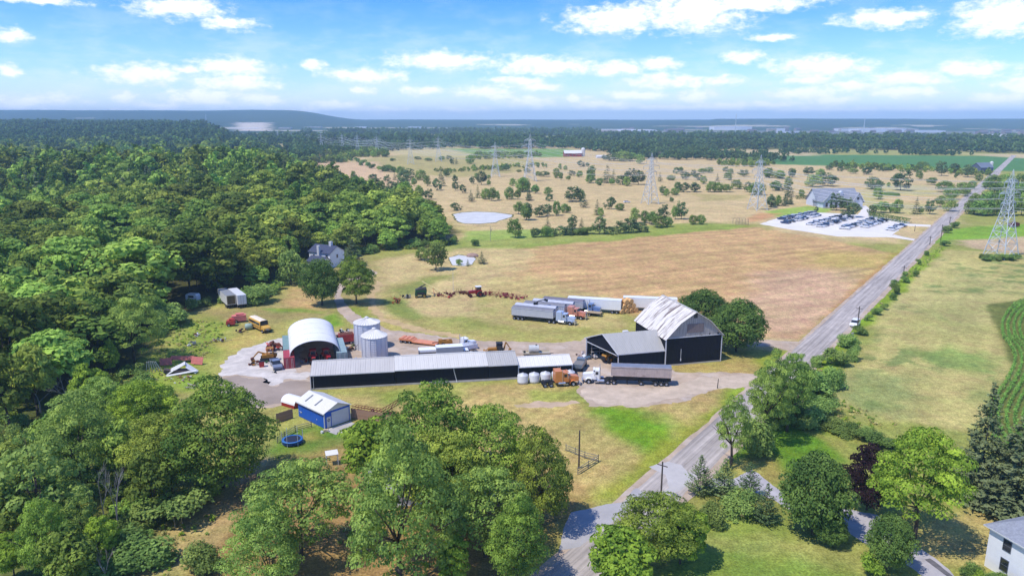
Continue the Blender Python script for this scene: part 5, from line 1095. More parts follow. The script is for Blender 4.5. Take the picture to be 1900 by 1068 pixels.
# ------------------------------------------------------------------ blue garage
c0, c1, c2 = Vector(G(602.8, 795.6)), Vector(G(543, 777)), Vector(G(650, 778.8)); rzg = heading(c0, c2)
T4 = thing('blue_garage', 'bright blue metal garage with white roof, roller door and two skylights', 'garage', (c0.x, c0.y, 0), rzg)
WG, DG = (c2-c0).length, (c1-c0).length*1.02; HG, HGR = 3.15, 4.35
MB().box(.05, .02, .05, WG-.05, .12, HG-.05).box(.05, .12, .05, .15, DG, HG-.05).box(WG-.15, .12, .05, WG-.05, DG, HG-.05).box(.15, DG-.1, .05, WG-.15, DG, HG-.05).build('wall', blue_wall, T4)
wall_panels(T4, .12, DG-.1, .047, .08, HG-.3, blue_wall, .9, 'x')
MB().prism([(.05, HG-.04), (WG-.05, HG-.04), (WG/2, HGR-.1)], 'y', .03, .13).build('gable', tin_light, T4)
roof_panels(T4, (-.3, DG+.3, HG-.12), (-.3, -.35, HG-.12), (WG/2, DG+.3, HGR), (WG/2, -.35, HGR), 10, tin_light, rib=.03)
roof_panels(T4, (WG+.3, -.35, HG-.12), (WG+.3, DG+.3, HG-.12), (WG/2, -.35, HGR), (WG/2, DG+.3, HGR), 10, tin_light, rib=.03)
sl = math.atan2(HGR-HG+.12, WG/2+.3)
for yy in (DG*.42, DG*.78): MB().obox((WG*.24, yy, (HG+HGR)/2+.06), (1.9, .42, .03), (0, -sl, 0)).build('skylight', mat('skylight_glazing', lc(168,172,170,.5), .4, 0, .2, 3), T4)
d = MB().box(1.55, -.02, .05, WG-.25, .02, 2.75)
for k in range(5): d.box(1.58, -.035, .1+k*.53, WG-.28, -.02, .55+k*.53)
d.build('roller_door', white_trim, T4)
dd = MB().box(.5, -.02, .05, 1.35, .02, 2.1).build('door', white_trim, T4); MB().lathe([(.16, -.05), (.27, -.03), (.27, -.021)], 14, (.92, 0, 1.45), axis='y').build('wreath', mat('wreath', (.06,.02,.03), .9), dd)
for x in (.0, WG): MB().box(x-.08, -.06, .05, x+.08, .08, HG-.05).build('corner_trim', white_trim, T4)
MB().box(-.36, -.35, HG-.26, -.3, DG+.3, HG-.1).build('eave_trim', white_trim, T4)
mb = MB().obox((-.03, DG-.75, 1.15), (.04, .5, .1), (.7, 0, 0)).obox((-.03, DG-1.1, 1.15), (.04, .5, .1), (-.7, 0, 0)); mb.build('chevron_badge', white_trim, T4)
MB().obox((-.03, DG*.28, 1.2), (.05, .14, .22)).build('wall_socket', white_trim, T4)
# white arched store and red bin beside it
x, y = G(540, 757); t = thing('arched_store', 'small white rounded-roof store with red end wall beside the blue garage', 'shed', (x, y, 0), heading(c0, c1)-PI/2); t.scale = (.78, .85, .78)
b = MB(); P1 = [(2.0-2.0*math.cos(PI*i/14), .9+1.5*math.sin(PI*i/14)) for i in range(15)]; vs = [(xx, -1.2, z) for xx, z in P1]+[(xx, 3.4, z) for xx, z in P1]; b.add(vs, [(j, j+1, 16+j, 15+j) for j in range(14)]); b.build('roof', membrane, t, smooth=True)
b = MB(); b.add([(xx, 3.2, z-.05) for xx, z in P1]+[(4, 3.2, 0), (0, 3.2, 0)], [tuple(range(17))]); b.add([(xx, -1.0, z-.05) for xx, z in P1]+[(4, -1, 0), (0, -1, 0)], [tuple(range(17))]); b.box(.02, -1, 0, .1, 3.2, .95).box(3.9, -1, 0, 3.98, 3.2, .95); b.build('end_wall', mat('red_sheet', lc(176,44,40), .6), t)
# fences
def board_fence(label, pts, h=1.8, m=None, bw=.16):
    P0 = Vector(G(*pts[0])); t = thing('board_fence', label, 'fence', (P0.x, P0.y, 0)); me = MB().box(0, -.015, 0, bw-.012, .015, h).mesh('fence_board', m or fence_wood); r = random.Random(2)
    for pa, pb in zip(pts[:-1], pts[1:]):
        A_, B_ = Vector(G(*pa))-P0, Vector(G(*pb))-P0; L = (B_-A_).length; n = int(L/bw); ang = heading(A_, B_)
        for i in range(n):
            c = A_.lerp(B_, i/n); inst('fence_board', me, t, (c.x, c.y, r.uniform(-.03, .03)), (0, 0, ang))
        rl = MB(); off = Vector((-math.sin(ang), math.cos(ang)))*.04
        for z in (.4, h-.4): rl.tube((A_.x+off.x, A_.y+off.y, z), (B_.x+off.x, B_.y+off.y, z), .05, 4)
        rl.build('fence_rail', m or fence_wood, t)
board_fence('tan board fence running from the blue garage to the rusty elevator', [(652, 776), (672, 779), (692, 782), (725, 788)], 2.0)
board_fence('tan board fence between the blue garage and the bushes on its left', [(513, 785), (544, 775)], 1.9)
def rail_fence(label, pts, m, h=1.2, rails=3, post=2.4, r=.06):
    P0 = Vector(G(*pts[0])); t = thing('rail_fence', label, 'fence', (P0.x, P0.y, 0))
    for pa, pb in zip(pts[:-1], pts[1:]):
        A_, B_ = Vector(G(*pa))-P0, Vector(G(*pb))-P0; L = (B_-A_).length; n = max(1, round(L/post))
        for i in range(n+1):
            c = A_.lerp(B_, i/n); MB().tube((c.x, c.y, -.05), (c.x, c.y, h+.12), r*1.15, 5).build('post', m, t)
        for i in range(n):
            a0, a1 = A_.lerp(B_, i/n), A_.lerp(B_, (i+1)/n)
            for k in range(rails):
                z = h*(k+1)/rails-.1; MB().tube((a0.x, a0.y, z), (a1.x, a1.y, z+random.uniform(-.05, .05)), r, 5).build('rail', m, t)
rail_fence('weathered split rail fence turning a corner beside the leaning pole', [(1050, 836), (1085, 850), (1110, 856), (1072, 880)], rail_wood)
rail_fence('timber rail fence sloping down behind the trampoline', [(578, 792), (548, 800), (528, 812), (515, 822)], rail_wood, 1.1)
rail_fence('green steel gate panels lying by the yellow-green tree', [(338, 752), (374, 746)], mat('gate_green', lc(70,120,80), .6), 1.3, 4, 3.0, .05)
board_fence('low grey board fence beside the dry lawn of the white house', [(1793, 926), (1860, 958)], 0.9, mat('grey_boards', lc(120,116,100,.5), .95, 0, .3, 2))
# ------------------------------------------------------------------ trampoline, canopy
x, y = G(543, 822); t = thing('trampoline', 'round trampoline with blue rim pad and net poles on the lawn', 'trampoline', (x, y, 0))
blue = mat('blue_pad', lc(70,140,220,.62), .6)
MB().lathe([(1.42, .86), (1.78, .86), (1.82, .74), (1.42, .80)], 28).build('rim_pad', blue, t, smooth=True)
MB().lathe([(0, .83), (1.45, .83)], 28).build('jumping_mat', mat('tramp_mat', (.015,.02,.045), .8), t)
MB().lathe([(1.76, .3), (1.79, .8)], 28).build('skirt', mat('navy_skirt', lc(30,70,150,.6), .7), t)
for k in range(6):
    a_ = k*PI/3+.3; MB().tube((1.75*math.cos(a_), 1.75*math.sin(a_), 0), (1.75*math.cos(a_), 1.75*math.sin(a_), 2.4), .045, 5).build('net_pole', mat('pole_white', (.6,.65,.7), .5), t)
nt_ = MB(); 
for k in range(40):
    a_ = 2*PI*k/40; nt_.tube((1.7*math.cos(a_), 1.7*math.sin(a_), .86), (1.72*math.cos(a_), 1.72*math.sin(a_), 2.3), .006, 3, cap=False)
nt_.build('safety_net', dark, t)
x, y = G(603, 801); t = thing('garden_clutter', 'small heap of cream garden toys at the garage corner', 'toys', (x, y, 0)); cream = mat('cream_plastic', lc(240,214,180), .6)
MB().obox((0, 0, .25), (.5, .4, .5), (0, 0, .4)).build('toy_box', cream, t); MB().lathe([(0, .55), (.2, .5), (.22, .3), (0, .2)], 8, (.45, .2, 0)).build('ball', cream, t); MB().obox((-.4, -.5, .2), (.3, .5, .4), (.2, .1, .9)).build('toy_slide', white_trim, t)
def canopy(label, loc, rz, w, d, h, m):
    t = thing('garden_canopy', label, 'canopy', loc, rz)
    MB().obox((w/2, d/2, h), (w, d, .07), (.10, 0, 0)).build('canopy_roof', m, t)
    for xx, yy in ((.1, .1), (w-.1, .1), (.1, d-.1), (w-.1, d-.1)): MB().tube((xx, yy, 0), (xx, yy, h-.1+(yy-d/2)*.1), .05, 5).build('post', white_trim, t)
canopy('flat white table canopy on thin legs on the lawn', (*G(606, 866), 0), .35, 2.0, 1.6, 2.0, tin_light)
# ------------------------------------------------------------------ houses
def gable_roof(t, x0, y0, x1, y1, he, hr, m, ax='x', name='roof', ov=.4, th=.14):
    b = MB()
    if ax == 'x':
        ym = (y0+y1)/2
        for ya, s in ((y0-ov, 1), (y1+ov, -1)):
            dz = (hr-he)/((y1-y0)/2)*ov
            b.add([(x0-ov, ya, he-dz), (x1+ov, ya, he-dz), (x1+ov, ym, hr), (x0-ov, ym, hr), (x0-ov, ya, he-dz+th), (x1+ov, ya, he-dz+th), (x1+ov, ym, hr+th), (x0-ov, ym, hr+th)], [(3,2,1,0),(4,5,6,7),(0,1,5,4),(1,2,6,5),(2,3,7,6),(3,0,4,7)])
    else:
        xm = (x0+x1)/2; dz = (hr-he)/((x1-x0)/2)*ov
        for xa in (x0-ov, x1+ov):
            b.add([(xa, y0-ov, he-dz), (xa, y1+ov, he-dz), (xm, y1+ov, hr), (xm, y0-ov, hr), (xa, y0-ov, he-dz+th), (xa, y1+ov, he-dz+th), (xm, y1+ov, hr+th), (xm, y0-ov, hr+th)], [(3,2,1,0),(4,5,6,7),(0,1,5,4),(1,2,6,5),(2,3,7,6),(3,0,4,7)])
    return b.build(name, m, t)
def gable_block(t, x0, y0, x1, y1, he, hr, wm, ax='x'):
    b = MB(); b.box(x0, y0, 0, x1, y1, he)
    if ax == 'x': b.prism([(y0+.01, he), (y1-.01, he), ((y0+y1)/2, hr-.02)], 'x', x0+.01, x1-.01)
    else: b.prism([(x0+.01, he), (x1-.01, he), ((x0+x1)/2, hr-.02)], 'y', y0+.01, y1-.01)
    return b.build('wall', wm, t)
def hip_roof(t, x0, y0, x1, y1, he, hr, m, ov=.5):
    x0 -= ov; y0 -= ov; x1 += ov; y1 += ov; d = min(x1-x0, y1-y0)/2; b = MB()
    if x1-x0 >= y1-y0: r0, r1 = (x0+d, (y0+y1)/2, hr), (x1-d, (y0+y1)/2, hr)
    else: r0, r1 = ((x0+x1)/2, y0+d, hr), ((x0+x1)/2, y1-d, hr)
    B = [(x0,y0,he),(x1,y0,he),(x1,y1,he),(x0,y1,he)]
    if x1-x0 >= y1-y0: b.add(B+[r0, r1], [(0,1,5,4),(1,2,5),(2,3,4,5),(3,0,4)])
    else: b.add(B+[r0, r1], [(0,1,4),(1,2,5,4),(2,3,5),(3,0,4,5)])
    b.add([(p[0], p[1], he-.16) for p in B]+B, [(3,2,1,0),(0,1,5,4),(1,2,6,5),(2,3,7,6),(3,0,4,7)]); o = b.build('roof', m, t)
    MB().box(x0-.03, y0-.03, he-.17, x1+.03, y0+.02, he-.01).box(x0-.03, y0+.02, he-.17, x0+.02, y1, he-.01).build('eave_trim', white_trim, o); return o
# white two-storey house, lower right
ca = Vector(G(1833, 975, 5.6)); cb = Vector(G(1928, 1030, 5.6)); rh = heading(ca, cb)
T5 = thing('white_house', 'white two-storey house with grey hip roof at the bottom right corner', 'house', (ca.x+.4, ca.y+.1, 0), rh)
MB().box(.0, .0, 0, 9, 10, 5.5).build('wall', white_wall, T5)
hip_roof(T5, 0, 0, 9, 10, 5.6, 8.6, grey_shingle)
for xx in (2.5, 6.0): window(T5, xx, 0, 3.6, .95, 1.35, '-y', frame=mat('grey_frame', lc(120,128,140,.5), .5)); window(T5, xx, 0, .9, .95, 1.5, '-y', frame=MATS['grey_frame'])
for yy in (3, 7): window(T5, 0, yy, 3.6, .95, 1.35, '-x', frame=MATS['grey_frame'])
for i, (cx, cyy, w, k, lab) in enumerate([(1800, 1052, 40, 'bush', 'dark green garden shrub before the white house wall'), (1838, 1066, 44, 'bush', 'mixed green garden shrub under the white house window'), (1815, 1068, 30, 'bush_y', 'pale yellow garden shrub before the white house'), (1866, 1074, 34, 'bush', 'garden shrub at the bottom right picture corner')]):
    plant_px(k, 'garden_shrub', lab, 'shrub', cx, cyy-14, cyy+18, w)
# house with two chimneys in the wood
hx, hy = G(612, 492); T6 = thing('white_house', 'white house with dark grey roofs and two chimneys among trees', 'house', (hx, hy, 0), -.5)
gable_block(T6, -6.5, -4, 4, 4, 5.6, 7.8, white_wall, 'x'); gable_roof(T6, -6.5, -4, 4, 4, 5.6, 7.8, dark_shingle, 'x')
gable_block(T6, -3, -8.5, 4, -4.01, 3.0, 4.6, white_wall, 'x'); gable_roof(T6, -3, -8.5, 4, -4.01, 3.0, 4.6, dark_shingle, 'x')
MB().box(-1.6, -4.9, 0, -.6, -4.02, 8.3).build('chimney', white_trim, T6); MB().box(.6, -.6, 7, 1.7, .5, 9.4).build('chimney', white_trim, T6)
window(T6, -4, -4, 3.4, .8, 1.2, '-y'); window(T6, 2.4, -4, 3.6, 1.2, 1.2, '-y'); window(T6, -6.5, -.5, 3.4, .9, 1.2, '-x'); window(T6, 4, 0, 3.4, .9, 1.2, '+x')
# house hidden under the front trees
hx, hy = G(800, 905); T7 = thing('hidden_house', 'pale bungalow roof showing in gaps between the front trees', 'house', (hx, hy, 0), .22)
gable_block(T7, -9, -4.5, 9, 4.5, 2.9, 5.0, white_wall, 'x'); gable_roof(T7, -9, -4.5, 9, 4.5, 2.9, 5.0, mat('pale_shingles', lc(206,204,206,.6), .9, 0, .12, 3), 'x')
for xx in (-6, -1, 4): window(T7, xx, -4.5, 1.0, 1.4, 1.2, '-y')
# clubhouse
hx, hy = G(1556, 384); T8 = thing('clubhouse', 'clubhouse with broad grey hipped roofs and white-trimmed gables by the car park', 'clubhouse', (hx, hy, 0), .12)
clubw = mat('pale_blue_siding', lc(220,226,236,.85), .6, 0, .08, 1)
gable_block(T8, -13, 3, 15, 17, 4, 11, clubw, 'x'); gable_roof(T8, -13, 3, 15, 17, 4, 11, grey_shingle, 'x', ov=.8)
gable_block(T8, -13, -4, -2, 8, 4.4, 10.4, clubw, 'y'); gable_roof(T8, -13, -4, -2, 8, 4.4, 10.4, grey_shingle, 'y', ov=.8)
gable_block(T8, 8, -2, 15, 8, 4, 9.2, clubw, 'y'); gable_roof(T8, 8, -2, 15, 8, 4, 9.2, grey_shingle, 'y', ov=.8)
for x0, x1, yy, he, hr in ((-13, -2, -4.85, 4.4, 10.4), (8, 15, -2.85, 4, 9.2)):
    xm = (x0+x1)/2; s = math.hypot((x1-x0)/2+.8, hr-he); a_ = math.atan2(hr-he, (x1-x0)/2)
    MB().obox(((x0+xm)/2-.4, yy, (he+hr)/2-.3), (s, .15, .5), (0, -a_, 0)).obox(((x1+xm)/2+.4, yy, (he+hr)/2-.3), (s, .15, .5), (0, a_, 0)).build('barge_board', white_trim, T8)
for xx in (-10.6, -7.5, -4.4): window(T8, xx, -4, .6, 1.5, 2.8, '-y')
window(T8, -7.5, -4, 5.6, 1.3, 1.8, '-y'); window(T8, 11.5, -2, 4.6, 1.4, 1.6, '-y'); window(T8, 3, 3, 1, 2, 1.8, '-y')
MB().box(-13.6, -6.5, 0, -1.4, -4.9, .7).build('terrace', concrete, T8)
MB().box(3.5, 5.5, 7, 5.5, 8, 8.6).prism([(3.3, 8.6), (5.7, 8.6), (4.5, 9.6)], 'y', 5.3, 8).build('dormer', clubw, T8)
# far buildings
def far_block(name, label, px, py, w, d, h, wm, rm, rz=0, hr=None, cat='building', z=-.3):
    x, y = G(px, py); t = thing(name, label, cat, (x, y, z), rz)
    if hr: gable_block(t, -w/2, -d/2, w/2, d/2, h, hr, wm, 'x'); gable_roof(t, -w/2, -d/2, w/2, d/2, h, hr, rm, 'x', ov=.5)
    else: MB().box(-w/2, -d/2, 0, w/2, d/2, h).build('wall', wm, t); MB().box(-w/2-.3, -d/2-.3, h, w/2+.3, d/2+.3, h+.4).build('roof', rm, t)
    return t
redw = mat('barn_red', lc(176,70,64), .8); t = far_block('distant_barn', 'distant red barn with long white roof before the far wood', 1062, 290.5, 26, 12, 5.5, redw, tin_light, .1, 9.5, 'barn')
MB().lathe([(3, 0), (3, 11), (2.4, 12.6), (0, 13.4)], 16, (17, 4, 0)).build('silo', tin_light, t)
for k in range(3): window(t, -7+k*6, -6, 1.5, 1.6, 1.6, '-y')
t = far_block('distant_barn', 'blue-grey gambrel barn with silo at the far end of the road', 1821, 320, 17, 12, 6, mat('blue_grey_boards', lc(110,124,150,.55), .8), mat('blue_grey_roof', lc(150,160,176,.55), .7), .3, 10.5, 'barn')
MB().lathe([(1.7, 0), (1.7, 11), (0, 12)], 14, (11, -1, 0)).build('silo', tin_light, t)
for k in range(3): window(t, -5+k*5, -6, 2, 1.6, 1.6, '-y')
t = far_block('distant_house', 'brown-roofed distant house in front of the far wood', 1211, 292, 24, 12, 4, mat('far_wall', lc(190,170,160,.5), .8), mat('far_brown_roof', lc(130,112,108,.5), .8), .1, 8, 'house'); window(t, 0, -6, 1, 2, 1.6, '-y')
far_block('greenhouse', 'small pale greenhouse roof beside the distant red barn', 1115, 293, 14, 8, 2.5, tin_light, tin_light, .2, 4.2, 'greenhouse')
wf = mat('warehouse_white', (.75,.75,.76), .6)
FB = [(1115,244.5,300,120,10),(1180,245,160,100,9),(1355,241.5,190,90,18),(1430,252,26,26,24),(1446,251.5,26,26,24),(1474,252,60,30,14),(1495,252.5,40,30,12),(1627,245,200,100,14),(1580,243,130,80,10),(1680,243,90,60,10),(1720,246,120,60,9),(1850,257,46,30,11),(1845,265,60,30,9),(1825,265,30,26,8),(460,240.5,170,120,8),(585,240,70,40,14),(670,240,60,30,14),(770,240,70,40,14),(530,241,60,40,12),(895,237,60,40,16),(1000,236,80,40,14),(1090,236,50,30,12)]
for i, (px, py, w, d, h) in enumerate(FB):
    far_block('distant_warehouse', 'pale flat-roofed industrial block on the hazy plain below the escarpment', px, py, w, d, h, wf if i % 3 else mat('warehouse_cream', lc(214,200,186,.7), .7), wf, 0, None, 'warehouse')['group'] = 'industrial blocks on the plain'
rr = random.Random(11)
for i in range(70):
    px, py = (rr.uniform(1090, 1900), rr.uniform(240, 250)) if i < 50 else (rr.uniform(60, 1000), rr.uniform(232, 241))
    h = rr.uniform(6, 10)
    far_block('distant_house', 'tiny pale town house on the hazy plain below the escarpment', px, py, rr.uniform(18, 40), rr.uniform(12, 20), h, mat('town_wall_%d' % (i % 3), (lc(196,176,166,.6), lc(222,216,210,.6), lc(170,150,146,.6))[i % 3], .8), mat('town_roof', lc(140,128,130,.55), .8), rr.uniform(0, .4), h+4, 'house')['group'] = 'town houses on the plain'
for px, base, h in ((1364, 246, 75), (1602, 248, 60), (384, 240, 80)):
    x, y = G(px, base); t = thing('radio_mast', 'thin pale mast rising from the hazy plain', 'mast', (x, y, 0), 0, 'masts on the plain'); MB().tube((0, 0, 0), (0, 0, h), 2.0, 6, .8).build('mast_shaft', steel, t); MB().obox((0, 0, h*.9), (6, 1, 1)).build('crossbar', steel, t)
# ------------------------------------------------------------------ pylons and their lines
def pylon_parts():
    out = {}; H = 36.0
    def hw(z): return 4.6-(4.6-1.15)*min(z/22, 1) if z < 22 else 1.15-(z-22)*.045
    lv = [0, 6, 11, 15.5, 19, 22, 24.5, 27, 29.5, 32]
    legs = []
    for sx, sy in ((1,1),(-1,1),(-1,-1),(1,-1)):
        b = MB(); pts = [(sx*hw(z), sy*hw(z), z) for z in lv]; b.path(pts, .2, 4, .12); b.tube(pts[-1], (0, 0, H), .08, 4); legs.append(b.mesh('leg', steel))
    br = MB()
    for z0, z1 in zip(lv[:-1], lv[1:]):
        a0, a1 = hw(z0), hw(z1); c0 = [(a0,a0),(-a0,a0),(-a0,-a0),(a0,-a0)]; c1_ = [(a1,a1),(-a1,a1),(-a1,-a1),(a1,-a1)]
        for i in range(4):
            j = (i+1) % 4; A_, B_, C_, D_ = (*c0[i], z0), (*c0[j], z0), (*c1_[i], z1), (*c1_[j], z1)
            br.tube(A_, D_, .095, 3, cap=False); br.tube(B_, C_, .095, 3, cap=False); br.tube(C_, D_, .085, 3, cap=False)
            if z0 < 15:
                m0 = tuple((A_[k]+B_[k])/2 for k in range(3)); mm = tuple((A_[k]+D_[k]+B_[k]+C_[k])/4 for k in range(3)); q1 = tuple((A_[k]+C_[k])/2 for k in range(3)); q2 = tuple((B_[k]+D_[k])/2 for k in range(3))
                br.tube(q1, mm, .07, 3, cap=False); br.tube(q2, mm, .07, 3, cap=False)
    arms = []; tips = []
    for z, L in ((22.5, 4.6), (26.5, 6.6), (31, 4.4)):
        b = MB(); a0 = hw(z)
        for s in (1, -1):
            tip = (s*L, 0, z)
            for sy in (1, -1):
                b.tube((s*a0, sy*a0, z), tip, .11, 3, cap=False); b.tube((s*a0*.9, sy*a0*.9, z+1.7), tip, .095, 3, cap=False)
                for f in (.35, .65): b.tube(tuple((1-f)*p+f*q for p, q in zip((s*a0, sy*a0, z), tip)), tuple((1-f)*p+f*q for p, q in zip((s*a0*.9, sy*a0*.9, z+1.7), tip)), .07, 3, cap=False)
            tips.append((s*L, 0, z-2.2))
        arms.append((b.mesh('crossarm', steel), z))
    ins = MB().tube((0, 0, 0), (0, 0, -2.2), .13, 6).mesh('insulator', mat('insulator', lc(180,196,196,.6), .4))
    return legs, br.mesh('bracing', steel), arms, ins, tips, H
LEGS, BRACE, ARMS, INS, TIPS, PH = pylon_parts()
PYL = [(1856,478,314,'tall lattice pylon standing in shrubs right of the road'),(1405,389,287,'lattice pylon on the brown rough just left of the clubhouse'),(1206,378,283,'lattice pylon amid golf trees behind the hedgerow'),(983,336,248,'tall lattice pylon left of the red barn'),(919,328,263,'lattice pylon behind the golf pond clump of trees'),(814,300,252,'lattice pylon at the golf course far edge'),(762,305,254,'lattice pylon over the bushes at the tan strip'),(700,287,250,'lattice pylon on the pale strip'),(664,286,248,'slim far pylon between two others over the wood edge'),(636,284,247,'far lattice pylon above the wood'),(597,282,246,'hazy far pylon above the wood, near the ridge'),(568,264,245,'hazy small pylon over the far wood'),(541,264,241,'hazy pylon on the ridge end'),(516,262,243,'faintest pylon at the far left end of the line')]
PT = []; lang = None
pos = [Vector(G(p[0], p[1])) for p in PYL]
for i, (px, base, topr, lab) in enumerate(PYL):
    x, y = pos[i]; h = CAM_H-y*math.tan(-row_elev(topr)); h = min(max(h, 22), 46)
    ang = .42 if i in (0, 1, 2) else .15
    t = thing('pylon', lab, 'pylon', (x, y, float(zf(x, y))), ang, 'lattice pylons'); s = h/PH
    for m_ in LEGS: inst('leg', m_, t, scale=(s, s, s))
    inst('bracing', BRACE, t, scale=(s, s, s))
    for m_, z in ARMS: inst('crossarm', m_, t, scale=(s, s, s))
    for tp in TIPS: inst('insulator', INS, t, (tp[0]*s, tp[1]*s, (tp[2]+2.2)*s), scale=(s, s, s))
    PT.append((t, s))
def wire(label, P, Q, sag, r, group):
    P = Vector(P); Q = Vector(Q); b = MB(); n = 14; pts = []
    for i in range(n+1):
        f = i/n; p = P.lerp(Q, f); p.z -= sag*4*f*(1-f); pts.append(p)
    for i in range(n): b.tube(pts[i], pts[i+1], r, 3, cap=False)
    return tag(b.build('power_line', mat('cable', lc(230,232,234,.95), .5, .2, .05, 1)), label, 'power line', group)
def tipw(k, j):
    t, s = PT[k]; a_ = t.rotation_euler.z; x, y, z = TIPS[j]; return (t.location.x+x*s*math.cos(a_), t.location.y+x*s*math.sin(a_), t.location.z+z*s)
# two circuits: 0-1-4-6-... and a far one
far_end = (420, 190)
for chain in ((0, 1, 3, 5, 8, 10), (2, 4, 6, 7, 9, 11)):
    for ka, kb in zip(chain[:-1], chain[1:]):
        for j in range(6): wire('sagging transmission wire strung between two lattice pylons', tipw(ka, j), tipw(kb, j), 5.5, .075 if ka in (0, 1, 2) else .10, 'transmission wires')
for k, (dx, dy) in ((0, (330, -150)), (2, (200, -93)), ):
    pass
t0, s0 = PT[0]
for j in range(6):
    p = tipw(0, j); wire('transmission wire leaving the near pylon towards the right', p, (p[0]+190, p[1]-40, p[2]+1), 6, .075, 'wires leaving the near pylon')
    p = tipw(2, j); wire('transmission wire running past the clubhouse to the right', p, (p[0]+420, p[1]-90, p[2]), 9, .075, 'wires past the clubhouse')
# ------------------------------------------------------------------ poles along the road
def pole(px, base, topr, lab, arm=True, r=.14, lean=0, grp=None, m=None):
    x, y = G(px, base); h = CAM_H-y*math.tan(-row_elev(topr)); t = thing('utility_pole', lab, 'pole', (x, y, 0), math.atan2(RD.y, RD.x), grp)
    MB().tube((0, 0, -.1), (lean, 0, h), r*1.1, 8, r*.8).build('pole_shaft', m or mat('pole_wood', lc(124,112,104,.5), .95, 0, .3, 2, spec=.1), t)
    if arm: MB().obox((lean*.95, 0, h-.6), (.1, 1.6, .12)).build('crossarm', MATS['pole_wood'], t)
    return t, h
roadlines = []
pl = [(1226,928,856,'bare wooden pole standing by the road patch'),(1074,868,798,'thin wooden pole beside the split rail fence'),(1590,614,568,'wooden pole beside the parked white van'),(1676,512,493,'roadside pole by the verge bushes, third from the bend'),(1725,454,438,'roadside pole across from the car park exit'),(1745,449,416,'tall roadside pole near the car park entrance'),(1762,414,402,'farthest roadside pole beyond the car park'),(1697,429,418,'pole between car park and road')]
for q in pl:
    t, h = pole(*q, arm=q[0] not in (1074, 1697)); roadlines.append((t.location.x, t.location.y, h))
pole(1331, 720, 703, 'short dark leaning post beside the driveway mouth', False, .09, .3, m=dark)
pole(1579, 642, 617, 'thick pale grey stump post among roadside bushes', False, .38, m=mat('pale_post', lc(190,184,172,.6), .9))
pole(841, 541, 505, 'thin white flagpole behind the farm machines', False, .05, m=white_trim)
pole(1584, 618, 600, 'thin pale marker post by the roadside bush', False, .05, m=white_trim)
x, y = G(1374, 416); t = thing('cage_shelter', 'small grey mesh cage on the rough near the car park corner', 'cage', (x, y, 0), .1)
fr = MB()
for xx in (-3.5, 0, 3.5):
    for yy in (-2, 2): fr.box(xx-.06, yy-.06, 0, xx+.06, yy+.06, 3)
for z in (.4, 1.6, 2.95): fr.box(-3.5, -2.04, z, 3.5, -1.96, z+.08); fr.box(-3.5, 1.96, z, 3.5, 2.04, z+.08)
fr.build('frame', mat('cage_grey', lc(130,126,118,.5), .7), t)
ms = MB(); 
for k in range(28): ms.box(-3.5+k*.25, -2, 0, -3.47+k*.25, -1.98, 3)
ms.build('mesh_panel', MATS['cage_grey'], t)
# clipped hedges by the car park and clubhouse
def hedge(label, pts, h, w):
    A_, B_ = Vector(G(*pts[0])), Vector(G(*pts[1])); L = (B_-A_).length; r = np.random.default_rng(3); n = int(L*90); P = np.stack([r.uniform(0, L, n), r.uniform(-w/2, w/2, n), r.uniform(0, h, n)], 1)
    face = r.integers(0, 3, n); P[face == 0, 2] = h; P[face == 1, 1] = -w/2; P += r.normal(size=P.shape)*.06
    nn = unit(r, n)*.7; nn[face == 0, 2] += 1; nn[face == 1, 1] -= 1
    me = leaf_mesh('hedge', P, nn, r.uniform(.14, .3, n), np.clip(.35+r.normal(size=n)*.15, 0, 1), LEAF_D); o = inst('hedge', me, None, (A_.x, A_.y, 0), (0, 0, heading(A_, B_))); tag(o, label, 'hedge')
hedge('dark clipped hedge between car park and road', C1([(862,812),(1125,858)]), 2.6, 3); hedge('low clipped hedge left of the clubhouse', C1([(350,690),(445,688)]), 2.2, 2.5)
# corn
def corn():
    pts = [(1905,557),(1885,566),(1868,582),(1858,602),(1860,625),(1876,645),(1884,664),(1880,685),(1866,712),(1848,738),(1836,762),(1836,790),(1846,815),(1866,838),(1900,860)]
    Pw = [Vector(G(*p)) for p in pts]; fine = []
    for i in range(len(Pw)-1):
        k = max(1, int((Pw[i+1]-Pw[i]).length/.5))
        for j in range(k): fine.append(Pw[i].lerp(Pw[i+1], j/k))
    F = np.array([(p.x, p.y) for p in fine])
    ker = np.ones(15)/15; F = np.stack([np.convolve(np.pad(F[:, i], 7, mode='edge'), ker, 'valid') for i in range(2)], 1)
    d = np.gradient(F, axis=0); d /= np.linalg.norm(d, axis=1, keepdims=True); nrm = np.stack([d[:, 1], -d[:, 0]], 1)
    if nrm[len(nrm)//2, 0] < 0: nrm = -nrm
    r = np.random.default_rng(9); P = []; T_ = []
    for k in range(26):
        c = F+nrm*k*1.3; m = np.repeat(c, 9, axis=0)+r.normal(size=(len(c)*9, 2))*.15; P.append(np.concatenate([m, r.uniform(.15, 1.5, (len(m), 1))], 1))
    P = np.concatenate(P); nn = unit(r, len(P)); nn[:, 2] += .9
    me = leaf_mesh('corn_rows', P, nn, r.uniform(.16, .32, len(P)), np.clip(.5+r.normal(size=len(P))*.2, 0, 1), leaf_mat('corn_leaves', (.035,.085,.015), (.12,.22,.045), obvar=0), asp=.35)
    o = inst('corn_rows', me); o['kind'] = 'stuff'; tag(o, 'curving rows of green corn at the right edge of the field', 'corn')
corn()
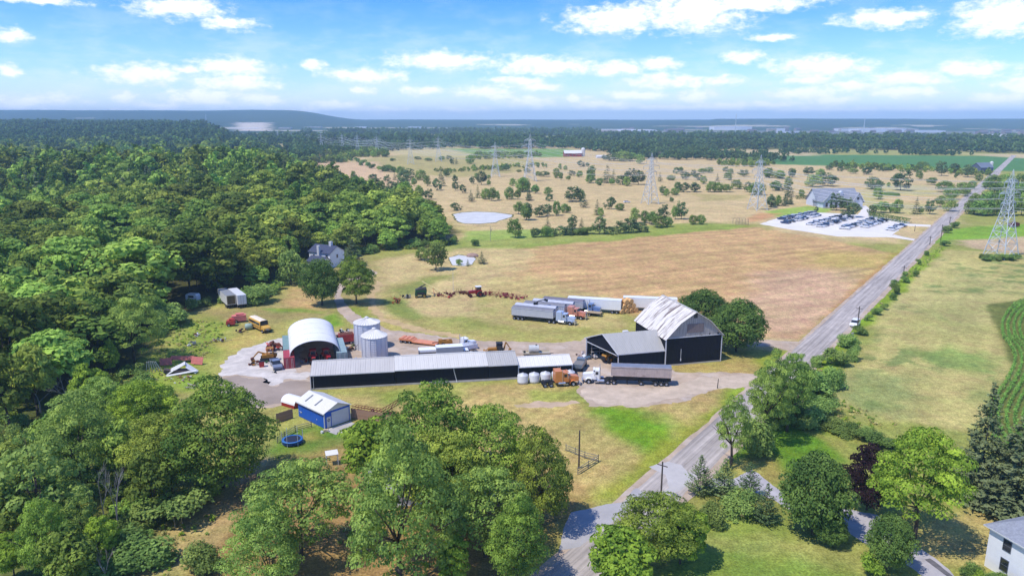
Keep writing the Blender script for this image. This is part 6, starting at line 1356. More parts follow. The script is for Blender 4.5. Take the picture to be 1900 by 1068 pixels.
# ------------------------------------------------------------------ vehicles
def paint(n, c, r=.35, var=.06, dirt=None): return mat('paint_'+n, c, r, 0, var, 1.2, coat=.3, dirt=dirt)
rubber = mat('tyre_rubber', (.018,.017,.016), .9, 0, .2, 4); rimm = mat('bright_rim', (.62,.62,.64), .35, .5, .1, 3)
chrome = mat('polished_metal', (.6,.6,.62), .25, .7, .1, 2); chassis = mat('chassis', (.03,.028,.027), .7, 0, .3, 2, dirt=((.12,.10,.085), .2))
vglass = glass('vehicle_glass', (.025,.03,.036)); lampm = mat('lamp_lens', (.7,.66,.55), .2); redl = mat('tail_lens', (.35,.02,.02), .3)
amber = mat('amber_paint', lc(214,150,50,.6), .5, 0, .15, 1.5, dirt=((.10,.06,.03), .2))
WH = {}
def wheel(par, x, y, r=.5, w=.28, side=1, rim=None, dual=False):
    key = (round(r, 2), round(w, 2), rim.name if rim else 'r')
    if key not in WH:
        t = MB().lathe([(r*.55, -w/2), (r*.92, -w/2), (r, -w*.3), (r, w*.3), (r*.92, w/2), (r*.55, w/2), (r*.55, -w/2)], 16, axis='y').mesh('tyre', rubber, False)
        q = MB().lathe([(0, w*.30), (r*.25, w*.34), (r*.3, w*.12), (r*.5, w*.2), (r*.58, w*.46), (r*.58, -w*.4), (0, -w*.4)], 14, axis='y').mesh('rim', rim or rimm, False); WH[key] = (t, q)
    t, q = WH[key]; o = inst('wheel', t, par, (x, y, r), (0, 0, 0 if side > 0 else PI)); inst('rim', q, o, (0, 0, 0)); return o
def axle(par, x, track=2.05, r=.5, w=.5, rim=None):
    for s in (1, -1): wheel(par, x, s*track/2, r, w, s, rim)
def semi_tractor(name, label, p_rear, p_front, pm, sleeper=True, group=None, flat=False):
    """p_rear, p_front: ground points of the tail of the frame and the bumper"""
    P, Q = Vector(p_rear), Vector(p_front); L = (Q-P).length; L = min(max(L, 6.2), 8.2); rz = heading(P, Q); d = (Q-P).normalized(); o = Q-d*L
    t = thing(name, label, 'truck', (o.x, o.y, 0), rz, group)
    MB().box(0, -.48, .72, L-1.0, -.3, .98).box(0, .3, .72, L-1.0, .48, .98).box(.6, -.5, .75, 1.9, .5, 1.12).build('frame', chassis, t)
    MB().obox((1.3, 0, 1.2), (1.1, .95, .12), (0, -.1, 0)).build('fifth_wheel', dark, t)
    xh = L-2.35; xc = xh-1.25; xs = xc-(1.7 if sleeper else 0)
    h = MB().prism([(xh, .95), (L-.12, .95), (L-.08, 1.75), (L-.2, 2.0), (xh, 2.3)], 'y', -.68, .68)
    h.build('hood', pm, t)
    for s in (1, -1):
        f = MB(); prof = [(L-1.35+.75*math.cos(a_), .52+.72*math.sin(a_)) for a_ in [PI*k/8 for k in range(9)]]
        for k in range(8): 
            (xa, za), (xb, zb) = prof[k], prof[k+1]; y0_, y1_ = (s*.62, s*1.18); f.add([(xa, y0_, za), (xb, y0_, zb), (xb, y1_, zb), (xa, y1_, za), (xa, y0_, za+.06), (xb, y0_, zb+.06), (xb, y1_, zb+.06), (xa, y1_, za+.06)], [(0,1,2,3),(7,6,5,4),(0,4,5,1),(3,2,6,7)])
        f.build('fender', pm, t)
        MB().lathe([(0, 0), (.14, 0), (.14, .1), (0, .12)], 10, (L-.1, s*.78, 1.35), axis='x').build('headlight', lampm, t)
        MB().lathe([(0, -.75), (.31, -.75), (.31, .75), (0, .75)], 12, (xc-.25, s*.98, .8), axis='x').build('fuel_tank', chrome, t)
        MB().tube((xc-.12, s*1.08, .9), (xc-.12, s*1.08, 3.75), .085, 8).build('exhaust_stack', chrome, t)
        MB().box(xc+.1, s*.85 if s > 0 else -1.2, .45, xc+1.1, 1.2 if s > 0 else -.85, .62).build('step', chrome, t)
        MB().obox((xh-.25, s*1.42, 2.2), (.1, .22, .5)).obox((xh-.15, s*1.25, 2.1), (.05, .4, .05)).build('mirror', chrome, t)
    MB().box(L-.06, -.55, .85, L, .55, 1.85).build('grille', chrome, t)
    MB().box(L-.04, -1.18, .42, L+.14, 1.18, .80).build('bumper', chrome, t)
    c = MB().prism([(xc, 1.0), (xh, 1.0), (xh+.02, 2.2), (xh-.32, 3.0), (xc, 3.05)], 'y', -1.05, 1.05).build('cab', pm, t)
    MB().obox((xh-.13, 0, 2.6), (.05, 1.75, .72), (0, .39-PI/1 if False else -.38, 0)).build('windshield', vglass, c)
    for s in (1, -1): MB().box(xc+.25, s*1.055 if s > 0 else -1.075, 2.1, xh-.4, 1.075 if s > 0 else -1.055, 2.75).build('window', vglass, c); MB().box(xc+.12, s*1.06 if s > 0 else -1.072, 1.05, xh-.1, 1.072 if s > 0 else -1.06, 2.05).build('door', pm, c)
    MB().obox((xh-.1, 0, 3.06), (.4, 1.9, .06), (0, .12, 0)).build('visor', pm, c)
    if sleeper: MB().prism([(xs, 1.0), (xc-.02, 1.0), (xc-.02, 3.25), (xc-.25, 3.45), (xs, 3.45)], 'y', -1.15, 1.15).build('sleeper', pm, t)
    wheel(t, L-1.35, .98, .52, .3, 1); wheel(t, L-1.35, -.98, .52, .3, -1)
    for xx in (.75, 2.05): axle(t, xx, 1.95, .52, .55)
    return t
def hopper_trailer(name, label, p_rear, p_front, L=None, body=None, tarp=None, axles=(1, 2.3, 3.6), H=3.3, fl=1.25, group=None, ribs=20, tip=0.0):
    P, Q = Vector(p_rear), Vector(p_front); L = L or (Q-P).length; rz = heading(P, Q)
    t = thing(name, label, 'trailer', (P.x, P.y, 0), rz, group)
    MB().prism([(tip, fl), (L-tip*.5, fl+.12), (L, H), (0, H)], 'y', -1.22, 1.22).build('hopper_body', body, t)
    r = MB()
    for i in range(ribs+1):
        x = .05+(L-.1)*i/ribs
        for s in (1, -1): r.box(x-.035, s*1.22 if s > 0 else -1.28, fl+.15, x+.035, 1.28 if s > 0 else -1.22, H-.1)
    r.build('side_ribs', body, t, kind='stuff')
    for s in (1, -1): MB().box(-.02, s*1.2 if s > 0 else -1.30, H-.08, L+.02, 1.30 if s > 0 else -1.2, H+.06).build('top_rail', body, t)
    b = MB(); n = 8; pr = [(-1.2+2.4*i/n, H+.08+.32*math.sin(PI*i/n)) for i in range(n+1)]
    k = 14
    for j in range(k+1):
        x = .05+(L-.1)*j/k; dz = 0 if j % 2 else -.045
        b.v += [(x, y, z+dz) for y, z in pr]
    for j in range(k):
        for i in range(n): b.f.append((j*(n+1)+i, (j+1)*(n+1)+i, (j+1)*(n+1)+i+1, j*(n+1)+i+1)); b.m.append(0)
    b.build('tarp', tarp, t, smooth=True)
    MB().box(.0, -.5, .85, L-.4, -.3, fl+.1).box(.0, .3, .85, L-.4, .5, fl+.1).build('frame', chassis, t)
    for s in (.7, -.7): MB().box(L*.72, s-.07, .1, L*.72+.14, s+.07, fl).build('landing_leg', dark, t)
    for x in axles: axle(t, x, 1.95, .5, .55)
    for s in (1, -1): MB().box(-.03, s*.7-.2, .75, .0, s*.7+.2, .95).build('tail_light', redl, t)
    return t
def van_trailer(name, label, p_rear, p_front, m, L=None, group=None, open_rear=False, roofm=None):
    P, Q = Vector(p_rear), Vector(p_front); L = L or (Q-P).length; t = thing(name, label, 'trailer', (P.x, P.y, 0), heading(P, Q), group); H = 4.0
    b = MB().box(.03, -1.27, 1.15, L, 1.27, H-.03); b.build('van_body', m, t)
    MB().box(0, -1.3, H-.03, L+.02, 1.3, H+.03).build('roof', roofm or m, t)
    for s in (1, -1): MB().box(0, s*1.275 if s > 0 else -1.31, 1.08, L, 1.31 if s > 0 else -1.275, 1.2).build('side_rail', chrome, t)
    r = MB()
    for i in range(int(L/.6)):
        for s in (1, -1): r.box(.3+i*.6, s*1.27 if s > 0 else -1.285, 1.25, .34+i*.6, 1.285 if s > 0 else -1.27, H-.1)
    r.build('side_seams', m, t, kind='stuff')
    if open_rear: MB().box(-.01, -1.1, 1.3, .028, 1.1, H-.2).build('open_rear', mat('wooden_lining', lc(150,132,96,.4), .9, 0, .4, 2), t); MB().box(-.02, -1.28, 1.1, .02, -1.12, H).box(-.02, 1.12, 1.1, .02, 1.28, H).box(-.02, -1.12, H-.18, .02, 1.12, H).build('rear_frame', chrome, t)
    else:
        for s in (1, -1): d = MB().box(-.03, min(s*.02, s*1.2), 1.2, .02, max(s*.02, s*1.2), H-.1).build('rear_door', m, t); MB().tube((-.06, s*.35, 1.25), (-.06, s*.35, H-.15), .03, 5).build('lock_bar', chrome, d)
    MB().box(.2, -.5, .8, 3.8, .5, 1.14).build('bogie', chassis, t); MB().box(-.05, -1.1, .5, .05, 1.1, .62).build('rear_bumper', chassis, t)
    for s in (.75, -.75): MB().box(L-3.0, s-.08, 0, L-2.85, s+.08, 1.15).build('landing_leg', dark, t)
    for x in (1.2, 2.5): axle(t, x, 1.95, .5, .55)
    return t
def C_(ox, oy, s): return crop(ox, oy, s)
T1_, T2_, T3_, T4_ = crop(980,520,5.934), crop(940,640,5.934), crop(930,540,11.87), crop(700,500,5.934)
grey_alu = mat('ribbed_aluminium', lc(206,208,214,.9), .4, .15, .08, 1.0); tan_alu = mat('dusty_aluminium', lc(210,192,184,.85), .5, .1, .15, 1.0, dirt=(lc(146,120,108,.6), .25))
tarp_g = mat('grey_tarp', lc(150,148,152,.68), .7, 0, .14, .8); tarp_l = mat('pale_tarp', lc(204,206,216,.8), .7, 0, .1, .8); tarp_d = mat('blue_grey_tarp', lc(134,142,158,.75), .7, 0, .16, .8); tarp_p = mat('dark_tarp', lc(132,126,138,.7), .7, 0, .16, .8)
bluep = paint('pale_blue', lc(192,206,228,.8)); orangep = paint('orange', lc(226,142,76,.85), .4, .1, ((.25,.12,.06), .12)); pinkp = paint('faded_orange', lc(224,152,122,.85), .5, .1); whitep = paint('white', (.85,.84,.82), .4, .05)
creamp = paint('cream', lc(230,214,180,.62)); greyp = paint('grey', lc(150,158,168,.55)); bluep2 = paint('sky_blue', lc(126,160,214,.6))
# front pair: white tractor with dump trailer, faces left; orange tractor faces right
pr_, pf_ = Vector(G(1244, 713.5)), Vector(G(1080.5, 708)); dv = (pf_-pr_).normalized()
hopper_trailer('dump_trailer', 'long tan ribbed dump trailer with blue-grey tarp parked before the barn', pr_, pr_+dv*12.6, 12.6, tan_alu, tarp_d, (1.0, 2.1, 3.3, 6.3), 4.0, 1.9, ribs=24)
semi_tractor('semi_truck', 'white conventional truck coupled to the tan dump trailer', pf_-dv*7.4, pf_, whitep, False)
semi_tractor('semi_truck', 'orange bobtail truck with bare rear axles beside white tanks', G(999, 716.5), G(1073, 712), orangep, True)
# row of parked grain trailers
r0, f0 = Vector(G(952, 590.5)), Vector(G(1066, 602.5)); d0 = (f0-r0).normalized(); n0 = Vector((-d0.y, d0.x))
if n0.y < 0: n0 = -n0
def row(k, a, b): return r0+n0*k+d0*a, r0+n0*k+d0*b
L0 = 12.3
specs = [(0, 0, tarp_g, grey_alu, 'grain trailer with grey tarp, nearest of the parked row', 'pale blue sleeper truck at the near end of the parked row', bluep, 8.0),
         (3.3, -.4, tarp_l, grey_alu, 'grain trailer with pale tarp, second of the parked row', None, None, 0),
         (6.6, 1.2, tarp_g, grey_alu, 'grain trailer with dull grey tarp, third of the parked row', 'faded orange sleeper truck in the middle of the parked row', pinkp, 8.0),
         (9.9, 2.6, tarp_l, grey_alu, 'grain trailer with light tarp, fourth of the parked row', None, None, 0),
         (13.4, 4.6, tarp_p, grey_alu, 'grain trailer with dark purplish tarp, last of the parked row', 'sky blue day-cab truck at the far end of the parked row', bluep2, 7.0)]
for k, off, tp, bd, lab, tl, tm, tl_len in specs:
    a_, b2 = row(k, off, off+L0); hopper_trailer('grain_trailer', lab, a_, b2, L0, bd, tp, (.8, 2.0, 3.2), 3.5, 1.35, tip=.0)
    if tl: semi_tractor('semi_truck', tl, b2-d0*1.9, b2-d0*1.9+d0*tl_len, tm, tl_len > 7.5)
pp, qq = row(11.2, 18.5, 22.3); t = thing('flatbed', 'small tan flatbed behind the sky blue truck', 'trailer', (pp.x, pp.y, 0), heading(pp, qq)); MB().box(0, -1.1, 1.0, 4.2, 1.1, 1.12).build('deck', mat('tan_deck', lc(216,190,150,.6), .8), t); MB().box(.2, -.4, .6, 4, .4, 1.0).build('frame', chassis, t); axle(t, .9, 1.8, .42, .3)
# stump grapple standing on the tarps: a black loader arm seen between the trailers
ap = row(3.3, 5.6, 0)[0]; t = thing('crane_arm', 'black folded loader crane resting across the parked trailers', 'crane', (ap.x, ap.y, 3.9), heading(r0, f0)+.25)
MB().obox((0, 0, .25), (1.2, 1.0, .5)).build('base', dark, t); MB().path([(0, 0, .4), (.9, .1, 1.0), (2.4, .3, 1.3)], .16, 6).build('boom', dark, t); MB().obox((2.9, .35, 1.2), (1.1, .6, .5), (.1, .3, 0)).build('grapple', dark, t)
# white van trailers and the straw stack
van_trailer('van_trailer', 'long white van trailer parked beside the hay bales', G(1152.5, 581), G(1054, 574.5), whitep)
e1 = Vector(G(1055, 575)); e2 = Vector(G(1153, 579)); dd_ = (e2-e1).normalized()
van_trailer('van_trailer', 'second white van trailer half hidden behind barn and bales', Vector(G(1156, 574)), Vector(G(1156, 574))+dd_*15.5, whitep, 15.5)
straw = mat('straw_bale', lc(228,182,122,.95), .95, 0, .35, 3.0, .6, dirt=(lc(186,130,76,.8), .3), spec=.05)
balem = MB().lathe([(0, -.65), (.68, -.65), (.76, -.55), (.76, .55), (.68, .65), (0, .65)], 14, axis='y').mesh('bale', straw)
bp, bq = Vector(G(1150, 583)), Vector(G(1196, 577)); bd_ = (bq-bp).normalized(); bn = Vector((-bd_.y, bd_.x)); bi = 0
for lev, n in ((0, 4), (1, 3), (2, 2)):
    for rowk in range(2):
        for i in range(n):
            c = bp+bd_*(.8+i*1.56+lev*.78)+bn*(.3+rowk*1.4+lev*.12); o = inst('straw_bale', balem, None, (c.x, c.y, .74+lev*1.33), (random.uniform(-.1, .1), random.uniform(-.3, .3), heading(bp, bq)+random.uniform(-.12, .12)))
            tag(o, 'round golden straw bale in the stack between van trailer and barn', 'bale', 'straw bales stacked behind the barn')
# the two white trailers, camper, school bus
whited = paint('dull_white', (.74,.75,.77), .45, .08)
van_trailer('van_trailer', 'white trailer with open wooden-lined rear by the bushes', G(430.5, 572), G(407, 552.5), whited, 11, open_rear=True, roofm=mat('grey_van_roof', lc(180,184,190,.6), .5))
van_trailer('van_trailer', 'white trailer with closed doors beside the open-backed one', G(450.5, 571.5), G(426, 552), whited, 11)
x, y = G(359, 560); t = thing('camper', 'tiny white camper with dark window half under the trees', 'camper', (x, y, 0), -.2)
MB().prism([(-1.9, .6), (1.9, .6), (1.9, 2.2), (1.5, 2.7), (-1.5, 2.7), (-1.9, 2.3)], 'y', -1, 1).build('body', whitep, t); MB().box(-.9, -1.03, 1.6, .9, -1.0, 2.2).build('window', vglass, t); axle(t, 0, 1.8, .35, .2); MB().tube((1.9, 0, .6), (2.8, 0, .5), .06, 5).build('hitch', dark, t)
def school_bus(p_rear, p_front):
    P, Q = Vector(p_rear), Vector(p_front); L = 9.0; d = (Q-P).normalized(); o = Q-d*L; t = thing('school_bus', 'old yellow-orange school bus with pale roof and dark windshield', 'bus', (o.x, o.y, 0), heading(P, Q)); y_ = mat('bus_yellow', lc(228,178,84,.85), .5, 0, .12, 1.0, dirt=(lc(190,120,66,.6), .15))
    prof = [(-1.15, .75), (1.15, .75), (1.2, 1.6), (1.17, 2.6), (.95, 2.92), (.5, 3.05), (-.5, 3.05), (-.95, 2.92), (-1.17, 2.6), (-1.2, 1.6)]
    MB().prism(prof, 'x', 0, L-1.9).build('body', y_, t)
    MB().prism([(-.97, 2.92), (-.5, 3.07), (.5, 3.07), (.97, 2.92), (.5, 3.1), (-.5, 3.1)], 'x', .1, L-2.0).build('roof', mat('bus_roof', lc(246,228,200,.9), .6, 0, .1, 1), t)
    MB().prism([(L-1.9, .7), (L, .7), (L, 1.35), (L-.25, 1.6), (L-1.9, 1.8)], 'y', -.98, .98).build('hood', y_, t)
    MB().obox((L-1.88, 0, 2.32), (.06, 2.05, 1.0), (0, -.06, 0)).build('windshield', vglass, t); MB().box(L-1.93, -1.0, 2.86, L-1.86, 1.0, 3.04).build('sign_board', dark, t)
    for s in (1, -1):
        for i in range(9): MB().box(.35+i*.72, s*1.17 if s > 0 else -1.22, 1.85, .95+i*.72, 1.22 if s > 0 else -1.17, 2.5).build('window', vglass, t)
        MB().box(0, s*1.19 if s > 0 else -1.23, 1.25, L-2, 1.23 if s > 0 else -1.19, 1.34).build('rub_rail', dark, t)
    MB().box(L-.02, -1.1, .5, L+.12, 1.1, .8).build('bumper', dark, t); MB().box(L, -.5, .85, L+.03, .5, 1.3).build('grille', mat('cream_grille', lc(232,214,190,.6), .5), t)
    for x in (2.2, L-1.0): axle(t, x, 2.0, .48, .3)
school_bus(G(466, 603), G(497, 618))
# cars
def car_mesh(kind):
    b = MB(); g = MB()
    if kind == 'sedan': Lc, Wc, low, roof = 4.7, .9, [(-2.35, .35), (2.35, .35), (2.38, .6), (2.2, .78), (1.1, .92), (-1.75, .95), (-2.33, .9)], [(-1.75, .93), (1.1, .9), (.25, 1.42), (-1.0, 1.44)]
    elif kind == 'suv': Lc, Wc, low, roof = 4.7, .95, [(-2.3, .4), (2.3, .4), (2.33, .8), (2.2, .98), (1.1, 1.1), (-2.3, 1.12)], [(-2.25, 1.1), (1.1, 1.08), (.4, 1.68), (-1.95, 1.70)]
    else: Lc, Wc, low, roof = 5.6, .98, [(-2.8, .5), (2.75, .5), (2.78, .95), (2.6, 1.08), (1.5, 1.18), (-2.8, 1.2)], [(-.75, 1.18), (1.45, 1.16), (.85, 1.82), (-.5, 1.85)]
    b.prism(low, 'y', -Wc, Wc)
    rp = [(x, z) for x, z in roof]; n = len(rp); ins = .16
    vs = [(x, -Wc+.02+(ins if i >= 2 else 0), z) for i, (x, z) in enumerate(rp)]+[(x, Wc-.02-(ins if i >= 2 else 0), z) for i, (x, z) in enumerate(rp)]
    g.add(vs, [(0,1,2,3),(7,6,5,4),(1,5,6,2),(3,7,4,0)])
    xa, za = rp[3]; xb, zb = rp[2]; b.box(xa-.02, -Wc+.14, max(za, zb)-.05, xb+.04, Wc-.14, max(za, zb)+.03)
    if kind == 'pickup': b.box(-2.78, -.98, 1.2, -.8, -.86, 1.38).box(-2.78, .86, 1.2, -.8, .98, 1.38).box(-2.78, -.86, 1.2, -2.68, .86, 1.38)
    return b, g, Lc
CM = {}
def car(label, x, y, rz, kind, pm, group=None, cat='car', name='parked_car', z=0):
    t = thing(name, label, cat, (x, y, z), rz, group)
    if kind not in CM:
        b, g, Lc = car_mesh(kind); CM[kind] = (b, g.mesh('windows', vglass), Lc, {})
    b, gm, Lc, d = CM[kind]
    if pm.name not in d: d[pm.name] = b.mesh('body', pm)
    inst('body', d[pm.name], t); inst('windows', gm, t)
    for sx in (Lc*.3, -Lc*.29):
        for s in (1, -1): wheel(t, sx, s*.82, .34 if kind != 'pickup' else .4, .22, s)
    return t
CP = [('white', paint('car_white', (.70,.70,.71))), ('white', paint('car_white', (.70,.70,.71))), ('white', paint('car_white', (.70,.70,.71))), ('silver', paint('car_silver', (.42,.44,.46), .3)), ('black', paint('car_black', (.015,.015,.017), .25)), ('grey', paint('car_grey', (.11,.115,.125), .3)), ('dark blue', paint('car_blue', (.03,.055,.14), .3)), ('white', paint('car_white', (.7,.7,.71))), ('white', paint('car_white', (.7,.7,.71))), ('silver', paint('car_silver', (.42,.44,.46), .3)), ('black', paint('car_black', (.015,.015,.017), .25))]
NTH = ['first','second','third','fourth','fifth','sixth','seventh','eighth','ninth','tenth','eleventh','twelfth','thirteenth','fourteenth','fifteenth','sixteenth','seventeenth','eighteenth','nineteenth','twentieth']
S5 = crop(1400,360,5.94)
rows = [('west bank back line', (295,282), (640,216), 18, .85), ('west bank front line', (310,330), (690,238), 18, .8), ('middle bank back line', (610,340), (1010,240), 17, .85), ('middle bank front line', (700,370), (1060,265), 17, .8), ('east bank back line', (985,386), (1290,285), 16, .85), ('east bank front line', (1210,368), (1410,302), 10, .9), ('small end line beside the road', (1470,408), (1650,345), 9, .8)]
cr = random.Random(21)
for rn, pa, pb, n, occ in rows:
    (a_, b2) = S5([pa, pb]); A_, B_ = Vector(G(*a_)), Vector(G(*b2)); ang = heading(A_, B_); k = 0
    n = max(n, int((B_-A_).length/2.9))
    for i in range(n):
        if cr.random() > occ: continue
        c = A_.lerp(B_, i/(n-1)); cn, pm = cr.choice(CP); kd = cr.choice(('sedan', 'suv', 'suv', 'sedan', 'pickup')); w = NTH[k] if k < 20 else 'last'; k += 1
        car('%s %s, %s from the near end, %s' % (cn, {'sedan':'sedan','suv':'suv','pickup':'pickup'}[kd], w, rn), c.x, c.y, ang+PI/2*(1 if cr.random() < .6 else -1)+cr.uniform(-.05, .05), kd, pm, 'cars in the car park')
x, y = G(1586, 604); car('white van-like car parked on the road edge by the pole', x, y, math.atan2(RD.y, RD.x)+PI, 'suv', whitep, name='roadside_car')
x, y = G(512.5, 681); car('silver-blue pickup parked beside the red container', x, y, -1.1, 'pickup', paint('silver_blue', lc(170,182,206,.5)), cat='pickup', name='pickup_truck')
x, y = G(1655, 362); 
# box truck, straight white trucks in the yard behind the shed
def box_truck(label, p_rear, p_front, m, bm, group=None, L=8.0, hb=3.4):
    P, Q = Vector(p_rear), Vector(p_front); d = (Q-P).normalized(); o = Q-d*L; t = thing('box_truck', label, 'truck', (o.x, o.y, 0), heading(P, Q), group)
    MB().box(0, -1.2, 1.0, L-2.7, 1.2, hb).build('cargo_box', bm, t); MB().box(-.02, -1.23, hb, L-2.68, 1.23, hb+.06).build('box_roof', whitep, t)
    MB().prism([(L-2.5, .7), (L-.1, .7), (L, 1.3), (L-.95, 1.5), (L-1.45, 2.35), (L-2.5, 2.4)], 'y', -1.0, 1.0).build('cab', m, t)
    MB().obox((L-1.19, 0, 1.95), (.05, 1.8, .85), (0, -.53, 0)).build('windshield', vglass, t)
    for s in (1, -1): MB().box(L-2.35, s*1.0 if s > 0 else -1.02, 1.5, L-1.45, 1.02 if s > 0 else -1.0, 2.2).build('window', vglass, t)
    MB().box(0, -.5, .6, L-1, .5, 1.0).build('frame', chassis, t); axle(t, 1.5, 1.9, .45, .5)
    for s in (1, -1): wheel(t, L-.95, s*.9, .42, .26, s)
    MB().box(L-.05, -1, .45, L+.1, 1, .75).build('bumper', chrome, t)
greybox = mat('grey_box', lc(200,204,208,.64), .5, 0, .06, 1)
box_truck('white box truck with grey cargo box behind the long shed', G(816, 668), G(880, 664), whitep, greybox, L=9.0)
# stacked flat trailer to its left, tank truck behind
P, Q = Vector(G(777, 668)), Vector(G(813, 666)); t = thing('feed_trailer', 'open white feed trailer with lengthwise slots left of the box truck', 'trailer', (P.x, P.y, 0), heading(P, Q)); L = (Q-P).length+.2
MB().box(0, -1.2, 1.0, L, 1.2, 1.25).box(0, -1.2, 1.6, L, 1.2, 1.85).box(0, -1.2, 2.2, L, 1.2, 2.75).build('decks', whitep, t); MB().box(0, -1.1, 1.25, L, 1.1, 1.6).box(0, -1.1, 1.85, L, 1.1, 2.2).build('load', mat('brown_load', (.12,.08,.06), .9), t)
for xx in (0, L-.12):
    for s in (1, -1): MB().box(xx, s*1.2-.06, .9, xx+.12, s*1.2+.06, 2.8).build('post', dark, t)
axle(t, .8, 1.9, .42, .3); axle(t, 1.8, 1.9, .42, .3)
P, Q = Vector(G(826, 655)), Vector(G(882, 645)); semi_tractor('semi_truck', 'white truck with cab facing right behind the box truck', P, Q, whitep, False)
rail = thing('flat_body', 'pale flat truck body beside the white cab', 'trailer', (*G(848, 658), 0), heading(P, Q)); MB().box(-1, -1.2, 1.25, 5, 1.2, 1.5).box(-1, -1.2, 1.5, 5, -1.1, 2.3).box(-1, 1.1, 1.5, 5, 1.2, 2.3).build('body', whitep, rail); MB().box(-.8, -.4, .7, 4.6, .4, 1.25).build('frame', chassis, rail); axle(rail, .2, 1.9, .45, .4); axle(rail, 1.4, 1.9, .45, .4)
# orange lowboy with yellow attachment
P, Q = Vector(G(744, 633)), Vector(G(812, 640)); t = thing('lowboy_trailer', 'orange lowboy trailer with dark wheels on the gravel', 'trailer', (P.x, P.y, 0), heading(P, Q)); L = (Q-P).length; op = paint('lowboy_orange', lc(234,150,100,.9), .6, .15, ((.3,.16,.1), .2))
MB().prism([(0, .75), (3.4, .75), (3.9, .45), (L, .3), (L, .52), (4.1, .68), (3.6, 1.05), (0, 1.05)], 'y', -1.3, 1.3).build('deck', op, t)
for i in range(3): MB().prism([(.1+i*1.15, 1.06), (1.15+i*1.15, 1.06), (1.0+i*1.15, 1.3), (.25+i*1.15, 1.3)], 'y', -1.32, 1.32).build('fender', op, t); axle(t, .65+i*1.15, 2.1, .42, .5)
P, Q = Vector(G(814, 640)), Vector(G(846, 638)); t = thing('grader_blade', 'yellow grader frame with dark openings behind the lowboy', 'implement', (P.x, P.y, 0), heading(P, Q))
MB().box(0, -.8, .5, 3.4, -.6, 1.2).box(0, .6, .5, 3.4, .8, 1.2).box(0, -.6, .9, .9, .6, 1.5).box(2.0, -.6, .8, 2.6, .6, 1.3).build('frame', amber, t); MB().path([(0, 0, .9), (-1.6, 0, .7)], .1, 5).build('drawbar', dark, t); axle(t, 1.0, 1.9, .4, .3)
# backhoe
x, y = G(926, 660); t = thing('backhoe_loader', 'yellow backhoe loader with raised digging arm in the yard', 'backhoe', (x-.8, y+1.6, 0), .08)
MB().prism([(-.2, .8), (1.9, .8), (1.9, 1.3), (1.7, 1.55), (-.2, 1.6)], 'y', -.5, .5).build('engine_cover', amber, t)
c = MB()
for sx in (-1.5, -.2):
    for s in (1, -1): c.box(sx-.05, s*.72-.05, 1.2, sx+.05, s*.72+.05, 2.65)
c.build('cab_frame', dark, t); MB().box(-1.65, -.85, 2.65, -.05, .85, 2.8).build('cab_roof', dark, t); MB().box(-1.45, -.74, 1.4, -.25, .74, 2.6).build('cab_glass', vglass, t); MB().box(-1.9, -.6, .6, 0, .6, 1.3).build('chassis', amber, t)
MB().path([(0, .5, 1.2), (1.8, .5, 1.3), (2.6, .5, .6)], .1, 5).path([(0, -.5, 1.2), (1.8, -.5, 1.3), (2.6, -.5, .6)], .1, 5).build('loader_arm', amber, t)
MB().prism([(2.5, .2), (3.3, .12), (2.9, .9), (2.5, .9)], 'y', -1.1, 1.1).build('bucket', amber, t)
MB().path([(-1.9, 0, .9), (-2.4, 0, 2.9)], .2, 5, .16).path([(-2.4, 0, 2.9), (-3.3, 0, 1.6)], .16, 5, .12).build('digging_arm', amber, t); MB().prism([(-3.3, 1.4), (-3.0, .8), (-3.6, .6), (-3.8, 1.2)], 'y', -.35, .35).build('digging_bucket', amber, t)
for s in (1, -1): wheel(t, -1.2, s*.9, .75, .45, s, amber); wheel(t, 1.4, s*.85, .48, .3, s, amber)
t.rotation_euler.z = PI+.1
# tank trailer
P, Q = Vector(G(970, 660)), Vector(G(1020, 659)); t = thing('tank_trailer', 'low white flat trailer carrying a translucent ribbed tank', 'trailer', (P.x, P.y, 0), heading(P, Q)); L = (Q-P).length
MB().box(0, -1.05, .62, L, 1.05, .8).box(0, -1.1, .8, L, -1.0, 1.0).box(0, 1.0, .8, L, 1.1, 1.0).build('deck', creamp, t)
for x in (L*.5, L*.5+.9): axle(t, x, 1.95, .36, .24)
MB().tube((L, 0, .6), (L+.9, 0, .5), .07, 5).build('hitch', dark, t)
b = MB(); n = 9; prof = [(0, 0)]
for i in range(n): prof += [(.88, .04+i*.27), (.95, .12+i*.27), (.88, .22+i*.27)]
prof += [(0, n*.27)]; b.lathe(prof, 18, (L*.22, 0, 1.75), axis='x'); tk = b.build('tank', mat('tank_plastic', lc(238,238,232,.68), .45), t, smooth=False); MB().lathe([(0, 0), (.22, 0), (.22, .12), (0, .12)], 10, (L*.5, 0, 2.66)).build('tank_lid', dark, tk)
MB().lathe([(0, 0), (.22, 0), (.3, .2), (.22, .4), (0, .4)], 10, (.4, 0, .85)).build('hose_reel', dark, t)
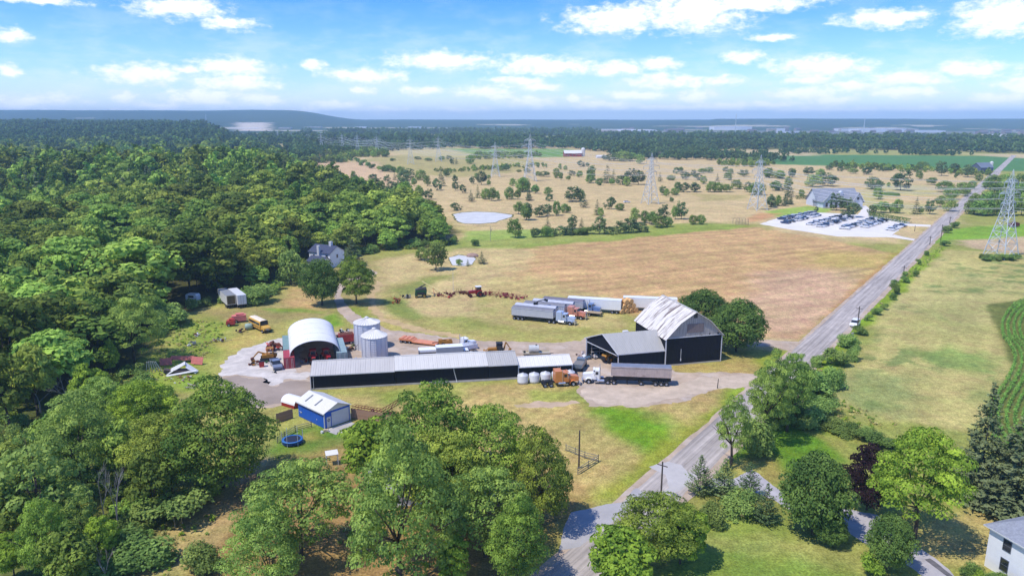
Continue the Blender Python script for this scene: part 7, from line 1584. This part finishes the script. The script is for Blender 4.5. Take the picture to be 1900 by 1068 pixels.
# upright poly tanks
tankm = mat('white_poly_tank', lc(240,240,238,.7), .45, 0, .05, 2)
tb = MB().lathe([(0, 0), (1.0, 0), (1.03, .5), (1.0, .55), (1.03, 1.1), (1.0, 1.15), (1.02, 1.5), (.92, 1.68), (.3, 1.86), (.28, 1.93), (0, 1.93)], 24).mesh('tank_body', tankm, True); tl = MB().box(-.5, -.04, 1.78, .5, .04, 1.83).lathe([(0, 1.93), (.2, 1.93), (.2, 2.0), (0, 2.0)], 10).mesh('tank_lid', tankm)
for i, (px, py) in enumerate([(970, 710), (991, 708.5), (1012, 707), (1033, 705.5), (1057, 704)]):
    x, y = G(px, py); t = thing('poly_tank', ['leftmost white poly tank against the low shed end','white poly tank beside the leftmost one','middle white poly tank behind the orange truck axles','white poly tank half hidden by the orange sleeper','white poly tank behind the orange cab'][i], 'tank', (x, y, 0), .2*i, 'white poly tanks'); t.scale = (1.14, 1.14, 1.14); inst('tank_body', tb, t); inst('tank_lid', tl, t)
# small grey dump truck behind the shed end
P, Q = Vector(G(1066, 690)), Vector(G(1080, 672)); t = thing('dump_truck', 'grey-blue small dump truck beyond the low shed end', 'truck', (P.x+.6, P.y, 0), heading(P, Q))
gb_ = paint('grey_blue', lc(150,164,176,.55)); MB().prism([(0, .9), (3.0, .9), (3.0, 1.75), (0, 1.75)], 'y', -1.05, 1.05).build('dump_body', gb_, t); MB().box(.1, -.95, 1.7, 2.9, .95, 1.76).build('load', mat('gravel_load', (.2,.19,.18), .9), t); MB().prism([(3.15, .7), (5.4, .7), (5.4, 1.3), (4.6, 1.4), (4.3, 2.2), (3.15, 2.2)], 'y', -.95, .95).build('cab', gb_, t); MB().obox((4.47, 0, 1.8), (.05, 1.7, .8), (0, -.36, 0)).build('windshield', vglass, t); axle(t, .9, 1.8, .42, .4); axle(t, 4.7, 1.8, .42, .26); MB().box(0, -.4, .55, 5, .4, .9).build('frame', chassis, t)
# wheel loader nosing out of the machine shed
x, y = G(1126, 673); t = thing('wheel_loader', 'yellow wheel loader nosing out of the open machine shed', 'loader', (x+1.4, y+1.4, 0), rzb+PI+.35)
MB().prism([(-1.2, .9), (2.6, .9), (2.8, 1.6), (2.3, 2.1), (-1.2, 2.2)], 'y', -.75, .75).build('engine_cover', amber, t); MB().box(-2.2, -.7, 1.4, -1.1, .7, 3.0).build('cab', dark, t); MB().box(2.75, -.7, .8, 2.95, .7, 1.7).build('grille', dark, t)
for xx in (1.6, -2.2):
    for s in (1, -1): wheel(t, xx, s*1.05, .8, .55, s, amber)
# heaps of bits and pieces inside and around
def junk(name, label, px, py, n, cols, r, h, seed, cat='scrap heap', rods=4, size=(.25, .8)):
    x, y = G(px, py); t = thing(name, label, cat, (x, y, 0)); rr = random.Random(seed)
    for i in range(n):
        c = (rr.gauss(0, r*.45), rr.gauss(0, r*.4), rr.uniform(.1, h)*.8+.1); s = (rr.uniform(*size), rr.uniform(*size), rr.uniform(size[0]*.5, size[1]*.7)); m = rr.choice(cols); k = rr.random()
        if k < .55: b = MB().obox(c, s, (rr.uniform(-.6, .6), rr.uniform(-.6, .6), rr.uniform(0, 3)))
        elif k < .8: a_ = rr.uniform(0, 3); b = MB().lathe([(0, -s[0]*.4), (s[1]*.5, -s[0]*.4), (s[1]*.5, s[0]*.4), (0, s[0]*.4)], 10, c, axis=rr.choice('xyz'))
        else: b = MB().lathe([(s[1]*.3, -.1), (s[1]*.6, -.1), (s[1]*.6, .1), (s[1]*.3, .1), (s[1]*.3, -.1)], 12, c, axis=rr.choice('xyz'))
        b.build('scrap_piece', m, t)
    for i in range(rods):
        a_ = rr.uniform(0, 6.28); c = Vector((rr.gauss(0, r*.3), rr.gauss(0, r*.3), .3)); MB().tube(c, c+Vector((math.cos(a_)*r*.9, math.sin(a_)*r*.6, rr.uniform(0, h))), .05, 5).build('scrap_rod', rr.choice(cols), t)
    return t
RU = rust(); RU2 = rust((.24,.075,.05)); RED = mat('faded_red', lc(196,70,64,.85), .7, 0, .25, 1.5, dirt=((.12,.05,.04), .25)); PINK = mat('sun_bleached_red', lc(222,128,118,.9), .75, 0, .2, 1.5); RBR = mat('rust_orange', lc(206,112,62,.6), .8, 0, .3, 1.5); GRN = mat('machine_green', lc(36,100,52,.6), .5, 0, .2, 1.5); WHT = white_trim; YEL = mat('machine_yellow', lc(226,190,60,.6), .5, 0, .15, 1.5)
junk('scrap_heap', 'pale heap of bags and bins at the machine shed mouth', 1096, 664, 14, [white_trim, tan_alu, dark, mat('drum_blue', lc(110,140,170,.5), .5)], 2.2, 1.2, 1)
junk('scrap_heap', 'rusty bits at the machine shed front post', 1078, 660, 7, [RU, dark, tan_alu], 1.2, .6, 2)
junk('scrap_heap', 'red and white farm clutter between arched shed and grain bins', 640, 630, 22, [RED, RU, white_trim, dark, PINK], 3.6, 1.7, 3)
junk('scrap_heap', 'orange and olive machine parts beside the grain bin foot', 648, 650, 14, [RBR, mat('olive', lc(140,140,84,.5), .8), dark, RU, white_trim], 2.2, 1.6, 4)
junk('scrap_heap', 'dark odds and ends before the pale container', 662, 672, 9, [dark, greyp, white_trim], 1.6, 1.1, 5)
junk('tyre_pile', 'tyres and white cans piled behind the arched shed', 640, 616, 10, [rubber, dark, white_trim], 2.4, .8, 6, 'tyre pile', 0)
x, y = G(643, 637); t = thing('red_wagon', 'dark red box wagon beside the grain bins', 'wagon', (x, y, 0), .4); MB().prism([(-1.6, .8), (1.6, .8), (1.8, 2.6), (-1.8, 2.6)], 'y', -1.2, 1.2).build('box', RED, t); MB().box(-1.7, -1.1, 2.58, 1.7, 1.1, 2.64).build('load', RU, t); axle(t, -1, 1.8, .4, .25); axle(t, 1, 1.8, .4, .25)
# machines inside the arched shed
def tractor(name, label, loc, rz, m, cab=None, group=None, s=1.0):
    t = thing(name, label, 'tractor', loc, rz, group); t.scale = (s, s, s)
    MB().prism([(.1, 1.0), (2.3, 1.0), (2.35, 1.6), (2.1, 1.8), (.1, 1.85)], 'y', -.42, .42).build('hood', m, t); MB().box(2.33, -.38, 1.0, 2.38, .38, 1.65).build('grille', dark, t)
    MB().box(-1.3, -.45, .7, .2, .45, 1.3).build('transmission', m, t)
    for q in (1, -1): MB().prism([(-1.5, 1.5), (.0, 1.35), (-.1, 1.75), (-.6, 1.95), (-1.3, 1.9)], 'y', min(q*.55, q*.98), max(q*.55, q*.98)).build('fender', m, t)
    c = MB()
    for sx in (-1.2, .05):
        for q in (1, -1): c.box(sx-.04, q*.6-.04, 1.6, sx+.04, q*.6+.04, 2.75)
    c.build('cab_frame', m, t); MB().box(-1.35, -.75, 2.75, .2, .75, 2.92).build('cab_roof', cab or m, t); MB().box(-1.15, -.6, 1.75, 0, .6, 2.74).build('cab_glass', vglass, t)
    MB().tube((1.2, .25, 1.8), (1.2, .25, 2.7), .05, 6).build('exhaust_stack', dark, t)
    for q in (1, -1): wheel(t, -.75, q*.95, .82, .5, q, m); wheel(t, 1.85, q*.75, .48, .3, q, m)
    return t
redp = paint('tractor_red', lc(196,34,44,.62), .45, .12)
tractor('farm_tractor', 'red tractor deep inside the arched shed', rel(T3, 6.6, 2.6), rq-PI/2, redp)
tractor('farm_tractor', 'red machine at the right side inside the arched shed', rel(T3, 9.6, 2.2), rq-PI/2+.2, redp)
t = junk('red_implement', 'bright red mower parked at the arched shed mouth', 572, 672, 8, [redp, redp, dark, greyp], 1.5, 1.0, 8, 'implement')
t = junk('red_implement', 'pale blue and red gear beside the mower in the shed', 588, 668, 5, [redp, greyp, dark], .9, 1.0, 9, 'implement')
# rusty machine cluster on the limestone
t = thing('old_excavator', 'rusty yellow stripped machine on the white limestone patch', 'excavator', (*G(497, 668), 0), .25)
MB().box(-1.6, -1.3, .15, 1.8, -.8, .85).build('track', dark, t); MB().box(-1.6, .8, .15, 1.8, 1.3, .85).build('track', dark, t)
MB().box(-1.2, -1.0, .9, 1.5, 1.0, 1.6).build('deck', amber, t)
c = MB()
for sx in (0, 1.3):
    for s in (-.9, .3): c.box(sx-.08, s-.08, 1.6, sx+.08, s+.08, 3.0)
c.box(-.1, -1, 3.0, 1.4, .4, 3.12).box(-.1, -1, 1.6, 1.4, .4, 1.75).build('cab_frame', amber, t)
MB().path([(-.6, .2, 1.6), (-2.0, .1, 2.2), (-3.2, 0, .9)], .22, 5, .14).build('boom', amber, t); MB().prism([(-3.2, 1.0), (-2.9, .2), (-3.6, .1), (-3.8, .8)], 'y', -.4, .4).build('bucket', RU, t); MB().lathe([(0, -.3), (.5, -.3), (.5, .3), (0, .3)], 12, (1.7, -.3, 1.3), axis='y').build('counterweight', amber, t)
junk('scrap_heap', 'dark red rusty machine bulk behind the stripped excavator', 508, 650, 16, [RU, RU2, RED, PINK], 2.3, 2.2, 10, size=(.5, 1.4))
junk('scrap_heap', 'rust-brown pieces at the left foot of the stripped excavator', 478, 676, 11, [RU, amber, GRN, dark], 1.6, .9, 11)
x, y = G(486, 680); t = thing('red_bin', 'small bright red bin standing left of the pickup', 'bin', (x, y, 0), .3); MB().prism([(-.5, 0), (.5, 0), (.6, 1.3), (-.6, 1.3)], 'y', -.45, .45).build('bin_body', redp, t); MB().box(-.62, -.47, 1.3, .62, .47, 1.36).build('rim', dark, t)
junk('gravel_litter', 'few dark stones and scraps on the white gravel', 512, 692, 5, [dark, greyp], 1.2, .2, 12, 'litter', 0, (.15, .4))
# meadow wrecks
def box_wreck(name, label, px, py, L, Wd, H, m, rz, cat='machine', wheels=True):
    x, y = G(px, py); t = thing(name, label, cat, (x, y, 0), rz); MB().prism([(-L/2, .5), (L/2, .5), (L/2*.95, H), (-L/2*.8, H*.92)], 'y', -Wd/2, Wd/2).build('body', m, t); MB().obox((L*.1, 0, H+.15), (L*.5, Wd*.6, .35), (.1, .05, .2)).build('top_cover', m, t); MB().tube((L/2, 0, .7), (L/2+1.4, .2, .4), .07, 5).build('drawbar', dark, t)
    for s in (1, -1): wheel(t, -L*.15, s*(Wd/2+.05), .45, .3, s)
    return t
box_wreck('old_baler', 'bleached red baler in the grass left of the school bus', 443, 597, 4.2, 2.0, 2.1, PINK, .35)
box_wreck('old_wagon', 'dark red steel box wagon below the bleached baler', 428.5, 604, 2.4, 1.8, 1.7, RED, .2)
junk('scrap_heap', 'dark brown scrap beside the pale tank in the meadow', 447, 617, 9, [RU, dark], 1.6, 1.0, 13)
x, y = G(462, 611); t = thing('old_tank', 'pale mint round tank lying beside the school bus', 'tank', (x, y, 0), .5); mint = mat('mint_tank', lc(190,214,196,.6), .6, 0, .1, 1); MB().lathe([(0, -1.0), (.6, -.95), (.85, -.7), (.85, .7), (.6, .95), (0, 1.0)], 16, (0, 0, .85), axis='x').build('tank_shell', mint, t, smooth=True); MB().box(-.6, -.5, 0, -.4, .5, .3).box(.4, -.5, 0, .6, .5, .3).build('cradle', dark, t)
junk('scrap_heap', 'orange rusty implement at the wood edge by the camper', 343, 578, 8, [RBR, RU2, RU], 1.8, 1.1, 14)
junk('scrap_heap', 'rust red pile of parts in the weedy meadow', 366, 622, 8, [RU2, RU, white_trim], 1.5, .7, 15)
junk('stone_heap', 'round pale wire coil and stones in the weedy meadow', 361, 640, 8, [white_trim, greyp, tan_alu], 1.4, 1.0, 16, 'heap', 2)
junk('stone_heap', 'heap of grey-brown rubble beside the track bend', 410, 634, 14, [tan_alu, greyp, RU, white_trim], 2.0, .7, 17, 'heap', 2, (.2, .6))
# collapsed white roof frame
x, y = G(338, 692); t = thing('collapsed_canopy', 'collapsed white folded roof panels lying on the scrap heap', 'scrap', (x, y, 0), .12)
for c, s, r_ in (((-1.2, 0, 1.2), (4.6, 1.0, .12), (.5, -.5, .1)), ((1.9, .2, 1.2), (3.4, .8, .12), (.4, .62, -.1)), ((.2, -1.1, .35), (6.4, .6, .12), (.3, -.12, .12)), ((2.2, -.6, .9), (2.6, .6, .1), (.4, .55, -.2)), ((-2.2, .9, .9), (3.2, .5, .1), (.3, -.4, .3))): MB().obox(c, s, r_).build('roof_panel', white_trim, t)
for c, s, r_ in (((0, .3, .5), (3.4, 1.6, .5), (.1, .1, .1)), ((-2.8, .2, .5), (2.2, 1.0, .8), (.2, .3, .4))): MB().obox(c, s, r_).build('dark_panel', mat('brown_panel', (.10,.075,.065), .9, 0, .3, 2), t)
x, y = G(352, 676); t = thing('red_sheeting', 'faded red metal sheets behind the collapsed white panels', 'scrap', (x, y, 0), .1)
for c, s, r_ in (((-5.2, 0, .9), (2.6, .15, 1.6), (-.3, 0, .1)), ((1.8, -.2, 1.0), (2.6, .15, 1.7), (-.4, .1, -.1)), ((-2.0, 1.4, 1.2), (5.0, .15, 1.0), (-.3, .05, .05))): MB().obox(c, s, r_).build('sheet', PINK, t)
x, y = G(283, 690); t = thing('white_rafters', 'leaning bundle of white rafters at the bush edge', 'scrap', (x, y, 0))
for k in range(6): MB().obox((-1.2+k*.55, 0, 1.2), (.14, .12, 3.2), (.35, .35-.12*k, 0)).build('rafter', white_trim, t)
junk('stone_heap', 'tan brick rubble below the collapsed white panels', 338, 705, 22, [mat('brick_tan', lc(196,146,118,.55), .95), RU2, white_trim], 2.6, .7, 18, 'heap', 3, (.15, .5))
junk('branch_pile', 'brown brush pile at the end of the rubble', 358, 718, 8, [RU, old_wood], 2.0, .6, 19, 'heap', 12, (.1, .4))
# field machines
x, y = G(735, 563); junk('scrap_heap', 'orange-red spiky implement at the curve of the field track', 736, 562, 14, [RBR, RU2, RBR], 2.2, 2.0, 20, 'implement', 10)
junk('tyre_pile', 'dark tyres and pipes beside the green combine part', 752, 553, 9, [rubber, dark, greyp], 1.8, 1.0, 21, 'tyre pile', 2)
x, y = G(781, 551); t = thing('combine_harvester', 'dark green combine body with grey hood among field machines', 'combine', (x, y, 0), .15)
MB().prism([(-1.9, .9), (1.7, .9), (1.9, 2.4), (-1.6, 2.5)], 'y', -1.2, 1.2).build('body', GRN, t); MB().prism([(-1.8, 2.5), (1.9, 2.4), (1.7, 3.1), (-.6, 3.0)], 'y', -1.0, 1.0).build('grain_hood', mat('dull_hood', (.06,.055,.05), .8), t); MB().path([(-.5, .4, 3.0), (1.6, .6, 4.0)], .22, 6).build('unloading_spout', mat('dull_hood', (.06,.055,.05), .8), t); MB().box(-1.2, -1.3, 1.2, 1.2, -1.2, 1.9).build('side_panel', dark, t)
for s in (1, -1): wheel(t, 1.0, s*1.35, .75, .5, s, YEL); wheel(t, -1.4, s*1.2, .45, .3, s, YEL)
MB().tube((1.8, 0, .8), (4.4, -1.0, .3), .09, 5).build('drawbar', GRN, t)
a0_, a1_ = Vector(G(833, 553)), Vector(G(776, 540)); t = thing('grain_auger', 'long pale yellow grain auger slanting over the meadow', 'auger', (a0_.x, a0_.y, 0), heading(a0_, a1_)); La = (a1_-a0_).length*.86
MB().tube((0, 0, .5), (La, 0, 3.6), .16, 8).build('auger_tube', mat('auger_cream', lc(244,226,150,.66), .5), t); MB().path([(La*.45, .9, .4), (La*.6, 0, 2.2), (La*.45, -.9, .4)], .06, 5).path([(.8, 0, .6), (La*.5, .8, .5)], .05, 5).build('undercarriage', RED, t); MB().obox((0, 0, .45), (.7, .5, .5)).build('auger_hopper', RED, t)
for s in (1, -1): wheel(t, La*.45, s*1.0, .38, .2, s)
def harrow(label, pa, pb, n, m, width=2.4, seed=0):
    A_, B_ = Vector(G(*pa)), Vector(G(*pb)); L = (B_-A_).length; t = thing('disc_harrow', label, 'implement', (A_.x, A_.y, 0), heading(A_, B_)); rr = random.Random(seed)
    f = MB()
    for y_ in (-width/2, 0, width/2): f.tube((0, y_, .75), (L, y_, .75), .07, 4)
    for i in range(int(L/1.2)+1): f.tube((i*1.2, -width/2, .75), (i*1.2+.5, width/2, .75), .06, 4)
    f.build('frame', m, t)
    for i in range(n):
        c = (rr.uniform(0, L), rr.choice((-.5, 0, .5))*width+rr.uniform(-.2, .2), .42); MB().lathe([(0, -.05), (.42, .03), (.42, .06), (0, -.02)], 10, c, axis=rr.choice('xy')).build('disc', RU if rr.random() < .5 else m, t)
    for i in range(n//3):
        x_ = rr.uniform(0, L); MB().path([(x_, rr.uniform(-1, 1), .75), (x_+.3, rr.uniform(-1, 1), 1.5+rr.random()*.5)], .06, 4).build('raised_arm', m, t)
    return t
harrow('dark red folded harrow under the pale auger', (812,548), (842,549), 14, mat('dark_red_implement', lc(130,44,48,.6), .7), 3.0, 1)
harrow('brown cultivator with wheels between auger and tractor', (842,546), (868,545), 12, RU, 2.0, 2)
harrow('red harrow stretching right from the red tractor', (895,547), (938,550), 20, mat('harrow_red', lc(176,72,72,.6), .7), 4.0, 3)
harrow('faded red harrow section close to the parked grain trailers', (935,550), (975,555), 18, mat('harrow_pink', lc(196,96,94,.6), .7), 3.6, 4)
x, y = G(884, 550); tractor('farm_tractor', 'red tractor with white cab roof pulling the harrow', (x, y, 0), PI+.35, redp, whitep, s=1.15)
# rusty hay elevator by the garage
def lattice_elevator(label, pa, pb, z0, z1, m):
    A_, B_ = Vector(G(*pa)), Vector(G(*pb)); L = (B_-A_).length; t = thing('hay_elevator', label, 'elevator', (A_.x, A_.y, 0), heading(A_, B_)); r = MB(); c = MB(); n = int(L/.7)
    for y_ in (-.45, .45):
        for dz in (0, .5): r.tube((0, y_, z0+dz), (L, y_, z1+dz), .06, 4)
    for i in range(n):
        x0, x1 = L*i/n, L*(i+1)/n; za, zb = z0+(z1-z0)*i/n, z0+(z1-z0)*(i+1)/n
        c.tube((x0, -.45, za), (x1, -.45, zb+.5), .04, 3).tube((x0, .45, za), (x1, .45, zb+.5), .04, 3).tube((x0, -.45, za+.5), (x0, .45, za+.5), .04, 3)
    r.build('side_rail', m, t); c.build('bracing', m, t, kind='stuff'); MB().path([(L*.6, -1, .3), (L*.7, 0, z0+(z1-z0)*.7), (L*.6, 1, .3)], .06, 5).build('undercarriage', m, t)
    for s in (1, -1): wheel(t, L*.6, s*1.1, .35, .2, s)
lattice_elevator('rusty red hay elevator lying behind the tan fence', (655,760), (705,772), .5, .9, RU2)
lattice_elevator('second rusty lattice elevator slanting up from behind the fence', (695,778), (742,768), .5, 2.4, RU2)
junk('scrap_heap', 'rust-coloured lattice parts tangled below the elevators', 718, 778, 12, [RU2, RU], 2.2, 1.2, 22, 'scrap heap', 8)
# farm pond rock, golf extras, path pieces
x, y = G(873, 480); o = MB().lathe([(0, 0), (1.9, 0), (2.0, .5), (1.5, 1.1), (.7, 1.4), (0, 1.45)], 9).build('boulder', mat('pink_rock', lc(206,170,150,.6), .95, 0, .25, 1, .5)); o.location = (x+.5, y+5, 0); o.scale = (1.3, .9, 1); tag(o, 'large pinkish boulder on the far bank of the farm pond', 'boulder')
x, y = G(1657, 363); o = MB().lathe([(0, 0), (7, 0), (6, 1.5), (2, 2.2), (0, 2.3)], 11).build('golf_tee_mound', mat('tee_green', lc(120,150,66,.5), .95, 0, .2, .5)); o.location = (x, y+4, 0); tag(o, 'low grassy tee mound on the golf course right of the clubhouse', 'mound')
x, y = G(1163, 376); car('tiny white golf buggy on the dry fairway', x, y, .3, 'sedan', whitep, cat='golf buggy', name='golf_buggy')
x, y = G(1811, 363); 
for (px, py), lab, m in (((572, 492), 'teal car beside the white house in the trees', paint('teal', lc(90,140,140,.5))), ((580, 489), 'white car beside the white house in the trees', whitep)):
    x, y = G(px, py); car(lab, x, y, .6, 'suv', m)
x, y = G(1886, 421); box_wreck('red_shed_machine', 'dark red machine under the trees beyond the near pylon', 1880, 421, 5, 2.6, 2.2, mat('dark_red_machine', lc(120,40,36,.6), .7), .1)
# fallen branches, planks and a frame on the left slope
x, y = G(352, 1030); t = thing('plank_pair', 'two pale grey planks lying on the brown slope', 'planks', (x, y, 0), 1.05)
for k in (0, .35): MB().box(-1.8, k, .05, 1.8, k+.14, .12).build('plank', rail_wood, t)
x, y = G(325, 980); t = thing('metal_frame', 'thin grey metal frame standing in the low green bushes', 'frame', (x, y, 0), .6); MB().path([(0, 0, 0), (0, .1, 2.0), (.9, .1, 2.1), (.95, 0, .4)], .04, 5).build('tube_frame', chrome, t)
x, y = G(212, 1035); t = thing('fallen_branches', 'tangle of fallen bleached branches in the dark thicket', 'branches', (x, y, .4), .3); rr = random.Random(8)
for k in range(10):
    a_ = rr.uniform(-.8, .8); MB().path([(0, rr.uniform(-.5, .5), rr.uniform(.2, 1)), (2*math.cos(a_), 2*math.sin(a_), rr.uniform(.4, 1.6)), (3.5*math.cos(a_+.2), 3.5*math.sin(a_+.3), rr.uniform(.3, 2.4))], .05, 4, .015).build('branch', bark_grey, t)
x, y = G(240, 940); t = thing('fallen_log', 'reddish fallen trunk in the dark hollow', 'log', (x, y, .3), .6); MB().path([(0, 0, .2), (2.5, .2, .9), (4.5, .6, 1.6)], .2, 7, .1).build('log', rust((.14,.06,.04)), t); MB().path([(2, .1, .8), (3.0, -.8, 1.6)], .08, 5, .03).build('branch', bark_grey, t)
# ------------------------------------------------------------------ the air
hz = MB().box(-16500, -400, -60, 16500, 14200, 180).build('haze', mat('haze_dummy', (1,1,1)), kind='stuff')
hm = bpy.data.materials.new('haze_air'); hm.use_nodes = True; nt = hm.node_tree; nt.nodes.clear(); o_ = nt.nodes.new('ShaderNodeOutputMaterial'); v_ = nt.nodes.new('ShaderNodeVolumePrincipled')
v_.inputs['Color'].default_value = (.50, .75, 1.0, 1); v_.inputs['Density'].default_value = 1.3e-4; v_.inputs['Anisotropy'].default_value = 0.0
nt.links.new(v_.outputs[0], o_.inputs['Volume']); hz.data.materials.clear(); hz.data.materials.append(hm); hz.data.name = 'haze'
hz['label'] = 'pale blue air over the plain'; hz['category'] = 'haze'
